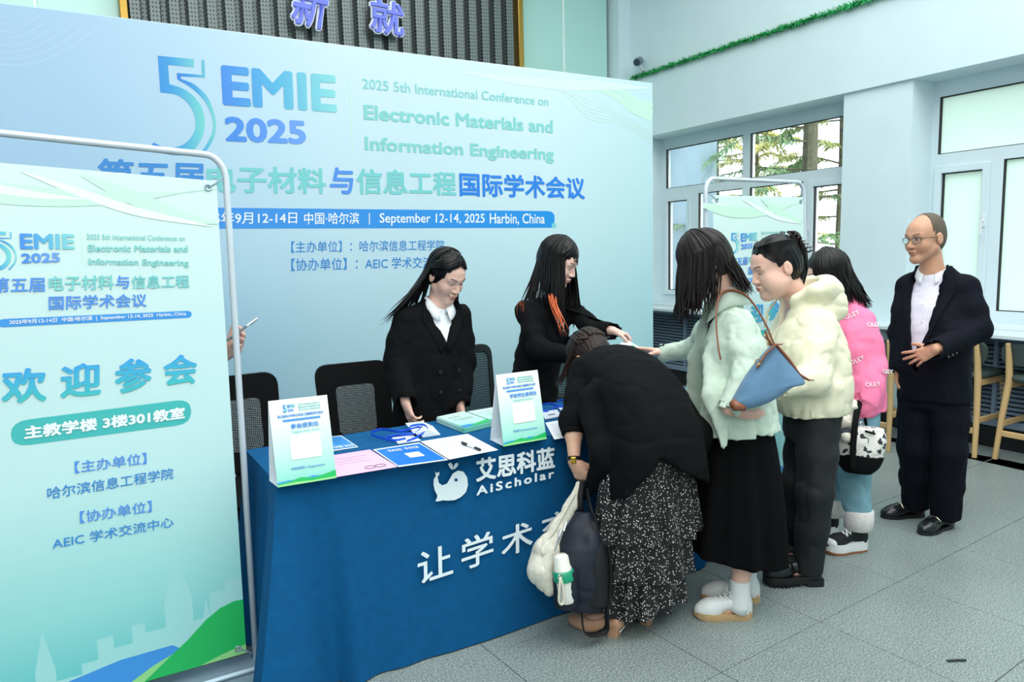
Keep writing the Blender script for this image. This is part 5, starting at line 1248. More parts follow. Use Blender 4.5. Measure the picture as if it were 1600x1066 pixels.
# ---------------------------------------------------------------- 1: staff member looking down, left
def host1():
    H = Head((1.5584,3.2536,1.4231), (.24, -.84, -.50), s=1.0, wide=1.0)
    root = start('young woman in an oversized black blazer and white shirt looking down at the table', (1.5, 3.3, 0))
    n = A3((1.5291,3.2989,1.2906)); sR, eR, wR = (1.3496,3.3013,1.2199), (1.2905,3.2848,1.0234), (1.2754,3.15,0.837); sL, eL, wL = (1.6544,3.2848,1.2193), (1.6552,3.2752,0.9916), (1.5812,3.1951,0.78)
    side = (-1, .02, 0); arms = [(sR, eR, wR), (sL, eL, wL)]
    st = [((1.45, 3.30, .56), .195, .135), ((1.46, 3.30, .80), .175, .125), ((1.50, 3.30, 1.05), .170, .115), ((1.51, 3.31, 1.20), .150, .085), (n - (0, 0, .015), .055, .055)]
    g = SDF(); g.add(H.world_fn(), H.c - .16, H.c + .16, 0); neck(g, n, H, .047); torso_body(g, st, side)
    limbs(g, arms, [((1.38, 3.32, .72), (1.38, 3.30, .42), (1.38, 3.36, .07)), ((1.54, 3.32, .72), (1.55, 3.30, .42), (1.55, 3.36, .07))])
    h1 = hand(g, wR, (.20, -.25, -.95), (.85, .1, .1), (.25, .45, .6, .7), 1, .92, .14, .3); h2 = hand(g, wL, (.0, -.25, -.95), (-.9, 0, 0), (.5, .5, .6, .6), -1, .92)
    for x in (1.38, 1.55): g.cap((x, 3.36, .045), (x, 3.20, .03), .022, .018, .02)
    body('body', g, SK1, root, H, (h1, h2)); face(H, root, True)
    sh = SDF(); sh.loft([(c, a * .86, b * .90) for c, a, b in st[1:]], side, .02); cloth('shirt', sh, SHIRT, root, .008)
    T = TF_(n - (0, 0, .01), side, (.02, 0, 1))
    collar(T, [(.004, -.02), (.006, .030), (.010, .036), (.022, .012), (.036, -.022)], .050, .052, 'shirt_collar', SHIRT, root, .30, flare=.03, lean=.03)
    j = SDF(); j.loft(st[:-1] + [(n - (0, 0, .01), .085, .062)], side, .035, 2.3); sleeves(j, arms, [(.056, .062, .056), (.054, .058, .052)], .045)
    j.halfspace((0, 0, .60), (0, 0, -1)); j.cut(vcut(T, -.19, .42, -.02, umax=.075, u0=.0), (1.2, 3.0, 1.0), (1.8, 3.3, 1.4)); j.halfspace(n + (0, 0, .032), (0, -.25, 1), n - .2, n + .2)
    j.disp(wrinkle(.006, .075, 3, (1, 1, .8))); cloth('blazer', j, BLK, root)
    for s in (-1, 1):
        strip_on(T, j, [(s * .0 + .012, -.205), (s * .032, -.11), (s * .062, -.02), (s * .058, .03)], [(s * .02 + .015, -.235), (s * .085, -.13), (s * .112, -.055), (s * .085, .025)], 'lapel', BLK, root, .003)
    for u, h in ((-.05, -.32), (.05, -.32), (-.05, -.42), (.05, -.42)):
        q = T.p(u, h, .13); b = MB().lathe([(.0, -.004), (.009, -.004), (.010, .002), (.0, .004)], 12, Matrix.Translation(q) @ Vector((0, -1, 0)).to_track_quat('Z', 'Y').to_matrix().to_4x4()).build('button', CHP); adopt(root, b)
    p = SDF(); p.loft([((1.46, 3.33, .06), .15, .10), ((1.46, 3.33, .84), .155, .115)], side); p.disp(wrinkle(.006, .08, 5)); cloth('trousers', p, BLK2, root, .012)
    for x in (1.38, 1.55):
        fr = shoe_frame((x, 3.15, 0), (x, 3.39, 0)); upper(fr, .042, .012, .07, None, 'shoe', BLK, root); sole(fr, .043, 0, .014, 'shoe_sole', CHP, root)
    rr = random.Random(21); mb = MB()
    hair_cap(H, HB, root, cutc=(0, .125, -.022), cutr=(.063, .080, .104), extra=lambda q: q.ell((.004, .10, .055), (.03, .05, .045), .02, 's'))
    fall_locks(H, mb, -1.75, -3.14, 30, .27, lambda a: (-.24 * (1 + (a + 1.75) / 1.6) - .02 + .03 * rr.random(), .05 + .03 * (-a - 1.75), 0), rr, .015); fall_locks(H, mb, 1.6, 3.14, 18, .30, lambda a: (-.02 + .03 * rr.random(), .08, 0), rr, .015)
    for s in (-1, 1):
        for i in range(24):
            z = i / 23; t0 = .12 + .80 * z; pts = [H.loc(cap_pt(H, t0 + (1.62 - t0) * q + .10 * z * math.sin(3.14 * q), s * (.03 + (2.0 - .1 * z) * q ** .85), 1.035 + .02 * rr.random())) for q in (0, .2, .4, .6, .8, 1)]
            e = pts[-1]; k_ = .6 + .5 * rr.random(); pts += [e + np.array((-.04 if s < 0 else .0, .05, -.10)), e + np.array((-.15 * k_ if s < 0 else .02, .08, -.24))]
            lock_mesh(mb, pts, .011, nrm_(np.cross(nrm_(pts[2] - H.c), UPV)), .3, m=16)
    add_hair(root, mb, HB)
    return root
def add_hair(root, mb, m, name='hair_lengths'): adopt(root, mb.build(name, m, smooth=True))
# ---------------------------------------------------------------- 2: staff member reaching over, right
def host2():
    H = Head((2.2471,3.2863,1.4719), (.50, -.75, -.44), s=1.04)
    root = start('long haired woman in a black blazer leaning over the table with copper hair tips', (2.2, 3.33, 0))
    n = A3((2.2217,3.3553,1.2763)); sR, eR, wR = (2.0437,3.312,1.2191), (2.0363,3.17,1.0133), (2.1191,2.9555,1.002); sL, eL, wL = (2.3798,3.2945,1.1774), (2.3582,3.1322,1.0987), (2.3899,2.9971,1.1036)
    side = (-.93, -.36, 0); arms = [(sR, eR, wR), (sL, eL, wL)]
    st = [((2.13, 3.40, .56), .185, .13), ((2.14, 3.38, .82), .155, .115), ((2.19, 3.35, 1.05), .165, .115), ((2.21, 3.345, 1.19), .145, .085), (n - (0, 0, .015), .055, .055)]
    g = SDF(); g.add(H.world_fn(), H.c - .17, H.c + .17, 0); neck(g, n, H, .047); torso_body(g, st, side)
    limbs(g, arms, [((2.06, 3.4, .72), (2.06, 3.38, .42), (2.06, 3.44, .07)), ((2.22, 3.4, .72), (2.22, 3.38, .42), (2.22, 3.44, .07))])
    h1 = hand(g, wR, (.8, -.4, -.3), (0, 0, -1), (.3, .3, .4, .4), -1, .9); h2 = hand(g, wL, (.80, -.42, -.30), (-.1, -.1, -1), (.75, .8, .8, .8), 1, .9, .05, .9)
    for x in (2.06, 2.22): g.cap((x, 3.44, .045), (x, 3.28, .03), .022, .018, .02)
    body('body', g, SK2, root, H, (h1, h2)); face(H, root, True)
    sh = SDF(); sh.loft([(c, a * .86, b * .92) for c, a, b in st[1:]], side, .02); cloth('shirt', sh, SHIRT, root, .009)
    T = TF_(n - (0, 0, .01), side, (.08, -.10, 1))
    collar(T, [(.004, -.02), (.006, .030), (.010, .036), (.022, .012), (.034, -.02)], .050, .052, 'shirt_collar', SHIRT, root, .30, flare=.03, lean=.03)
    j = SDF(); j.loft(st[:-1] + [(n - (0, 0, .01), .085, .062)], side, .035, 2.2); sleeves(j, arms, [(.056, .056, .046), (.052, .052, .044)], .045)
    j.halfspace((0, 0, .60), (0, 0, -1)); j.cut(vcut(T, -.20, .36, -.02, umax=.07), n - .4, n + .3); j.halfspace(n + (0, 0, .03), (.1, -.3, 1), n - .2, n + .2)
    j.disp(wrinkle(.006, .07, 8)); cloth('blazer', j, BLK, root)
    for s in (-1, 1): strip_on(T, j, [(s * .0, -.21), (s * .032, -.11), (s * .06, -.02), (s * .058, .03)], [(s * .02, -.235), (s * .08, -.13), (s * .105, -.055), (s * .085, .025)], 'lapel', BLK, root, .003)
    p = SDF(); p.loft([((2.14, 3.42, .06), .15, .10), ((2.14, 3.42, .84), .145, .105)], side); p.disp(wrinkle(.006, .08, 5)); cloth('trousers', p, BLK2, root, .012)
    for x in (2.06, 2.22):
        fr = shoe_frame((x, 3.23, 0), (x, 3.47, 0)); upper(fr, .042, .012, .07, None, 'shoe', BLK, root); sole(fr, .043, 0, .014, 'shoe_sole', CHP, root)
    rr = random.Random(5); mb = MB()
    hair_cap(H, HB, root, cutc=(0, .136, -.052), cutr=(.060, .085, .104), thick=.014)
    dn = np.array((.03, -.03, 0))
    fall_locks(H, mb, -1.2, -3.14, 34, .37, lambda a: (-.03 - .10 * max(0, -a - 1.9), .0, 0), rr, .016, stop=1.5); fall_locks(H, mb, .85, 3.14, 30, .36, lambda a: (.03 * rr.random(), -.02, 0), rr, .016, stop=1.5)
    for s in (-1, 1):
        for i in range(24):
            z = i / 23; t0 = .12 + .72 * z; az1 = s * (1.25 - .35 * z); pts = [H.loc(cap_pt(H, t0 + (1.62 - t0) * q, s * .03 + az1 * q ** .75, 1.035 + .02 * rr.random())) for q in (0, .25, .5, .75, 1)]
            e = pts[-1]; ln = .30 + .10 * rr.random(); pts += [e + np.array((.0, .0, -ln * .5)), e + np.array((.0, .0, -ln))]
            lock_mesh(mb, pts, .010, nrm_(np.cross(nrm_(pts[2] - H.c), UPV)), .3, m=16)
    for i in range(7):   # loose wisps over the bangs
        a = -.25 + .09 * i; pts = [H.loc(cap_pt(H, t, a * q, 1.05)) for t, q in ((.45, .6), (.85, 1), (1.15, 1.15), (1.42, 1.3))]; lock_mesh(mb, pts + [pts[-1] + np.array((.0, 0, -.03))], .005, (1, 0, 0), .4, 5)
    add_hair(root, mb, HB)
    mc = MB()
    for i in range(12):
        b = A3((2.1754,3.2472,1.3105)) + np.array((rr.uniform(-.015, .02), rr.uniform(-.02, .02), 0)); e = A3((2.1429,3.0753,1.1199)) + np.array((rr.uniform(-.03, .02), rr.uniform(-.02, .02), rr.uniform(-.03, .03)))
        lock_mesh(mc, [b, mix(b, e, .4) + (-.012, 0, 0), e], .010, (.7, .7, 0), .35, 6)
    for i in range(6):
        b = A3((1.9954,3.2816,1.2982)) + np.array((rr.uniform(-.03, .05), rr.uniform(-.02, .03), 0)); e = b + np.array((rr.uniform(-.05, .02), -.03, rr.uniform(-.15, -.07)))
        lock_mesh(mc, snap(j, [b, mix(b, e, .3) + (-.01, 0, 0), mix(b, e, .65), e], .003), .0012, (.7, .7, 0), .4, 5)
    adopt(root, mc.build('copper_streaks', HOR, smooth=True))
    return root
# ---------------------------------------------------------------- 3: man in the navy suit
def man():
    H = Head((3.8168,2.1929,1.5465), (-.96, .22, -.12), s=1.0, female=False, wide=1.02)
    root = start('balding man with glasses in a navy suit standing at the right, hand on belly', (3.84, 2.1, 0))
    n = A3((3.8645,2.1759,1.3788)); sR, eR, wR = (3.8621,2.3053,1.2916), (3.8268,2.313,1.0355), (3.757,2.2704,0.8575); sL, eL, wL = (3.9108,2.0188,1.2904), (3.8897,1.9419,1.0741), (3.6125,2.001,0.9955)
    side = (-.23, .97, 0); arms = [(sR, eR, wR), (sL, eL, wL)]
    st = [((3.85, 2.12, .66), .172, .142), ((3.84, 2.13, .92), .166, .142), ((3.86, 2.15, 1.12), .168, .128), ((3.875, 2.16, 1.26), .150, .090), (n - (0, 0, .01), .065, .062)]
    g = SDF(); feet = (((3.742, 2.335, 0), (3.965, 2.215, 0)), ((3.675, 2.075, 0), (3.94, 2.055, 0)))
    g.add(H.world_fn(), H.c - .16, H.c + .16, 0); neck(g, n, H, .055); torso_body(g, st, side, .72)
    legs = [((3.8286,2.214,0.7595), (3.8135,2.1979,0.4194), (3.8585,2.1717,0.0951)), ((3.8547,2.0609,0.7787), (3.831,2.0257,0.4343), (3.8142,1.9884,0.1029))]
    legs = on_foot(legs, feet); limbs(g, arms, legs, False)
    h1 = hand(g, wR, (-.05, 0, -1), (.1, -.9, 0), (.5, .5, .5, .5), 1, 1.0); h2 = hand(g, wL, (-.30, .78, -.46), (.85, .35, -.1), (.12, .22, .30, .34), 1, 1.0, .20, .2)
    for lg, (t_, h_) in zip(legs, feet): g.cap(A3(lg[2]) - (0, 0, .04), mix(t_, h_, .4) + (0, 0, .03), .026, .014, .02)
    body('body', g, SK4, root, H, (h1, h2)); face(H, root, False, mat('man_lips', lin(168, 104, 92), .5), mat('man_brow', lin(70, 58, 52), .7))
    hm = mat('cropped_hair', lin(92, 82, 70), .75, var=.25, vscale=260)
    hair_cap(H, hm, root, cutc=(0, .085, .03), cutr=(.09, .085, .16), thick=.003, extra=lambda q: (q.ell((.08, .0, -.03), (.03, .034, .042), .004, 's'), q.ell((-.08, .0, -.03), (.03, .034, .042), .004, 's'), q.halfspace((0, 0, -.066), (0, .3, -1))), name='cropped_hair', step=.0035)
    gl = mat('lens_glass', lin(210, 230, 236), .05, trans=.9, spec=.5); fm = mat('glasses_frame', lin(62, 66, 70), .3, metal=.7); gr = MB()
    for x in (-1, 1):
        ring = [H.loc((x * .034 + .024 * math.cos(a), .101 - .012 * abs(math.cos(a)) * (1 if x * math.cos(a) > 0 else .2), -.004 + .0165 * math.sin(a))) for a in np.linspace(0, 6.2832, 17)[:-1]]
        gr.tube(ring, .0013, 6, closed=True); gr.tube([H.loc((x * .057, .092, .004)), H.loc((x * .076, .04, .004)), H.loc((x * .082, -.02, .0)), H.loc((x * .082, -.035, -.015))], .0016, 6)
        le = meshobj('lens', ring, [tuple(range(16))], CLEAR); adopt(root, le); le['_g'] = 1
    gr.tube([H.loc((-.011, .102, .002)), H.loc((0, .106, .005)), H.loc((.011, .102, .002))], .0014, 6); go = gr.build('glasses', fm, smooth=True); adopt(root, go)
    for o in list(bpy.data.objects):
        if '_g' in o: del o['_g']; o.parent = go; o.matrix_parent_inverse = go.matrix_world.inverted()
    # striped shirt
    m = bpy.data.materials.new('striped_shirt'); m.use_nodes = True; N = m.node_tree.nodes; L_ = m.node_tree.links; pp = N['Principled BSDF']; pp.inputs['Roughness'].default_value = .7
    tc = N.new('ShaderNodeTexCoord'); mp = N.new('ShaderNodeMapping'); mp.inputs['Rotation'].default_value = (0, 0, math.radians(-13)); wv = N.new('ShaderNodeTexWave'); wv.bands_direction = 'Y'; wv.inputs['Scale'].default_value = 32; L_.new(tc.outputs['Object'], mp.inputs[0]); L_.new(mp.outputs[0], wv.inputs[0])
    mx = N.new('ShaderNodeMix'); mx.data_type = 'RGBA'; L_.new(wv.outputs[1], mx.inputs[0]); mx.inputs[6].default_value = (*lin(214, 212, 230), 1); mx.inputs[7].default_value = (*lin(240, 240, 248), 1); L_.new(mx.outputs[2], pp.inputs['Base Color'])
    sh = SDF(); sh.loft([(c, a * .93, b * .94) for c, a, b in st[1:]], side, .02); sh.halfspace((0, 0, .86), (0, 0, -1)); sh.disp(wrinkle(.003, .06, 2)); cloth('striped_shirt', sh, m, root, .008)
    T = TF_(n - (0, 0, .012), side, (-.02, .0, 1))
    collar(T, [(.002, -.02), (.003, .022), (.006, .027), (.012, .008), (.019, -.012)], .060, .060, 'shirt_collar', SHIRT, root, .42, flare=.02, lean=.035, th=.002)
    b = MB()
    for h in (-.07, -.16, -.25, -.34): q = T.p(0, h, .124 if h > -.1 else .14); b.lathe([(0, -.002), (.0055, -.002), (.0055, .001), (0, .002)], 10, Matrix.Translation(q) @ Vector((-1, -.2, 0)).to_track_quat('Z', 'Y').to_matrix().to_4x4())
    adopt(root, b.build('shirt_buttons', SHIRT))
    # trousers and belt
    p = SDF()
    for hq, kq, aq in legs: p.chain([A3(hq) + (0, 0, .05), mix(hq, kq, .5), kq, mix(kq, aq, .55), A3(aq) - (0, 0, .02)], [.092, .090, .080, .078, .078], .03)
    p.loft([((3.85, 2.125, .66), .155, .128), ((3.845, 2.13, .92), .156, .132)], side, .04)
    p.halfspace((0, 0, .05), (0, 0, -1)); p.disp(wrinkle(.007, .09, 4, (1, 1, .6))); cloth('trousers', p, NAVY, root, .009)
    bl = SDF(); bl.loft([((3.845, 2.13, .875), .160, .136), ((3.845, 2.13, .91), .160, .136)], side); cloth('belt', bl, mat('belt_leather', lin(14, 14, 16), .35), root, .008)
    bq = T.p(.0, -.485, .150); adopt(root, MB().box((-.004, -.022, -.016), (.004, .022, .016), M=Matrix.Translation(bq) @ Matrix.Rotation(math.radians(13), 4, 'Z'), bev=.003).build('belt_buckle', STEEL))
    # jacket
    j = SDF(); j.loft(st[:-1] + [(n - (0, 0, .01), .10, .07)], side, .04, 2.4); sleeves(j, arms, [(.060, .057, .052), (.060, .060, .050)], .055)
    j.halfspace((0, 0, .70), (0, 0, -1)); j.cut(vcut(T, -.62, .125, .0, umax=.078, u0=.012), n - (.5, .5, .75), n + .35); j.halfspace(n + (0, 0, .05), (-.35, -.08, 1), n - .25, n + .25)
    j.disp(wrinkle(.004, .08, 12)); cloth('suit_jacket', j, NAVY, root)
    for s in (-1, 1): strip_on(T, j, [(s * .022 + .012, -.40), (s * .045 + .012, -.24), (s * .07 + .01, -.06), (s * .068, .035)], [(s * .03 + .014, -.42), (s * .10 + .01, -.20), (s * .13, -.09), (s * .095, .03)], 'lapel', NAVY, root, .003)
    b = MB()
    for i in range(3): q = mix(wL, eL, .12 + .09 * i) + (-.01, -.045, -.045); b.lathe([(0, -.006), (.007, -.006), (.007, .003), (0, .004)], 10, Matrix.Translation(q) @ Vector((-.1, -.75, -.6)).to_track_quat('Z', 'Y').to_matrix().to_4x4())
    adopt(root, b.build('cuff_buttons', CHP))
    LE = mat('black_leather', lin(18, 22, 24), .3, spec=.5, coat=.15)
    for toe, heel in feet:
        fr = shoe_frame(toe, heel); o, gu = upper(fr, .047, .016, .075, None, 'loafer', LE, root); sole(fr, .049, 0, .018, 'shoe_sole', CHP, root, heel=.008)
        q = put(fr, (fr[3] * .56, 0, .072)); adopt(root, MB().tube([put(fr, (fr[3] * .57, -.035, .062)), put(fr, (fr[3] * .58, -.015, .080)), put(fr, (fr[3] * .58, .015, .080)), put(fr, (fr[3] * .57, .035, .062))], .0035, 6).build('metal_bit', mat('brass_bit', lin(190, 182, 160), .25, metal=.9)))
        mo = [put(fr, (fr[3] * (.52 + .36 * math.cos(a) * (1 if math.cos(a) > 0 else .05)), .033 * math.sin(a), .072 - .022 * max(0, math.cos(a)))) for a in np.linspace(-1.7, 1.7, 15)]
        adopt(root, MB().tube(mo, .003, 5).build('apron_seam', LE))
    return root

# ---------------------------------------------------------------- 4: bending woman, back to the camera
DOTS = None
def dots_mat():
    m = bpy.data.materials.new('dotted_black_chiffon'); m.use_nodes = True; N = m.node_tree.nodes; L = m.node_tree.links; p = N['Principled BSDF']; p.inputs['Roughness'].default_value = .7
    tc = N.new('ShaderNodeTexCoord'); v = N.new('ShaderNodeTexVoronoi'); v.inputs['Scale'].default_value = 105; v.inputs['Randomness'].default_value = .85; L.new(tc.outputs['Object'], v.inputs['Vector'])
    t = N.new('ShaderNodeMath'); t.operation = 'LESS_THAN'; t.inputs[1].default_value = .26; L.new(v.outputs['Distance'], t.inputs[0])
    mx = N.new('ShaderNodeMix'); mx.data_type = 'RGBA'; L.new(t.outputs[0], mx.inputs[0]); mx.inputs[6].default_value = (*lin(18, 18, 20), 1); mx.inputs[7].default_value = (*lin(226, 224, 218), 1); L.new(mx.outputs[2], p.inputs['Base Color']); return m
def ruffle(c0, r0, c1, r1, folds, amp, seed, hem=.012, nz=14, n=170):
    """gathered cloth tier: c=(x,y,z), r=(side, depth) in world axes rotated by the body"""
    rr = np.random.default_rng(seed); ph = rr.uniform(0, 6.28, 4); V = []; F = []
    for k in range(nz + 1):
        t = k / nz; c = mix(c0, c1, t); a = r0[0] + (r1[0] - r0[0]) * t ** .8; b = r0[1] + (r1[1] - r0[1]) * t ** .8
        for i in range(n):
            th = 6.2832 * i / n; f = math.sin(th * folds + ph[0] + .6 * math.sin(th * 3 + ph[1])) + .5 * math.sin(th * folds * 1.7 + ph[2]); e = 1 + amp * f * t ** .9 / .2
            V.append(c + np.array((a * e * math.cos(th), b * e * math.sin(th), hem * math.sin(th * 2 + ph[3]) * t)))
    for k in range(nz):
        for i in range(n): F.append((k * n + i, k * n + (i + 1) % n, (k + 1) * n + (i + 1) % n, (k + 1) * n + i))
    return V, F
CAMEL = mat('camel_leather', lin(196, 148, 116), .35, coat=.2); PEARL = mat('pearl', lin(240, 232, 222), .2); STOCK = skin('stocking', lin(206, 170, 148))
def bend():
    H = Head((1.9287,2.5833,1.0496), (-.10, .50, -.86), up=(0, .8, .5), s=.98)
    root = start('woman bending far over the table in a black blazer and dotted skirt, back turned', (1.85, 2.2, 0))
    n = A3((1.9416,2.481,1.0431)); sL, eL, wL = (1.8057,2.4646,1.0204), (1.694,2.3875,0.8382), (1.648,2.3229,0.6867); sR, eR, wR = (2.1067,2.4216,0.9823), (2.2133,2.3586,0.8186), (2.02, 2.58, .82)
    side = (.985, -.10, -.0)
    st = [((1.87, 2.17, .60), .175, .135), ((1.87, 2.16, .74), .180, .150), ((1.89, 2.24, .90), .165, .135), ((1.93, 2.38, 1.005), .168, .110), ((1.95, 2.47, 1.045), .142, .070), (n + (0, .03, -.02), .055, .05)]
    arms = [(sL, eL, wL), (sR, eR, wR)]; legs = [((1.80, 2.16, .66), (1.77, 2.24, .38), (1.735, 2.19, .10)), ((1.95, 2.16, .66), (1.93, 2.24, .38), (1.895, 2.19, .10))]
    g = SDF(); g.add(H.world_fn(), H.c - .16, H.c + .16, 0); neck(g, n, H, .047); torso_body(g, st, side, .72); limbs(g, arms, legs)
    h1 = hand(g, wL, (.42, -.22, -.88), (.72, .45, .1), (.45, .6, .7, .75), -1, .95, .05, .6); h2 = hand(g, wR, (-.6, .7, -.1), (0, 0, -1), (.3, .4, .5, .5), -1, .92)
    feet = [((1.625, 2.345, 0), (1.735, 2.135, 0)), ((1.835, 2.30, 0), (1.905, 2.14, 0))]
    for (t_, h_), lg in zip(feet, legs): g.cap(A3(lg[2]) - (0, 0, .04), mix(t_, h_, .25) + (0, 0, .025), .026, .020, .02)
    body('body', g, SK5, root, H, (h1, h2)); face(H, root, True)
    tp = SDF(); tp.loft([(c, a * .86, b * .86) for c, a, b in st[1:]], side, .02); cloth('top', tp, BLK2, root, .010)
    j = SDF()
    j.loft([((1.88, 2.08, .54), .215, .130), ((1.875, 2.08, .68), .205, .140), ((1.875, 2.11, .80), .196, .152), ((1.89, 2.20, .92), .182, .145), ((1.93, 2.36, 1.008), .176, .116), ((1.95, 2.46, 1.048), .142, .074), (n + (0, .01, -.01), .075, .055)], side, .04, 2.3)
    j.chain([(1.725, 2.30, .92), (1.71, 2.17, .74), (1.6985,2.3047,0.5224)], [.075, .07, .035], .05, ((.2, 1, 0), 1.8)); j.chain([(2.05, 2.22, .92), (2.07, 2.10, .76), (2.072,2.1255,0.569)], [.085, .085, .035], .05, ((.2, 1, 0), 1.8))
    sl = [(sL, eL, mix(eL, wL, .34)), (sR, eR, wR)]
    NO, LC, RC = A3((1.8208,2.1245,0.7504)), A3((1.6487,2.2507,0.5114)), A3((2.0929,2.0822,0.598))
    nl, nr = np.cross(NO - LC, (.2, 1, 0)), np.cross(RC - NO, (.2, 1, 0)); nl, nr = nrm_(nl * -np.sign(nl[2])), nrm_(nr * -np.sign(nr[2]))
    def hemcut(X, Y, Z):
        dl = (X - NO[0]) * nl[0] + (Y - NO[1]) * nl[1] + (Z - NO[2]) * nl[2]; dr = (X - NO[0]) * nr[0] + (Y - NO[1]) * nr[1] + (Z - NO[2]) * nr[2]; x = X - .2 * (Y - NO[1]) - NO[0]
        return -np.where(x < 0, dl, dr)
    j.cut(hemcut, (1.4, 1.7, .3), (2.5, 2.7, .9), .008); sleeves(j, sl, [(.060, .052, .046), (.060, .056, .046)], .04)
    j.disp(wrinkle(.006, .085, 15)); 
    cloth('blazer', j, BLK, root)
    fld = MB(); q0 = mix(eL, wL, .20); q1 = mix(eL, wL, .33); fld.tube([q0, mix(q0, q1, .3), mix(q0, q1, .8), q1], [.047, .0505, .0505, .047], 20, cap=True); adopt(root, fld.build('turned_cuff', BLK, smooth=True))
    dm = dots_mat()
    for i, (c0, r0, c1, r1, fo, am, sd) in enumerate([((1.875, 2.15, .84), (.165, .13), (1.885, 2.16, .40), (.230, .16), 13, .018, 1), ((1.88, 2.16, .50), (.19, .135), (1.88, 2.165, .245), (.215, .15), 14, .016, 2), ((1.88, 2.165, .36), (.165, .125), (1.87, 2.17, .10), (.185, .135), 12, .020, 3)]):
        V, F = ruffle(c0, r0, c1, r1, fo, am, sd); o = meshobj('skirt_tier', V, F, dm, None, True); adopt(root, o)
    for (t_, h_), lg in zip(feet, legs):
        fr = shoe_frame(t_, h_); L_ = fr[3]; pg = SDF(); B_ = np.array([fr[1], fr[2], (0, 0, 1)])
        pg.ell(put(fr, (L_ * .72, 0, .022)), (L_ * .29, .038, .030), 0, B=B_); pg.cap(put(fr, (L_ * .10, 0, .062)), put(fr, (L_ * .62, 0, .028)), .032, .032, .03)
        pg.ell(put(fr, (L_ * .52, 0, .085)), (L_ * .22, .026, .05), .012, 's', B=B_); pg.halfspace(put(fr, (0, 0, .002)), (0, 0, -1)); pg.halfspace(put(fr, (L_ * .2, 0, .034)), (-.12, -.12, -1) if False else (-fr[1][0] * .25, -fr[1][1] * .25, -1), put(fr, (-.03, 0, 0)) - .06, put(fr, (L_ * .4, 0, .03)) + .03)
        P, Q = pg.mesh(.0042); o = quadmesh('pump', P, Q, CAMEL); adopt(root, o)
        hb = MB(); hp = [(a, b) for a, b in ((.004, -.028), (.05, -.028), (.05, .028), (.004, .028))]
        hb.poly_prism(rounded(hp, .012), lambda x, y, d: put(fr, (x + .01 * (1 - d / .05), y * (.8 + .2 * d / .05), d)), 0, .05); adopt(root, hb.build('block_heel', CAMEL, smooth=True, sharp=50))
        for a in np.linspace(-.024, .024, 6):
            q = put(fr, (.000, a, .036)); adopt(root, MB().lathe([(.0004, -.0035), (.0035, 0), (.0004, .0035)], 8, Matrix.Translation(q)).build('pearl', PEARL, smooth=True))
    W_ = A3(wL); d = nrm_(W_ - A3(eL)); Mq = Matrix.Translation(W_ - d * .012) @ Vector(d).to_track_quat('Z', 'Y').to_matrix().to_4x4()
    wt = MB().tube([Mq @ Vector((.0285 * math.cos(a), .0275 * math.sin(a), 0)) for a in np.linspace(0, 6.2832, 21)[:-1]], .0075, 6, closed=True, flat=(tuple(d), .35)).build('watch_strap', mat('black_leather_strap', lin(18, 16, 16), .4)); adopt(root, wt)
    fd = Vector((-.62, -.75, .1)).normalized(); fq = Matrix.Translation(Vector(W_ - d * .012) + fd * .030) @ fd.to_track_quat('Z', 'Y').to_matrix().to_4x4()
    f_ = MB().box((-.011, -.013, 0), (.011, .013, .005), M=fq, bev=.003).build('watch_case', mat('gold', lin(226, 178, 72), .25, metal=.9)); f_.parent = wt; f_.matrix_parent_inverse = wt.matrix_world.inverted()
    rr = random.Random(9); mb = MB(); hair_cap(H, HBB, root, cutc=(0, .13, -.03), cutr=(.062, .08, .106))
    fall_locks(H, mb, 1.0, 5.28, 40, .20, lambda a: (rr.uniform(-.06, .06), .05, .05), rr, .013, stop=1.5)
    for i in range(26):    # tousled back of the head lying over the collar
        a = rr.uniform(2.0, 4.3); pts = [H.loc(cap_pt(H, t, a, 1.05 + .05 * rr.random())) for t in (.5, .9, 1.3, 1.7)]; lock_mesh(mb, pts + [pts[-1] + np.array((rr.uniform(-.06, .06), .03, .0))], .012, (1, 0, .2), .5, 6)
    add_hair(root, mb, HBB); return root
# ---------------------------------------------------------------- 5: pale green shirt
LINEN = mat('pale_green_linen', lin(198, 216, 200), .8, var=.05, vscale=14, bump=.16, bscale=260, spec=.25); WSOCK = mat('white_sock', lin(232, 236, 236), .85, bump=.2, bscale=300)
TRAIN = mat('white_trainer', lin(226, 230, 228), .5); GUM = mat('gum_sole', lin(188, 156, 112), .55, bump=.3, bscale=160)
def trainer(root, toe, heel, mu=TRAIN, ms=GUM, nm='trainer', z=.026, h=.098, w=.045, lace=TRAIN):
    fr = shoe_frame(toe, heel); o, g = upper(fr, w, z - .006, h, None, nm, mu, root); sole(fr, w * 1.09, 0, z, 'shoe_sole', ms, root, heel=.010, wave=.004, toe_up=.010)
    L_ = fr[3]
    for i in range(5):
        x = L_ * (.45 + .075 * i); zt = z + h * (.78 - .085 * i)
        adopt(root, MB().tube([put(fr, (x, -.024, zt - .018)), put(fr, (x + .008, 0, zt + .002)), put(fr, (x, .024, zt - .018))], .0035, 5).build('lace', lace))
    for s in (-1, 1): adopt(root, MB().tube([put(fr, (L_ * .44, 0, z + h * .80)), put(fr, (L_ * .42, s * .022, z + h * .98)), put(fr, (L_ * .40, s * .034, z + h * .78)), put(fr, (L_ * .44, s * .006, z + h * .80))], .0028, 5).build('lace_bow', lace))
    return fr
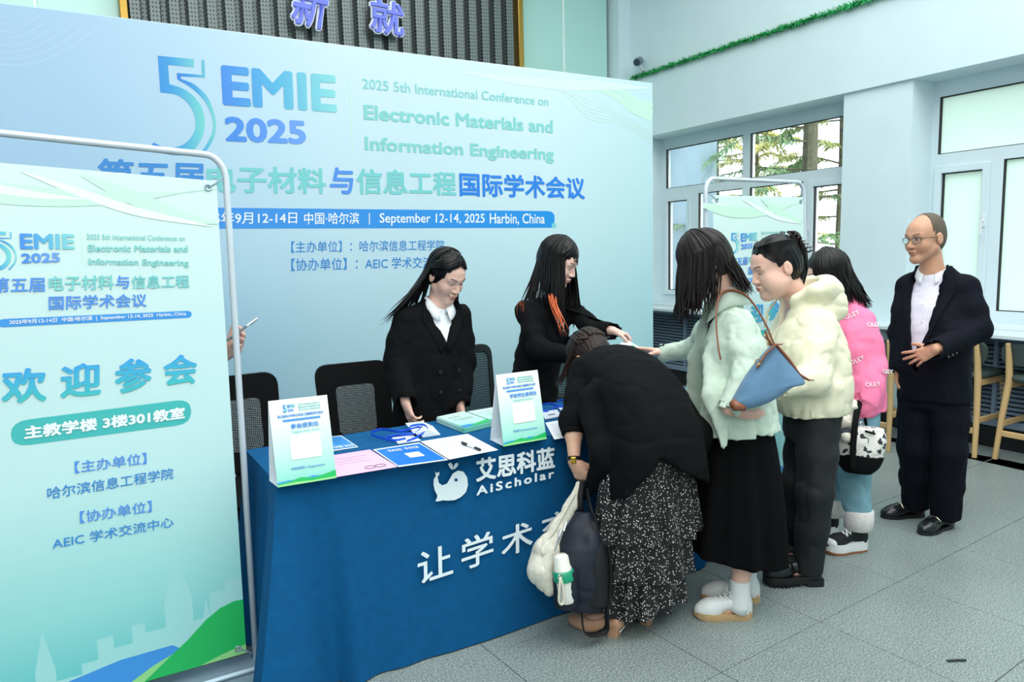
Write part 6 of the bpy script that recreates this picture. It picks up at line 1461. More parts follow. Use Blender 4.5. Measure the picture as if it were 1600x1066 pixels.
def green():
    H = Head((2.222,2.1881,1.465), (-.70, .52, -.48), s=1.0)
    root = start('woman in a pale green open shirt and long black skirt with a blue shoulder bag', (2.3, 2.07, 0))
    n = A3((2.3258,2.1658,1.3286)); sL, eL, wL = (2.2853,2.0453,1.219), (2.2227,1.9603,1.0202), (2.1266,1.9648,0.8992); sR, eR, wR = (2.3983,2.2837,1.225), (2.4098,2.4177,1.0628), (2.3321,2.5541,1.0408)
    side = (.51, .86, 0); arms = [(sL, eL, wL), (sR, eR, wR)]
    st = [((2.325, 2.085, .76), .165, .165), ((2.325, 2.095, .95), .148, .138), ((2.325, 2.13, 1.11), .150, .130), ((2.33, 2.165, 1.22), .125, .082), (n - (0, 0, .01), .052, .052)]
    legs = [((2.28, 2.03, .70), (2.265, 2.0, .40), (2.238, 1.992, .09)), ((2.36, 2.15, .70), (2.37, 2.11, .40), (2.376, 2.078, .09))]
    g = SDF(); g.add(H.world_fn(), H.c - .16, H.c + .16, 0); neck(g, n, H, .048); torso_body(g, st, side, .72); limbs(g, arms, legs)
    h1 = hand(g, wL, (.62, -.40, -.22), (.30, .45, .8), (.2, .25, .3, .3), 1, .95, .04, .5); h2 = hand(g, wR, (-.86, .46, .16), (-.1, -.35, -.9), (.05, .45, .6, .7), -1, .95, .04, .3)
    for (t_, h_), lg in zip((((2.085, 2.10, 0), (2.285, 1.965, 0)), ((2.225, 2.20, 0), (2.425, 2.045, 0))), legs): g.cap(A3(lg[2]) - (0, 0, .04), mix(t_, h_, .4) + (0, 0, .02), .022, .012, .02)
    body('body', g, SK3, root, H, (h1, h2)); face(H, root, True)
    dr = SDF(); dr.loft([(c, a * .84, b * .84) for c, a, b in st], side, .02); cloth('black_top', dr, BLK2, root, .009)
    sk = SDF(); sk.loft([((2.285, 2.055, .205), .185, .215), ((2.30, 2.065, .50), .172, .185), ((2.32, 2.085, .76), .138, .140), ((2.325, 2.09, .88), .115, .110)], side, .03)
    def folds(X, Y, Z):
        th = np.arctan2(Y - 2.06, X - 2.29); return (.010 * np.sin(th * 7 + 1.0) + .005 * np.sin(th * 13)) * np.clip((.95 - Z) / .6, 0, 1)
    sk.disp(folds); sk.halfspace((2.285, 2.055, .225), (.0, 0, -1)); sk.cut(lambda X, Y, Z: Z - (.245 + .03 * ((X - 2.285) * -.86 + (Y - 2.055) * .51) / .2), (1.9, 1.7, .1), (2.7, 2.4, .3), .004); cloth('long_skirt', sk, BLK2, root, .0085)
    T = TF_(n - (0, 0, .01), side, (.0, .0, 1))
    j = SDF(); j.loft(st[:-1] + [(n - (0, 0, .01), .085, .065)], side, .035, 2.2); sleeves(j, arms, [(.056, .056, .046), (.056, .050, .042)], .04)
    j.chain([(2.2143,2.1136,1.0748), (2.1611,2.0543,0.9312), (2.1387,1.9939,0.743)], [.05, .06, .010], .03, ((.51, .86, 0), 2.2)); j.chain([(2.3115,2.2449,1.2498), (2.3151,2.307,1.0431), (2.312,2.3454,0.8076), (2.2936,2.3296,0.6202)], [.03, .045, .045, .032], .03, ((.51, .86, 0), 2.2))
    j.halfspace((0, 0, .775), (.0, 0, -1), (2.28, 1.7, .5), (2.8, 2.5, .8))
    def slit(X, Y, Z):
        u, h, w = T.q(X, Y, Z); return np.maximum(np.maximum(np.abs(u + .0) - (.018 + .11 * np.clip(h + .42, 0, .5) * .9), .02 - w), w - .3)
    j.cut(slit, n - (.6, .6, .9), n + .3); j.halfspace(n + (0, 0, .035), (-.25, .12, 1), n - .2, n + .2)
    j.disp(wrinkle(.0055, .055, 6, (1, 1, .6))); j.disp(wrinkle(.0022, .025, 9))
    cloth('linen_shirt', j, LINEN, root, .0065)
    collar(T, [(.006, -.02), (.010, .034), (.016, .042), (.034, .012), (.052, -.03)], .050, .052, 'shirt_collar', LINEN, root, .42, flare=.04, lean=.04)
    for lg, (t_, h_) in zip(legs, (((2.085, 2.10, 0), (2.285, 1.965, 0)), ((2.225, 2.20, 0), (2.425, 2.045, 0)))):
        a = A3(lg[2]); so = MB().tube([a + (0, 0, .075), a + (0, 0, .07), a + (0, 0, .03), a - (0, 0, .03), a - (.01, -.005, .06)], [.040, .041, .041, .042, .04], 18).build('sock', WSOCK, smooth=True); adopt(root, so); trainer(root, t_, h_)
    rr = random.Random(31); mb = MB(); hair_cap(H, HBR, root, cutc=(0, .15, -.06), cutr=(.05, .07, .10), thick=.016)
    fall_locks(H, mb, .25, 2.2, 40, .25, lambda a: (-.02 + .04 * rr.random(), .01, 0), rr, .013, stop=1.45, kk=1.12); fall_locks(H, mb, -.2, -2.2, 34, .25, lambda a: (-.03 + .04 * rr.random(), .01, 0), rr, .013, stop=1.45)
    fall_locks(H, mb, 2.2, 4.1, 34, .21, lambda a: (.085 + .03 * rr.random(), -.05, 0), rr, .015, stop=1.6)
    for i in range(16):
        a = rr.uniform(-.5, .9); pts = [H.loc(cap_pt(H, t, a, 1.07)) for t in (.3, .8, 1.2, 1.5)]; e = pts[-1]; lock_mesh(mb, pts + [e + np.array((.0, 0, -.12)), e + np.array((.01, 0, -.22 - .06 * rr.random()))], .008, (.5, .86, 0), .4, 6)
    add_hair(root, mb, HBR); return root
# ---------------------------------------------------------------- 6: cream hooded jacket
CREAM = mat('cream_cotton', lin(232, 228, 200), .8, var=.04, vscale=12, bump=.14, bscale=320, spec=.25); DARKP = mat('charcoal_trousers', lin(17, 20, 23), .8, bump=.1, bscale=300)
def cream():
    H = Head((2.7213,2.2393,1.4327), (-.86, .40, -.30), s=1.08, wide=1.04, chub=.006)
    root = start('woman with clipped up black hair in a cream hooded jacket and dark trousers', (2.78, 2.1, 0))
    n = A3((2.8285,2.2031,1.2951)); sL, eL, wL = (2.7892,2.0692,1.1779), (2.6732,1.989,0.9554), (2.494,2.0215,0.9329); sR, eR, wR = (2.9177,2.3205,1.1752), (2.8119,2.3478,0.9278), (2.6756,2.363,0.879)
    side = (.51, .86, 0); arms = [(sL, eL, wL), (sR, eR, wR)]
    st = [((2.82, 2.10, .70), .17, .155), ((2.82, 2.11, .92), .168, .155), ((2.83, 2.15, 1.09), .168, .150), ((2.845, 2.19, 1.20), .135, .09), (n - (0, 0, .01), .055, .055)]
    legs = [((2.7901,2.0316,0.7546), (2.7162,2.0067,0.4377), (2.6992,2.018,0.1182)), ((2.8897,2.1796,0.7281), (2.8256,2.1709,0.4015), (2.8165,2.156,0.0952))]
    g = SDF(); g.add(H.world_fn(), H.c - .17, H.c + .17, 0); neck(g, n, H, .056); torso_body(g, st, side, .72); feet = [((2.555, 2.145, 0), (2.785, 2.005, 0)), ((2.72, 2.30, 0), (2.94, 2.17, 0))]; legs = on_foot(legs, feet, .11); limbs(g, arms, legs)
    h1 = hand(g, wL, (-.8, .5, -.1), (0, .0, -1), (.4, .5, .5, .5), -1, .95); h2 = hand(g, wR, (-.8, .5, -.1), (0, 0, -1), (.4, .5, .5, .5), 1, .95)
    feet = [((2.555, 2.145, 0), (2.785, 2.005, 0)), ((2.72, 2.30, 0), (2.94, 2.17, 0))]
    for (t_, h_), lg in zip(feet, legs): g.cap(A3(lg[2]) - (0, 0, .05), mix(t_, h_, .4) + (0, 0, .05), .022, .012, .02)
    body('body', g, SK3, root, H, (h1, h2)); face(H, root, True, mat('red_lips', lin(206, 78, 72), .35), lipw=.85)
    ts = SDF(); ts.loft([(c, a * .86, b * .86) for c, a, b in st[1:]], side, .02); cloth('pink_top', ts, mat('dusty_pink_top', lin(206, 178, 176), .8), root, .009)
    T = TF_(n - (0, 0, .01), side, (-.08, .05, 1))
    j = SDF(); j.loft([((2.82, 2.10, .765), .172, .150), ((2.82, 2.11, .86), .184, .172), ((2.825, 2.13, 1.0), .182, .172), ((2.835, 2.16, 1.11), .172, .152), ((2.845, 2.19, 1.20), .140, .095), (n - (0, 0, .0), .095, .075)], side, .04, 2.2); sleeves(j, arms, [(.066, .066, .05), (.062, .06, .05)], .05)
    # hood lying on the back
    q = [T.p(s * u, h, w) for s in (1,) for u, h, w in ((.085, .012, .04), (.105, .03, -.03), (.07, .035, -.10), (0, .03, -.13), (-.07, .035, -.10), (-.105, .03, -.03), (-.085, .012, .04))]
    j.chain(q, [.022, .036, .045, .052, .045, .036, .022], .035); j.ell(T.p(0, -.045, -.135), (.10, .085, .10), .05)
    j.cut(vcut(T, -.17, .45, .0, umax=.075), n - .4, n + .3); j.ell(T.p(0, .08, -.02), (.075, .075, .09), .01, 's')
    j.disp(wrinkle(.008, .075, 17)); j.disp(lambda X, Y, Z: .003 * np.sin(np.arctan2(Y - 2.11, X - 2.82) * 22) * np.exp(-((Z - .80) / .05) ** 2)); j.halfspace((0, 0, .765), (0, 0, -1))
    cloth('hooded_jacket', j, CREAM, root, .007)
    adopt(root, MB().tube([T.p(.05, .0, .075), T.p(.03, -.05, .13), T.p(.012, -.12, .155)], .006, 6).build('hood_seam', CREAM, smooth=True)); dc = snap(j, [A3((2.6456,1.9828,0.7982)) + (0, 0, .01)], .004)[0]; adopt(root, MB().tube([dc, A3(dc) + (0, 0, -.03)], .006, 8).build('hem_toggle', CREAM))
    p = SDF()
    for hq, kq, aq in legs: p.chain([A3(hq) + (0, 0, .04), mix(hq, kq, .5), kq, mix(kq, aq, .5), A3(aq) - (0, 0, .04)], [.086, .088, .078, .072, .064], .03)
    p.loft([((2.82, 2.10, .66), .140, .122), ((2.82, 2.11, .84), .132, .115)], side, .04); p.disp(wrinkle(.008, .08, 21, (1, 1, .7))); p.halfspace((0, 0, .055), (0, 0, -1)); cloth('trousers', p, DARKP, root, .009)
    LE = mat('black_leather', lin(18, 22, 24), .3)
    for t_, h_ in feet:
        fr = shoe_frame(t_, h_); upper(fr, .046, .045, .088, None, 'loafer', LE, root); L_ = fr[3]
        o = sole(fr, .050, .012, .046, 'shoe_sole', CHP, root)
        b = MB(); b.poly_prism(rounded([(.0, -.040), (.085, -.040), (.075, .040), (.0, .040)], .02), lambda x, y, d: put(fr, (x, y, d)), 0, .03); adopt(root, b.build('heel', CHP, smooth=True, sharp=40))
        for k in range(9):
            x = L_ * (.42 + .06 * k); hw = float(foot_profile(x / L_, .050)); bb = MB(); bb.poly_prism([(x - .004, -hw), (x + .004, -hw), (x + .004, hw), (x - .004, hw)], lambda x_, y, d: put(fr, (x_, y, d)), 0.0, .014); adopt(root, bb.build('tread_lug', CHP))
        a_ = put(fr, (L_ * .2, 0, .06)); adopt(root, MB().tube([a_, a_ + (0, 0, .04), a_ + (0, 0, .12)], [.040, .040, .042], 16).build('sock', BLK2, smooth=True))
        adopt(root, MB().tube([put(fr, (L_ * .53, -.046, .075)), put(fr, (L_ * .55, -.02, .105)), put(fr, (L_ * .55, .02, .105)), put(fr, (L_ * .53, .046, .075))], .010, 6, flat=((0, 0, 1), .4)).build('saddle_strap', LE)); adopt(root, MB().tube([put(fr, (L_ * .55, a, .111)) for a in (-.014, .014)], .005, 8).build('metal_bit', mat('dark_metal', lin(86, 78, 66), .3, metal=.8)))
    rr = random.Random(12); mb = MB(); hair_cap(H, HB, root, cutc=(0, .118, -.018), cutr=(.068, .074, .110), thick=.010, extra=lambda q_: (q_.ell((.076, .0, -.035), (.03, .03, .042), .006, 's'), q_.ell((-.076, .0, -.035), (.03, .03, .042), .006, 's'), q_.ell((.066, .078, .004), (.045, .052, .084), .012, 's'), q_.ell((-.066, .078, .004), (.045, .052, .084), .012, 's')))
    for i in range(34):     # swept back to the clip
        s = -1 if i % 2 else 1; z = i / 34; pts = [H.loc(p_) for p_ in ((s * .048 * (.2 + z), .060, .104 - .04 * z), (s * (.066 + .012 * z), .02, .112 - .09 * z), (s * .060, -.060, .098 - .075 * z), (s * .018, -.112, .070 - .02 * z), (0, -.118, .085))]; lock_mesh(mb, pts, .010, H.B[0], .45, 6)
    for i in range(14):     # twisted bun and loose tail
        a = i / 14 * 6.28; pts = [H.loc((.030 * math.cos(a), -.105 + .02 * math.sin(a), -.03 + .02 * math.sin(a))), H.loc((.034 * math.cos(a + .6), -.125 + .018 * math.sin(a), .03)), H.loc((.026 * math.cos(a + 1.2), -.118, .085 + .012 * math.sin(a))), H.loc((.012 * math.cos(a), -.095, .118))]; lock_mesh(mb, pts, .013, H.B[0], .6, 6)
    for i in range(9):
        b = H.loc((rr.uniform(-.03, .03), -.100, .0)); lock_mesh(mb, [b, b + H.B[1] * -.03 + (0, 0, -.05), b + H.B[1] * -.015 + (0, 0, -.12 - .03 * rr.random())], .008, H.B[0], .4, 6)
    add_hair(root, mb, HB)
    cl = mat('tortoise_clip', lin(70, 52, 44), .12, spec=.8, trans=.3); cb = MB()
    for s in (-1, 1):
        spine = [H.loc((s * .030, -.075 - .012 * i, .125 - .022 * i)) for i in range(6)]; cb.tube(spine, .005, 6)
        for i in range(7): t = i / 6; b = H.loc((s * .030, -.075 - .06 * t, .125 - .11 * t)); cb.tube([b, b + (H.loc((s * .05, -.10 - .055 * t, .118 - .10 * t)) - H.loc((s * .030, -.075 - .06 * t, .125 - .11 * t))) , H.loc((s * .052, -.085 - .05 * t, .09 - .09 * t))], [.0035, .003, .0018], 5)
    adopt(root, cb.build('claw_clip', cl, smooth=True)); return root
# ---------------------------------------------------------------- 7: pink shirt
PINKS = mat('pink_shirt', lin(246, 128, 170), .75, bump=.1, bscale=300); DENIM = mat('light_denim', lin(116, 160, 174), .8, var=.12, vscale=10, bump=.15, bscale=500); DCUFF = mat('denim_inside', lin(216, 212, 208), .85, var=.08, vscale=60, bump=.15, bscale=400); CANV = mat('black_canvas', lin(20, 22, 26), .8)
def stamp(body, g, P0, ux, uy, wd, ht, m, root, look):
    """embroidered word dropped on the cloth surface along direction look"""
    v, f = text_mesh(body, 0.0); ux, uy, lk = nrm_(ux), nrm_(uy), nrm_(look); P = A3(P0) + (v[:, :1] - .5) * wd * ux + (v[:, 1:] - .5) * ht * uy - lk * .15; t = np.zeros(len(P))
    for _ in range(60): t = t + np.clip(.8 * g.ev(P + t[:, None] * lk), -.02, .04)
    t = np.minimum(t, np.median(t) + .03); o = meshobj('embroidered_word', P + (t[:, None] - .004) * lk, f, m); solid(o, .003, 0); adopt(root, o)
def pink():
    H = Head((3.2528,2.3608,1.3699), (-.86, .46, -.20), s=1.0)
    root = start('long haired woman in a pink shirt and light cuffed jeans behind the cream jacket', (3.27, 2.25, 0))
    n = A3((3.3557,2.3277,1.2361)); sL, eL, wL = (3.3393,2.2076,1.1469), (3.3148,2.1424,0.9163), (3.2269,2.1262,0.767); sR, eR, wR = (3.441,2.4523,1.1507), (3.3528,2.4465,0.9087), (3.2077,2.4521,0.8382)
    side = (.51, .86, 0); arms = [(sL, eL, wL), (sR, eR, wR)]
    st = [((3.335, 2.25, .62), .150, .135), ((3.33, 2.26, .86), .142, .125), ((3.335, 2.28, 1.03), .145, .118), ((3.345, 2.31, 1.14), .120, .078), (n - (0, 0, .01), .050, .05)]
    legs = [((3.2896,2.1923,0.67), (3.2385,2.1684,0.3725), (3.24,2.1589,0.0664)), ((3.3429,2.3659,0.6308), (3.3,2.3486,0.3319), (3.2994,2.3547,0.0439))]
    g = SDF(); g.add(H.world_fn(), H.c - .16, H.c + .16, 0); neck(g, n, H, .046); torso_body(g, st, side, .72); feet = [((3.075, 2.20, 0), (3.285, 2.115, 0)), ((3.13, 2.385, 0), (3.335, 2.315, 0))]; legs = on_foot(legs, feet, .13); limbs(g, arms, legs)
    h1 = hand(g, wL, (-.66, .25, -.62), (.15, .80, -.30), (.5, .6, .7, .7), -1, .92, .04, .5); h2 = hand(g, wR, (-.8, .5, -.1), (0, 0, -1), (.4, .5, .5, .5), 1, .92)
    feet = [((3.075, 2.20, 0), (3.285, 2.115, 0)), ((3.13, 2.385, 0), (3.335, 2.315, 0))]
    for (t_, h_), lg in zip(feet, legs): g.cap(A3(lg[2]) - (0, 0, .05), mix(t_, h_, .4) + (0, 0, .06), .022, .012, .02)
    body('body', g, SK1, root, H, (h1, h2)); face(H, root, True)
    T = TF_(n - (0, 0, .01), side, (0, .0, 1))
    j = SDF(); j.loft([((3.345, 2.245, .60), .165, .150), ((3.335, 2.26, .86), .155, .142), ((3.337, 2.28, 1.03), .152, .130), ((3.347, 2.31, 1.14), .125, .085), (n - (0, 0, .0), .08, .062)], side, .04, 2.2); sleeves(j, arms, [(.056, .062, .058), (.056, .055, .05)], .045)
    j.chain([eL, mix(eL, wL, .5), A3(wL) + (.02, -.01, -.03)], [.060, .066, .062], .03)
    j.halfspace((3.335, 2.25, .655), (.3, -.2, -1)); j.disp(wrinkle(.008, .07, 33, (1, 1, .7))); 
    j.halfspace(n + (0, 0, .04), (-.2, .1, 1), n - .2, n + .2); cloth('pink_shirt', j, PINKS, root, .007)
    collar(T, [(.005, -.02), (.009, .034), (.014, .042), (.032, .012), (.050, -.028)], .048, .050, 'shirt_collar', PINKS, root, .42, flare=.03, lean=.04)
    look = (.60, .80, -.05); ux = (.86, -.5, -.05)
    for body_, q, rot in (('OLEY', (3.2687,2.2301,1.1758), .45), ('OLEY', (3.3329,2.1619,1.1283), 0), ('OLEY', (3.2556,2.2069,0.9592), .5), ('OLEY', (3.2649,2.1274,0.8508), .12), ('OLEY', (3.3759,2.1276,0.9021), -.1)):
        u = A3(ux) * math.cos(rot) + UPV * math.sin(rot); v = UPV * math.cos(rot) - A3(ux) * math.sin(rot); stamp(body_, j, q, u, v, .068, .020, SHIRT, root, look)
    p = SDF()
    for hq, kq, aq in legs: p.chain([A3(hq) + (0, 0, .04), mix(hq, kq, .5), kq, mix(kq, aq, .5), A3(aq) + (0, 0, .03)], [.088, .082, .072, .067, .064], .02)
    p.loft([((3.335, 2.25, .62), .140, .125), ((3.33, 2.26, .78), .135, .118)], side, .04); p.disp(wrinkle(.007, .08, 25, (1, 1, .6))); p.halfspace((0, 0, .13), (0, 0, -1)); cloth('jeans', p, DENIM, root, .008)
    for hq, kq, aq in legs:
        a = A3(aq); b = MB().tube([a + (0, 0, .085), a + (0, 0, .08), a + (0, 0, .03), a + (0, 0, -.01), a + (0, 0, -.015)], [.060, .068, .069, .068, .062], 24).build('turn_up', DCUFF, smooth=True); adopt(root, b)
    for t_, h_ in feet:
        fr = shoe_frame(t_, h_); L_ = fr[3]; upper(fr, .043, .036, .10, None, 'sneaker', CANV, root); sole(fr, .048, .012, .052, 'white_midsole', TRAIN, root, heel=.012, toe_up=.010); sole(fr, .047, .0, .014, 'gum_tread', mat('gum_tread', lin(150, 96, 58), .6, bump=.3, bscale=160), root, toe_up=.010)
        tc = SDF(); tc.ell(put(fr, (L_ * .86, 0, .058)), (L_ * .13, .038, .026), 0, B=np.array([fr[1], fr[2], (0, 0, 1)])); P_, Q_ = tc.mesh(.004); adopt(root, quadmesh('toe_cap', P_, Q_, TRAIN))
        for i in range(5):
            x = L_ * (.40 + .075 * i); zt = .036 + .10 * (.86 - .10 * i)
            for s in (-1, 1): adopt(root, MB().tube([put(fr, (x, -.026 * s, zt - .012)), put(fr, (x + .010, 0, zt + .004)), put(fr, (x + .018, .026 * s, zt - .020))], .0042, 5).build('lace', TRAIN))
    rr = random.Random(14); mb = MB(); hair_cap(H, HB, root, cutc=(0, .15, -.06), cutr=(.052, .072, .105), thick=.014)
    fall_locks(H, mb, .55, 2.2, 34, .19, lambda a: (.04 + .03 * rr.random(), -.02, 0), rr, .014, stop=1.5, kk=1.11); fall_locks(H, mb, 2.0, 4.0, 38, .22, lambda a: (.085 + .04 * rr.random(), -.05, 0), rr, .015, stop=1.6); fall_locks(H, mb, -.5, -2.2, 22, .16, lambda a: (.02, 0, 0), rr, .014, stop=1.5)
    add_hair(root, mb, HB); return root
# ---------------------------------------------------------------- 8: person hidden behind the left banner, only a hand with a phone shows
def hidden():
    root = start('person mostly hidden behind the big left banner, one hand raised holding a phone', (.12, 3.35, 0))
    H = Head((.14, 3.36, 1.50), (.75, -.55, -.35), s=1.0); n = A3((.12, 3.38, 1.36)); side = (-.6, -.8, 0)
    wR = A3((0.487,3.1097,1.1416)); sR, eR = A3((.08, 3.22, 1.27)), A3((.24, 3.12, 1.02)); sL, eL, wL = A3((.28, 3.46, 1.27)), A3((.30, 3.48, 1.0)), A3((.30, 3.40, .78))
    arms = [(sR, eR, wR), (sL, eL, wL)]; st = [((.12, 3.38, .62), .165, .13), ((.12, 3.38, .90), .150, .12), ((.12, 3.38, 1.12), .160, .12), ((.12, 3.38, 1.27), .13, .08), (n, .05, .05)]
    legs = [((.05, 3.32, .75), (.05, 3.30, .42), (.05, 3.33, .08)), ((.20, 3.44, .75), (.21, 3.42, .42), (.21, 3.46, .08))]
    g = SDF(); g.add(H.world_fn(), H.c - .16, H.c + .16, 0); neck(g, n, H, .048); torso_body(g, st, side, .72); limbs(g, arms, legs)
    h1 = hand(g, wR, (.66, -.42, .50), (-.30, -.52, .70), (.55, .8, .95, 1.05), 1, 1.05, .05, .4); hand(g, wL, (0, -.2, -1), (-.6, -.8, 0), (.4, .5, .5, .5), -1, .95)
    for lg in legs: g.cap(A3(lg[2]) - (0, 0, .02), A3(lg[2]) + (.10, -.08, -.05), .028, .02, .02)
    body('body', g, SK3, root, H, (h1,)); face(H, root, True)
    j = SDF(); j.loft(st[:-1] + [(n, .075, .06)], side, .04, 2.2); sleeves(j, [(sR, eR, mix(eR, wR, .55)), (sL, eL, wL)], [(.056, .052, .046), (.056, .052, .046)], .04); j.halfspace((0, 0, .66), (0, 0, -1)); j.halfspace(n + (0, 0, .03), (0, 0, 1), n - .2, n + .2); j.disp(wrinkle(.006, .07, 40)); cloth('jacket', j, BLK, root, .009)
    p = SDF()
    for hq, kq, aq in legs: p.chain([hq, mix(hq, kq, .5), kq, aq], [.09, .085, .07, .065], .03)
    p.halfspace((0, 0, .05), (0, 0, -1)); cloth('trousers', p, DARKP, root, .011)
    for lg in legs: fr = shoe_frame(A3(lg[2]) + (.14, -.11, 0), A3(lg[2]) + (-.06, .045, 0)); upper(fr, .045, .016, .08, None, 'shoe', BLK, root); sole(fr, .047, 0, .02, 'shoe_sole', CHP, root)
    mb = MB(); rr = random.Random(3); hair_cap(H, HB, root); fall_locks(H, mb, 1.3, 5.0, 44, .14, lambda a: (0, 0, 0), rr, .015); add_hair(root, mb, HB)
    pa, pb = Vector((0.5148,3.0239,1.2301)), Vector((0.5634,2.9323,1.2813)); ax = (pb - pa).normalized(); up_ = Vector((-.50, .10, .85)); up_ = (up_ - ax * up_.dot(ax)).normalized(); sd = ax.cross(up_)
    M = Matrix((( sd.x, ax.x, up_.x, pa.x), (sd.y, ax.y, up_.y, pa.y), (sd.z, ax.z, up_.z, pa.z), (0, 0, 0, 1))); L_ = (pb - pa).length
    ph = empty('phone', pa, 'pale silver phone held out past the left banner pole', 'phone')
    adopt(ph, MB().box((-.036, -.06, -.004), (.036, L_ + .012, .004), M=M, bev=.003).build('phone_body', mat('silver_phone', lin(206, 222, 226), .25, metal=.4)), MB().box((-.033, -.056, .004), (.033, L_ + .008, .0048), M=M).build('screen', mat('screen_glass', lin(30, 36, 42), .08)), MB().box((-.030, L_ - .02, -.0065), (-.008, L_ + .006, -.004), M=M, bev=.002).build('camera_bump', mat('silver_phone', lin(206, 222, 226), .25)))
import time as _t
for _f in (host1, host2, man, bend, green, cream, pink, hidden):
    _s = _t.time(); _f(); print(_f.__name__, round(_t.time() - _s, 1))

# ================================================================== BAGS AND HELD THINGS
NAVYF = mat('navy_nylon', lin(15, 23, 40), .6, bump=.12, bscale=500); NAVYD = mat('navy_dark_panel', lin(9, 11, 16), .7); CROCH = mat('cream_crochet', lin(222, 218, 202), .9, var=.10, vscale=70, bump=.5, bscale=110)
def sdf_obj(name, g, m, root, step): P_, Q_ = g.mesh(step); o = quadmesh(name, P_, Q_, m); adopt(root, o); return o
# backpack held low by the bending woman
hp = A3((1.6674,2.2779,0.6155))
bk = empty('backpack', ((1.6455,2.2139,0.0767)[0], (1.6455,2.2139,0.0767)[1], .02), 'navy backpack hanging from the bending woman hand, bottle in its side pocket', 'backpack')
sd = nrm_((.70, -.72, 0)); g = SDF()
top, mid_, bot = A3((1.6299,2.238,0.5087)), A3((1.5951,2.2115,0.3429)), A3((1.5782,2.1932,0.145))
g.loft([(bot, .075, .055), (mix(bot, mid_, .5), .095, .075), (mid_, .092, .072), (mix(mid_, top, .6), .075, .055), (top, .035, .03)], sd, .03, 2.6); g.disp(wrinkle(.006, .07, 51)); sdf_obj('pack_body', g, NAVYF, bk, .006)
pnl = SDF(); pnl.loft([(bot + sd * .055 + (0, 0, .02), .050, .050), (mid_ + sd * .055, .052, .058), (mix(mid_, top, .8) + sd * .035, .030, .036)], sd, .03, 2.4); sdf_obj('back_panel', pnl, NAVYD, bk, .007)
pk = SDF(); pc = A3((1.5012,2.184,0.2533)); pk.loft([(pc - (0, 0, .075), .045, .042), (pc, .050, .046), (pc + (0, 0, .075), .046, .044)], sd, .02, 2.2); pk.disp(wrinkle(.004, .05, 52)); sdf_obj('side_pocket', pk, NAVYF, bk, .005)
adopt(bk, MB().tube([tuple(p) for p in catmull([hp, mix(hp, top, .6) + (.02, 0, 0), top + sd * .03, mid_ + sd * .11, bot + sd * .10 + (0, 0, .0), A3((1.6522,2.1367,0.0559)), A3((1.5624,2.1445,0.0665)), bot - (0, 0, .0)], 40)], .014, 6, flat=((0, 0, 1), .25)).build('shoulder_strap', NAVYD, smooth=True))
adopt(bk, MB().tube([hp + (-.012, 0, 0), mix(hp, top, .5) - (.02, .0, 0), top - sd * .01], .011, 6).build('carry_loop', NAVYD, smooth=True))
zp = mat('zip_metal', lin(190, 194, 198), .3, metal=.8)
for a, b in (((884, 817), (880, 832)), ((876, 832), (872, 846))):
    adopt(bk, MB().tube([P_ for P_ in (A3((1.5301,2.2137,0.499)) if a[0] == 884 else A3((1.5082,2.2218,0.4655)), A3((1.5131,2.2074,0.4666)) if a[0] == 884 else A3((1.4937,2.2145,0.4356)))], .0045, 6).build('zip_pull', zp))
adopt(bk, MB().tube([tuple(p) for p in catmull([(1.5484,2.2052,0.5155), (1.5014,2.2123,0.4524), (1.4697,2.211,0.3942)], 12)], .003, 5).build('zip_line', zp))
# bottle
b0 = A3((1.4948,2.1636,0.207)); b1 = A3((1.4813,2.1853,0.3853)); ax = nrm_(b1 - b0); M = Matrix.Translation(b0) @ Vector(ax).to_track_quat('Z', 'Y').to_matrix().to_4x4(); Lb = np.linalg.norm(b1 - b0)
bt = empty('thermos_bottle', b0, 'white flask with green collar ring and rope loop in the backpack side pocket', 'bottle')
WB = mat('white_enamel', lin(232, 232, 222), .3); GB = mat('green_silicone', lin(20, 150, 110), .45)
adopt(bt, MB().lathe([(.030, .0), (.034, .01), (.035, Lb - .085)], 24, M).build('flask', WB, smooth=True, sharp=50)); adopt(bt, MB().lathe([(.034, Lb - .098), (.0405, Lb - .094), (.0415, Lb - .062), (.036, Lb - .056)], 24, M).build('collar_ring', GB, smooth=True, sharp=50))
adopt(bt, MB().lathe([(.034, Lb - .058), (.0345, Lb - .048), (.0305, Lb - .044), (.0285, Lb - .006), (.022, Lb + .002), (.001, Lb + .004)], 24, M).build('lid', WB, smooth=True, sharp=50))
q = A3((1.4509,2.1474,0.3216)); adopt(bt, MB().tube([tuple(p) for p in catmull([q, q + (-.006, -.005, -.03), q + (-.012, -.006, -.085), q + (0, -.008, -.105), q + (.010, -.008, -.085), q + (.006, -.006, -.03), q], 24)], .0045, 6).build('rope_loop', mat('cream_rope', lin(226, 218, 200), .85), smooth=True))
adopt(bt, MB().tube([q + np.array((.009 * math.cos(a), 0, .009 * math.sin(a))) for a in np.linspace(0, 6.0, 13)], .002, 5, closed=True).build('loop_ring', zp))
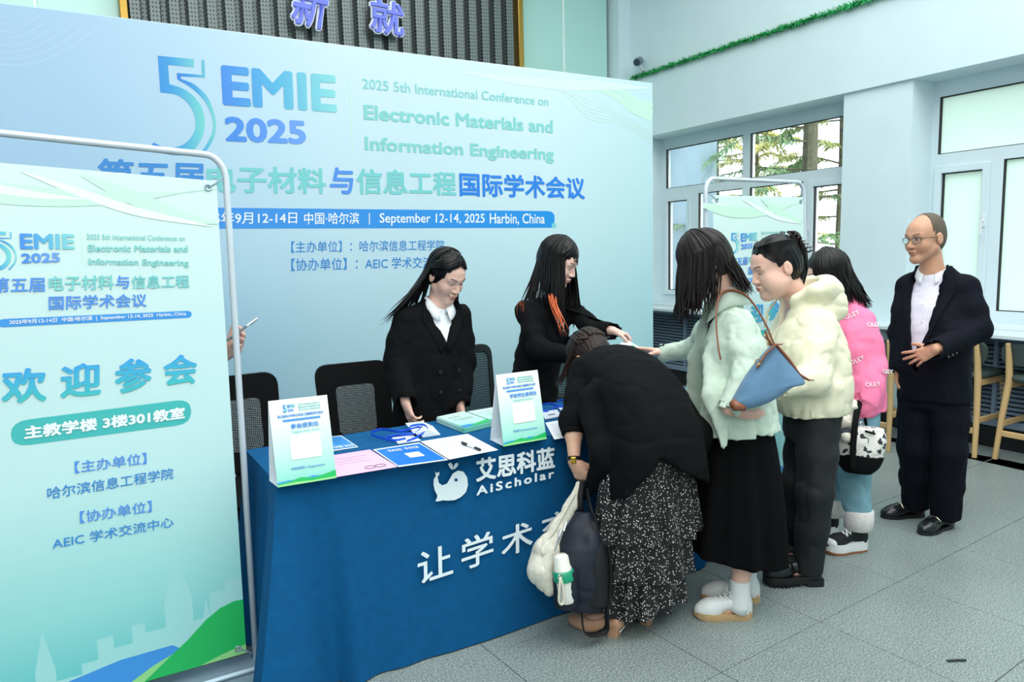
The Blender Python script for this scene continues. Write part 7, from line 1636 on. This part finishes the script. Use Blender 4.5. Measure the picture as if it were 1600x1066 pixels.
# cream crochet pouch
cb = empty('crochet_bag', ((1.4693,2.2385,0.3383)[0], (1.4693,2.2385,0.3383)[1], .25), 'cream crocheted drawstring bag hanging left of the navy backpack', 'bag')
g = SDF(); cpts = [A3(p) for p in ((1.6445,2.2897,0.6036), (1.6022,2.2805,0.5279), (1.5377,2.2829,0.4416), (1.4833,2.2809,0.3662), (1.4569,2.275,0.2968), (1.4722,2.2463,0.2414))]
g.chain(cpts, [.012, .022, .036, .052, .055, .040], .03, (sd * np.array((1, 1, 0)) * 0 + (.5, .85, 0), 1.25)); g.disp(wrinkle(.006, .035, 61, (1, 1, .4))); sdf_obj('knit_pouch', g, CROCH, cb, .0045)
adopt(cb, MB().tube([tuple(p) for p in catmull([(1.6061,2.2629,0.5844), (1.5543,2.2606,0.5178), (1.4934,2.2621,0.4402), (1.4553,2.2684,0.4083), (1.4464,2.2562,0.3684)], 16)], .006, 6).build('drawstring', CROCH, smooth=True))
# blue shoulder bag with brown straps
BLUB = mat('blue_suede', lin(84, 122, 152), .85, var=.10, vscale=14, bump=.2, bscale=300, sheen=.2); BRN = mat('brown_leather', lin(134, 78, 52), .4, bump=.08, bscale=200); BRS = mat('brass', lin(190, 150, 90), .3, metal=.9)
sb = empty('shoulder_bag', (2.2348,1.88,0.9997), 'blue suede shoulder bag with brown leather straps on the woman in pale green', 'bag')
lk = nrm_(-np.array((-0.5053,-0.8543,0.1219))); D0 = 2.79
def SBp(p, d): return A3(p) - lk * d
out = [A3(p) for p in ((2.2675,1.8714,1.1564), (2.331,1.7789,1.0179), (2.2787,1.7945,0.9923), (2.187,1.8294,0.9393), (2.1065,1.874,0.9178), (2.078,1.9044,0.9311), (2.0964,1.9091,0.9575), (2.1752,1.9002,1.0583))]
cen = sum(out) / len(out); V = []; F = []; n = len(out); dense = catmull(out + [out[0]], 48)[:-1]; m_ = len(dense)
for k, (sc, d) in enumerate(((.15, .048), (.55, .046), (.88, .034), (.985, .014), (1.0, 0), (.985, -.014), (.88, -.034), (.55, -.046), (.15, -.048))):
    for p in dense: V.append(cen + (p - cen) * sc + -lk * d)
F = [(k * m_ + i, k * m_ + (i + 1) % m_, (k + 1) * m_ + (i + 1) % m_, (k + 1) * m_ + i) for k in range(8) for i in range(m_)] + [tuple(range(m_ - 1, -1, -1)), tuple(8 * m_ + i for i in range(m_))]
o = meshobj('bag_body', V, F, BLUB, None, True); adopt(sb, o)
adopt(sb, MB().tube([SBp(p, .050) for p in ((2.1922,1.903,1.066), (2.2263,1.8903,1.1186), (2.2628,1.8734,1.1516), (2.2797,1.8634,1.1511))], .008, 6, flat=(tuple(lk), .5)).build('leather_trim', BRN)); 
adopt(sb, MB().tube([SBp(p, .012) for p in ((2.2631,1.8617,1.1527), (2.2918,1.8248,1.0949), (2.3163,1.7965,1.0393), (2.3435,1.7714,1.0175), (2.3602,1.7615,1.017))], [.012, .014, .014, .008, .004], 6, flat=(tuple(lk), .5)).build('gusset_strap', BRN))
adopt(sb, MB().tube([SBp(p, .030) for p in ((2.0755,1.9087,0.9504), (2.0788,1.8926,0.933), (2.1071,1.8747,0.925))], [.014, .020, .010], 8).build('corner_patch', BRN, smooth=True))
def strap(name, pts, r, m): adopt(sb, MB().tube([tuple(p) for p in catmull(pts, 28)], r, 6, flat=(tuple(lk), .35)).build(name, m, smooth=True))
strap('strap', [(2.2464,1.8479,1.1506), (2.2565,1.8999,1.229), (2.2691,1.9871,1.318), (2.2708,2.0607,1.3482), (2.246,2.0984,1.3457), (2.2056,2.094,1.3118), (2.17,2.0695,1.2385), (2.1455,2.035,1.1413), (2.142,2.0177,1.0876)], .0085, BRN)
for p in ((2.2103,1.8511,1.1875), (2.2186,1.8428,1.1633), (2.1632,1.854,1.0946)):
    adopt(sb, MB().tube([A3(p) + np.array((.010 * math.cos(a), -.004 * math.cos(a), .010 * math.sin(a))) for a in np.linspace(0, 6.2832, 13)[:-1]], .0022, 5, closed=True).build('brass_ring', BRS))
strap('strap_tab', [(2.2137,1.8633,1.2056), (2.2115,1.849,1.1779), (2.2219,1.8394,1.1536)], .012, BRN)
# white bucket bag with black blots
WBG = bpy.data.materials.new('blotted_canvas'); WBG.use_nodes = True; N = WBG.node_tree.nodes; L = WBG.node_tree.links; p_ = N['Principled BSDF']; p_.inputs['Roughness'].default_value = .75
tc = N.new('ShaderNodeTexCoord'); vo = N.new('ShaderNodeTexVoronoi'); vo.inputs['Scale'].default_value = 22; no = N.new('ShaderNodeTexNoise'); no.inputs['Scale'].default_value = 60; L.new(tc.outputs['Object'], vo.inputs['Vector']); L.new(tc.outputs['Object'], no.inputs['Vector'])
ad = N.new('ShaderNodeMath'); ad.operation = 'MULTIPLY_ADD'; ad.inputs[1].default_value = .9; L.new(no.outputs[0], ad.inputs[0]); L.new(vo.outputs['Distance'], ad.inputs[2]); th = N.new('ShaderNodeMath'); th.operation = 'LESS_THAN'; th.inputs[1].default_value = .76; L.new(ad.outputs[0], th.inputs[0])
mx = N.new('ShaderNodeMix'); mx.data_type = 'RGBA'; L.new(th.outputs[0], mx.inputs[0]); mx.inputs[6].default_value = (*lin(226, 222, 216), 1); mx.inputs[7].default_value = (*lin(40, 44, 50), 1); L.new(mx.outputs[2], p_.inputs['Base Color'])
bb = empty('bucket_bag', (3.1283,2.0691,0.45), 'small white bucket bag with black blots and black base held by the woman in pink', 'bag')
c0, c1, c2, c3 = A3((3.122,2.0711,0.438)), A3((3.1275,2.0726,0.4713)), A3((3.1369,2.0739,0.5196)), A3((3.1535,2.0831,0.6528)); sdb = nrm_((.86, -.5, 0))
g = SDF(); g.loft([(c2, .108, .075), (mix(c2, c3, .5), .118, .082), (c3, .105, .072)], sdb, .02, 2.3); g.disp(wrinkle(.005, .06, 71)); sdf_obj('bag_body', g, WBG, bb, .005)
g = SDF(); g.loft([(c0, .060, .045), (c1, .092, .066), (c2 + (0, 0, .004), .110, .077)], sdb, .02, 2.3); sdf_obj('bag_base', g, BLK, bb, .005)
adopt(bb, MB().tube([tuple(p) for p in catmull([(3.0218,2.0308,0.4787), (3.0287,2.0358,0.5834), (3.0589,2.05,0.6856), (3.1295,2.0867,0.7427), (3.1976,2.1199,0.7655), (3.2259,2.1206,0.7237), (3.2458,2.1209,0.6445)], 24)], .015, 6, flat=(tuple(sdb), .3)).build('handle', BLK, smooth=True))
adopt(bb, MB().tube([(3.0974,2.0229,0.6547), (3.1174,2.0101,0.6481), (3.1441,2.0047,0.6391)], .005, 6).build('draw_cord', BLK)); adopt(bb, MB().tube([A3((3.1123,2.0533,0.6833)) + np.array((.009 * math.cos(a), 0, .009 * math.sin(a))) for a in np.linspace(0, 6.2832, 11)[:-1]], .0025, 5, closed=True).build('metal_ring', zp))
# soft white toy / cloth in the same hand
pl = empty('sun_hat', (3.0772,2.1228,0.6968), 'crumpled white cloth hat with dark brim held beside the bucket bag', 'hat')
g = SDF(); g.ell(A3((3.1293,2.1334,0.7408)), (.055, .05, .045), 0); g.ell(A3((3.0905,2.125,0.6852)), (.062, .05, .050), .03); g.disp(wrinkle(.010, .04, 77)); sdf_obj('crown', g, mat('off_white_cloth', lin(226, 220, 206), .85, bump=.2, bscale=160), pl, .005)
g = SDF(); g.ell(A3((3.08,2.0893,0.6377)), (.060, .045, .030), 0); sdf_obj('brim', g, mat('slate_cloth', lin(52, 58, 66), .8), pl, .005); g = SDF(); g.ell(A3((3.0412,2.0753,0.6249)), (.034, .03, .026), 0); sdf_obj('pompom', g, CROCH, pl, .0045)
# slips passed over the table
o, S = sheet('paper_slip', ((2.3875,2.9424,1.038), (2.3841,2.8469,1.0114), (2.4377,2.8404,1.0237), (2.4336,2.9413,1.0576)), PAPER, 'white slip of paper in the leaning woman hand above the bent back', 'paper', t=.002)
p = print_poly('green_print', [(.55, .1), (.98, .1), (.98, .8), (.6, .8)], S, GRN, None, .0008); p.parent = o

bpy.data.objects.remove(_to, do_unlink=True)
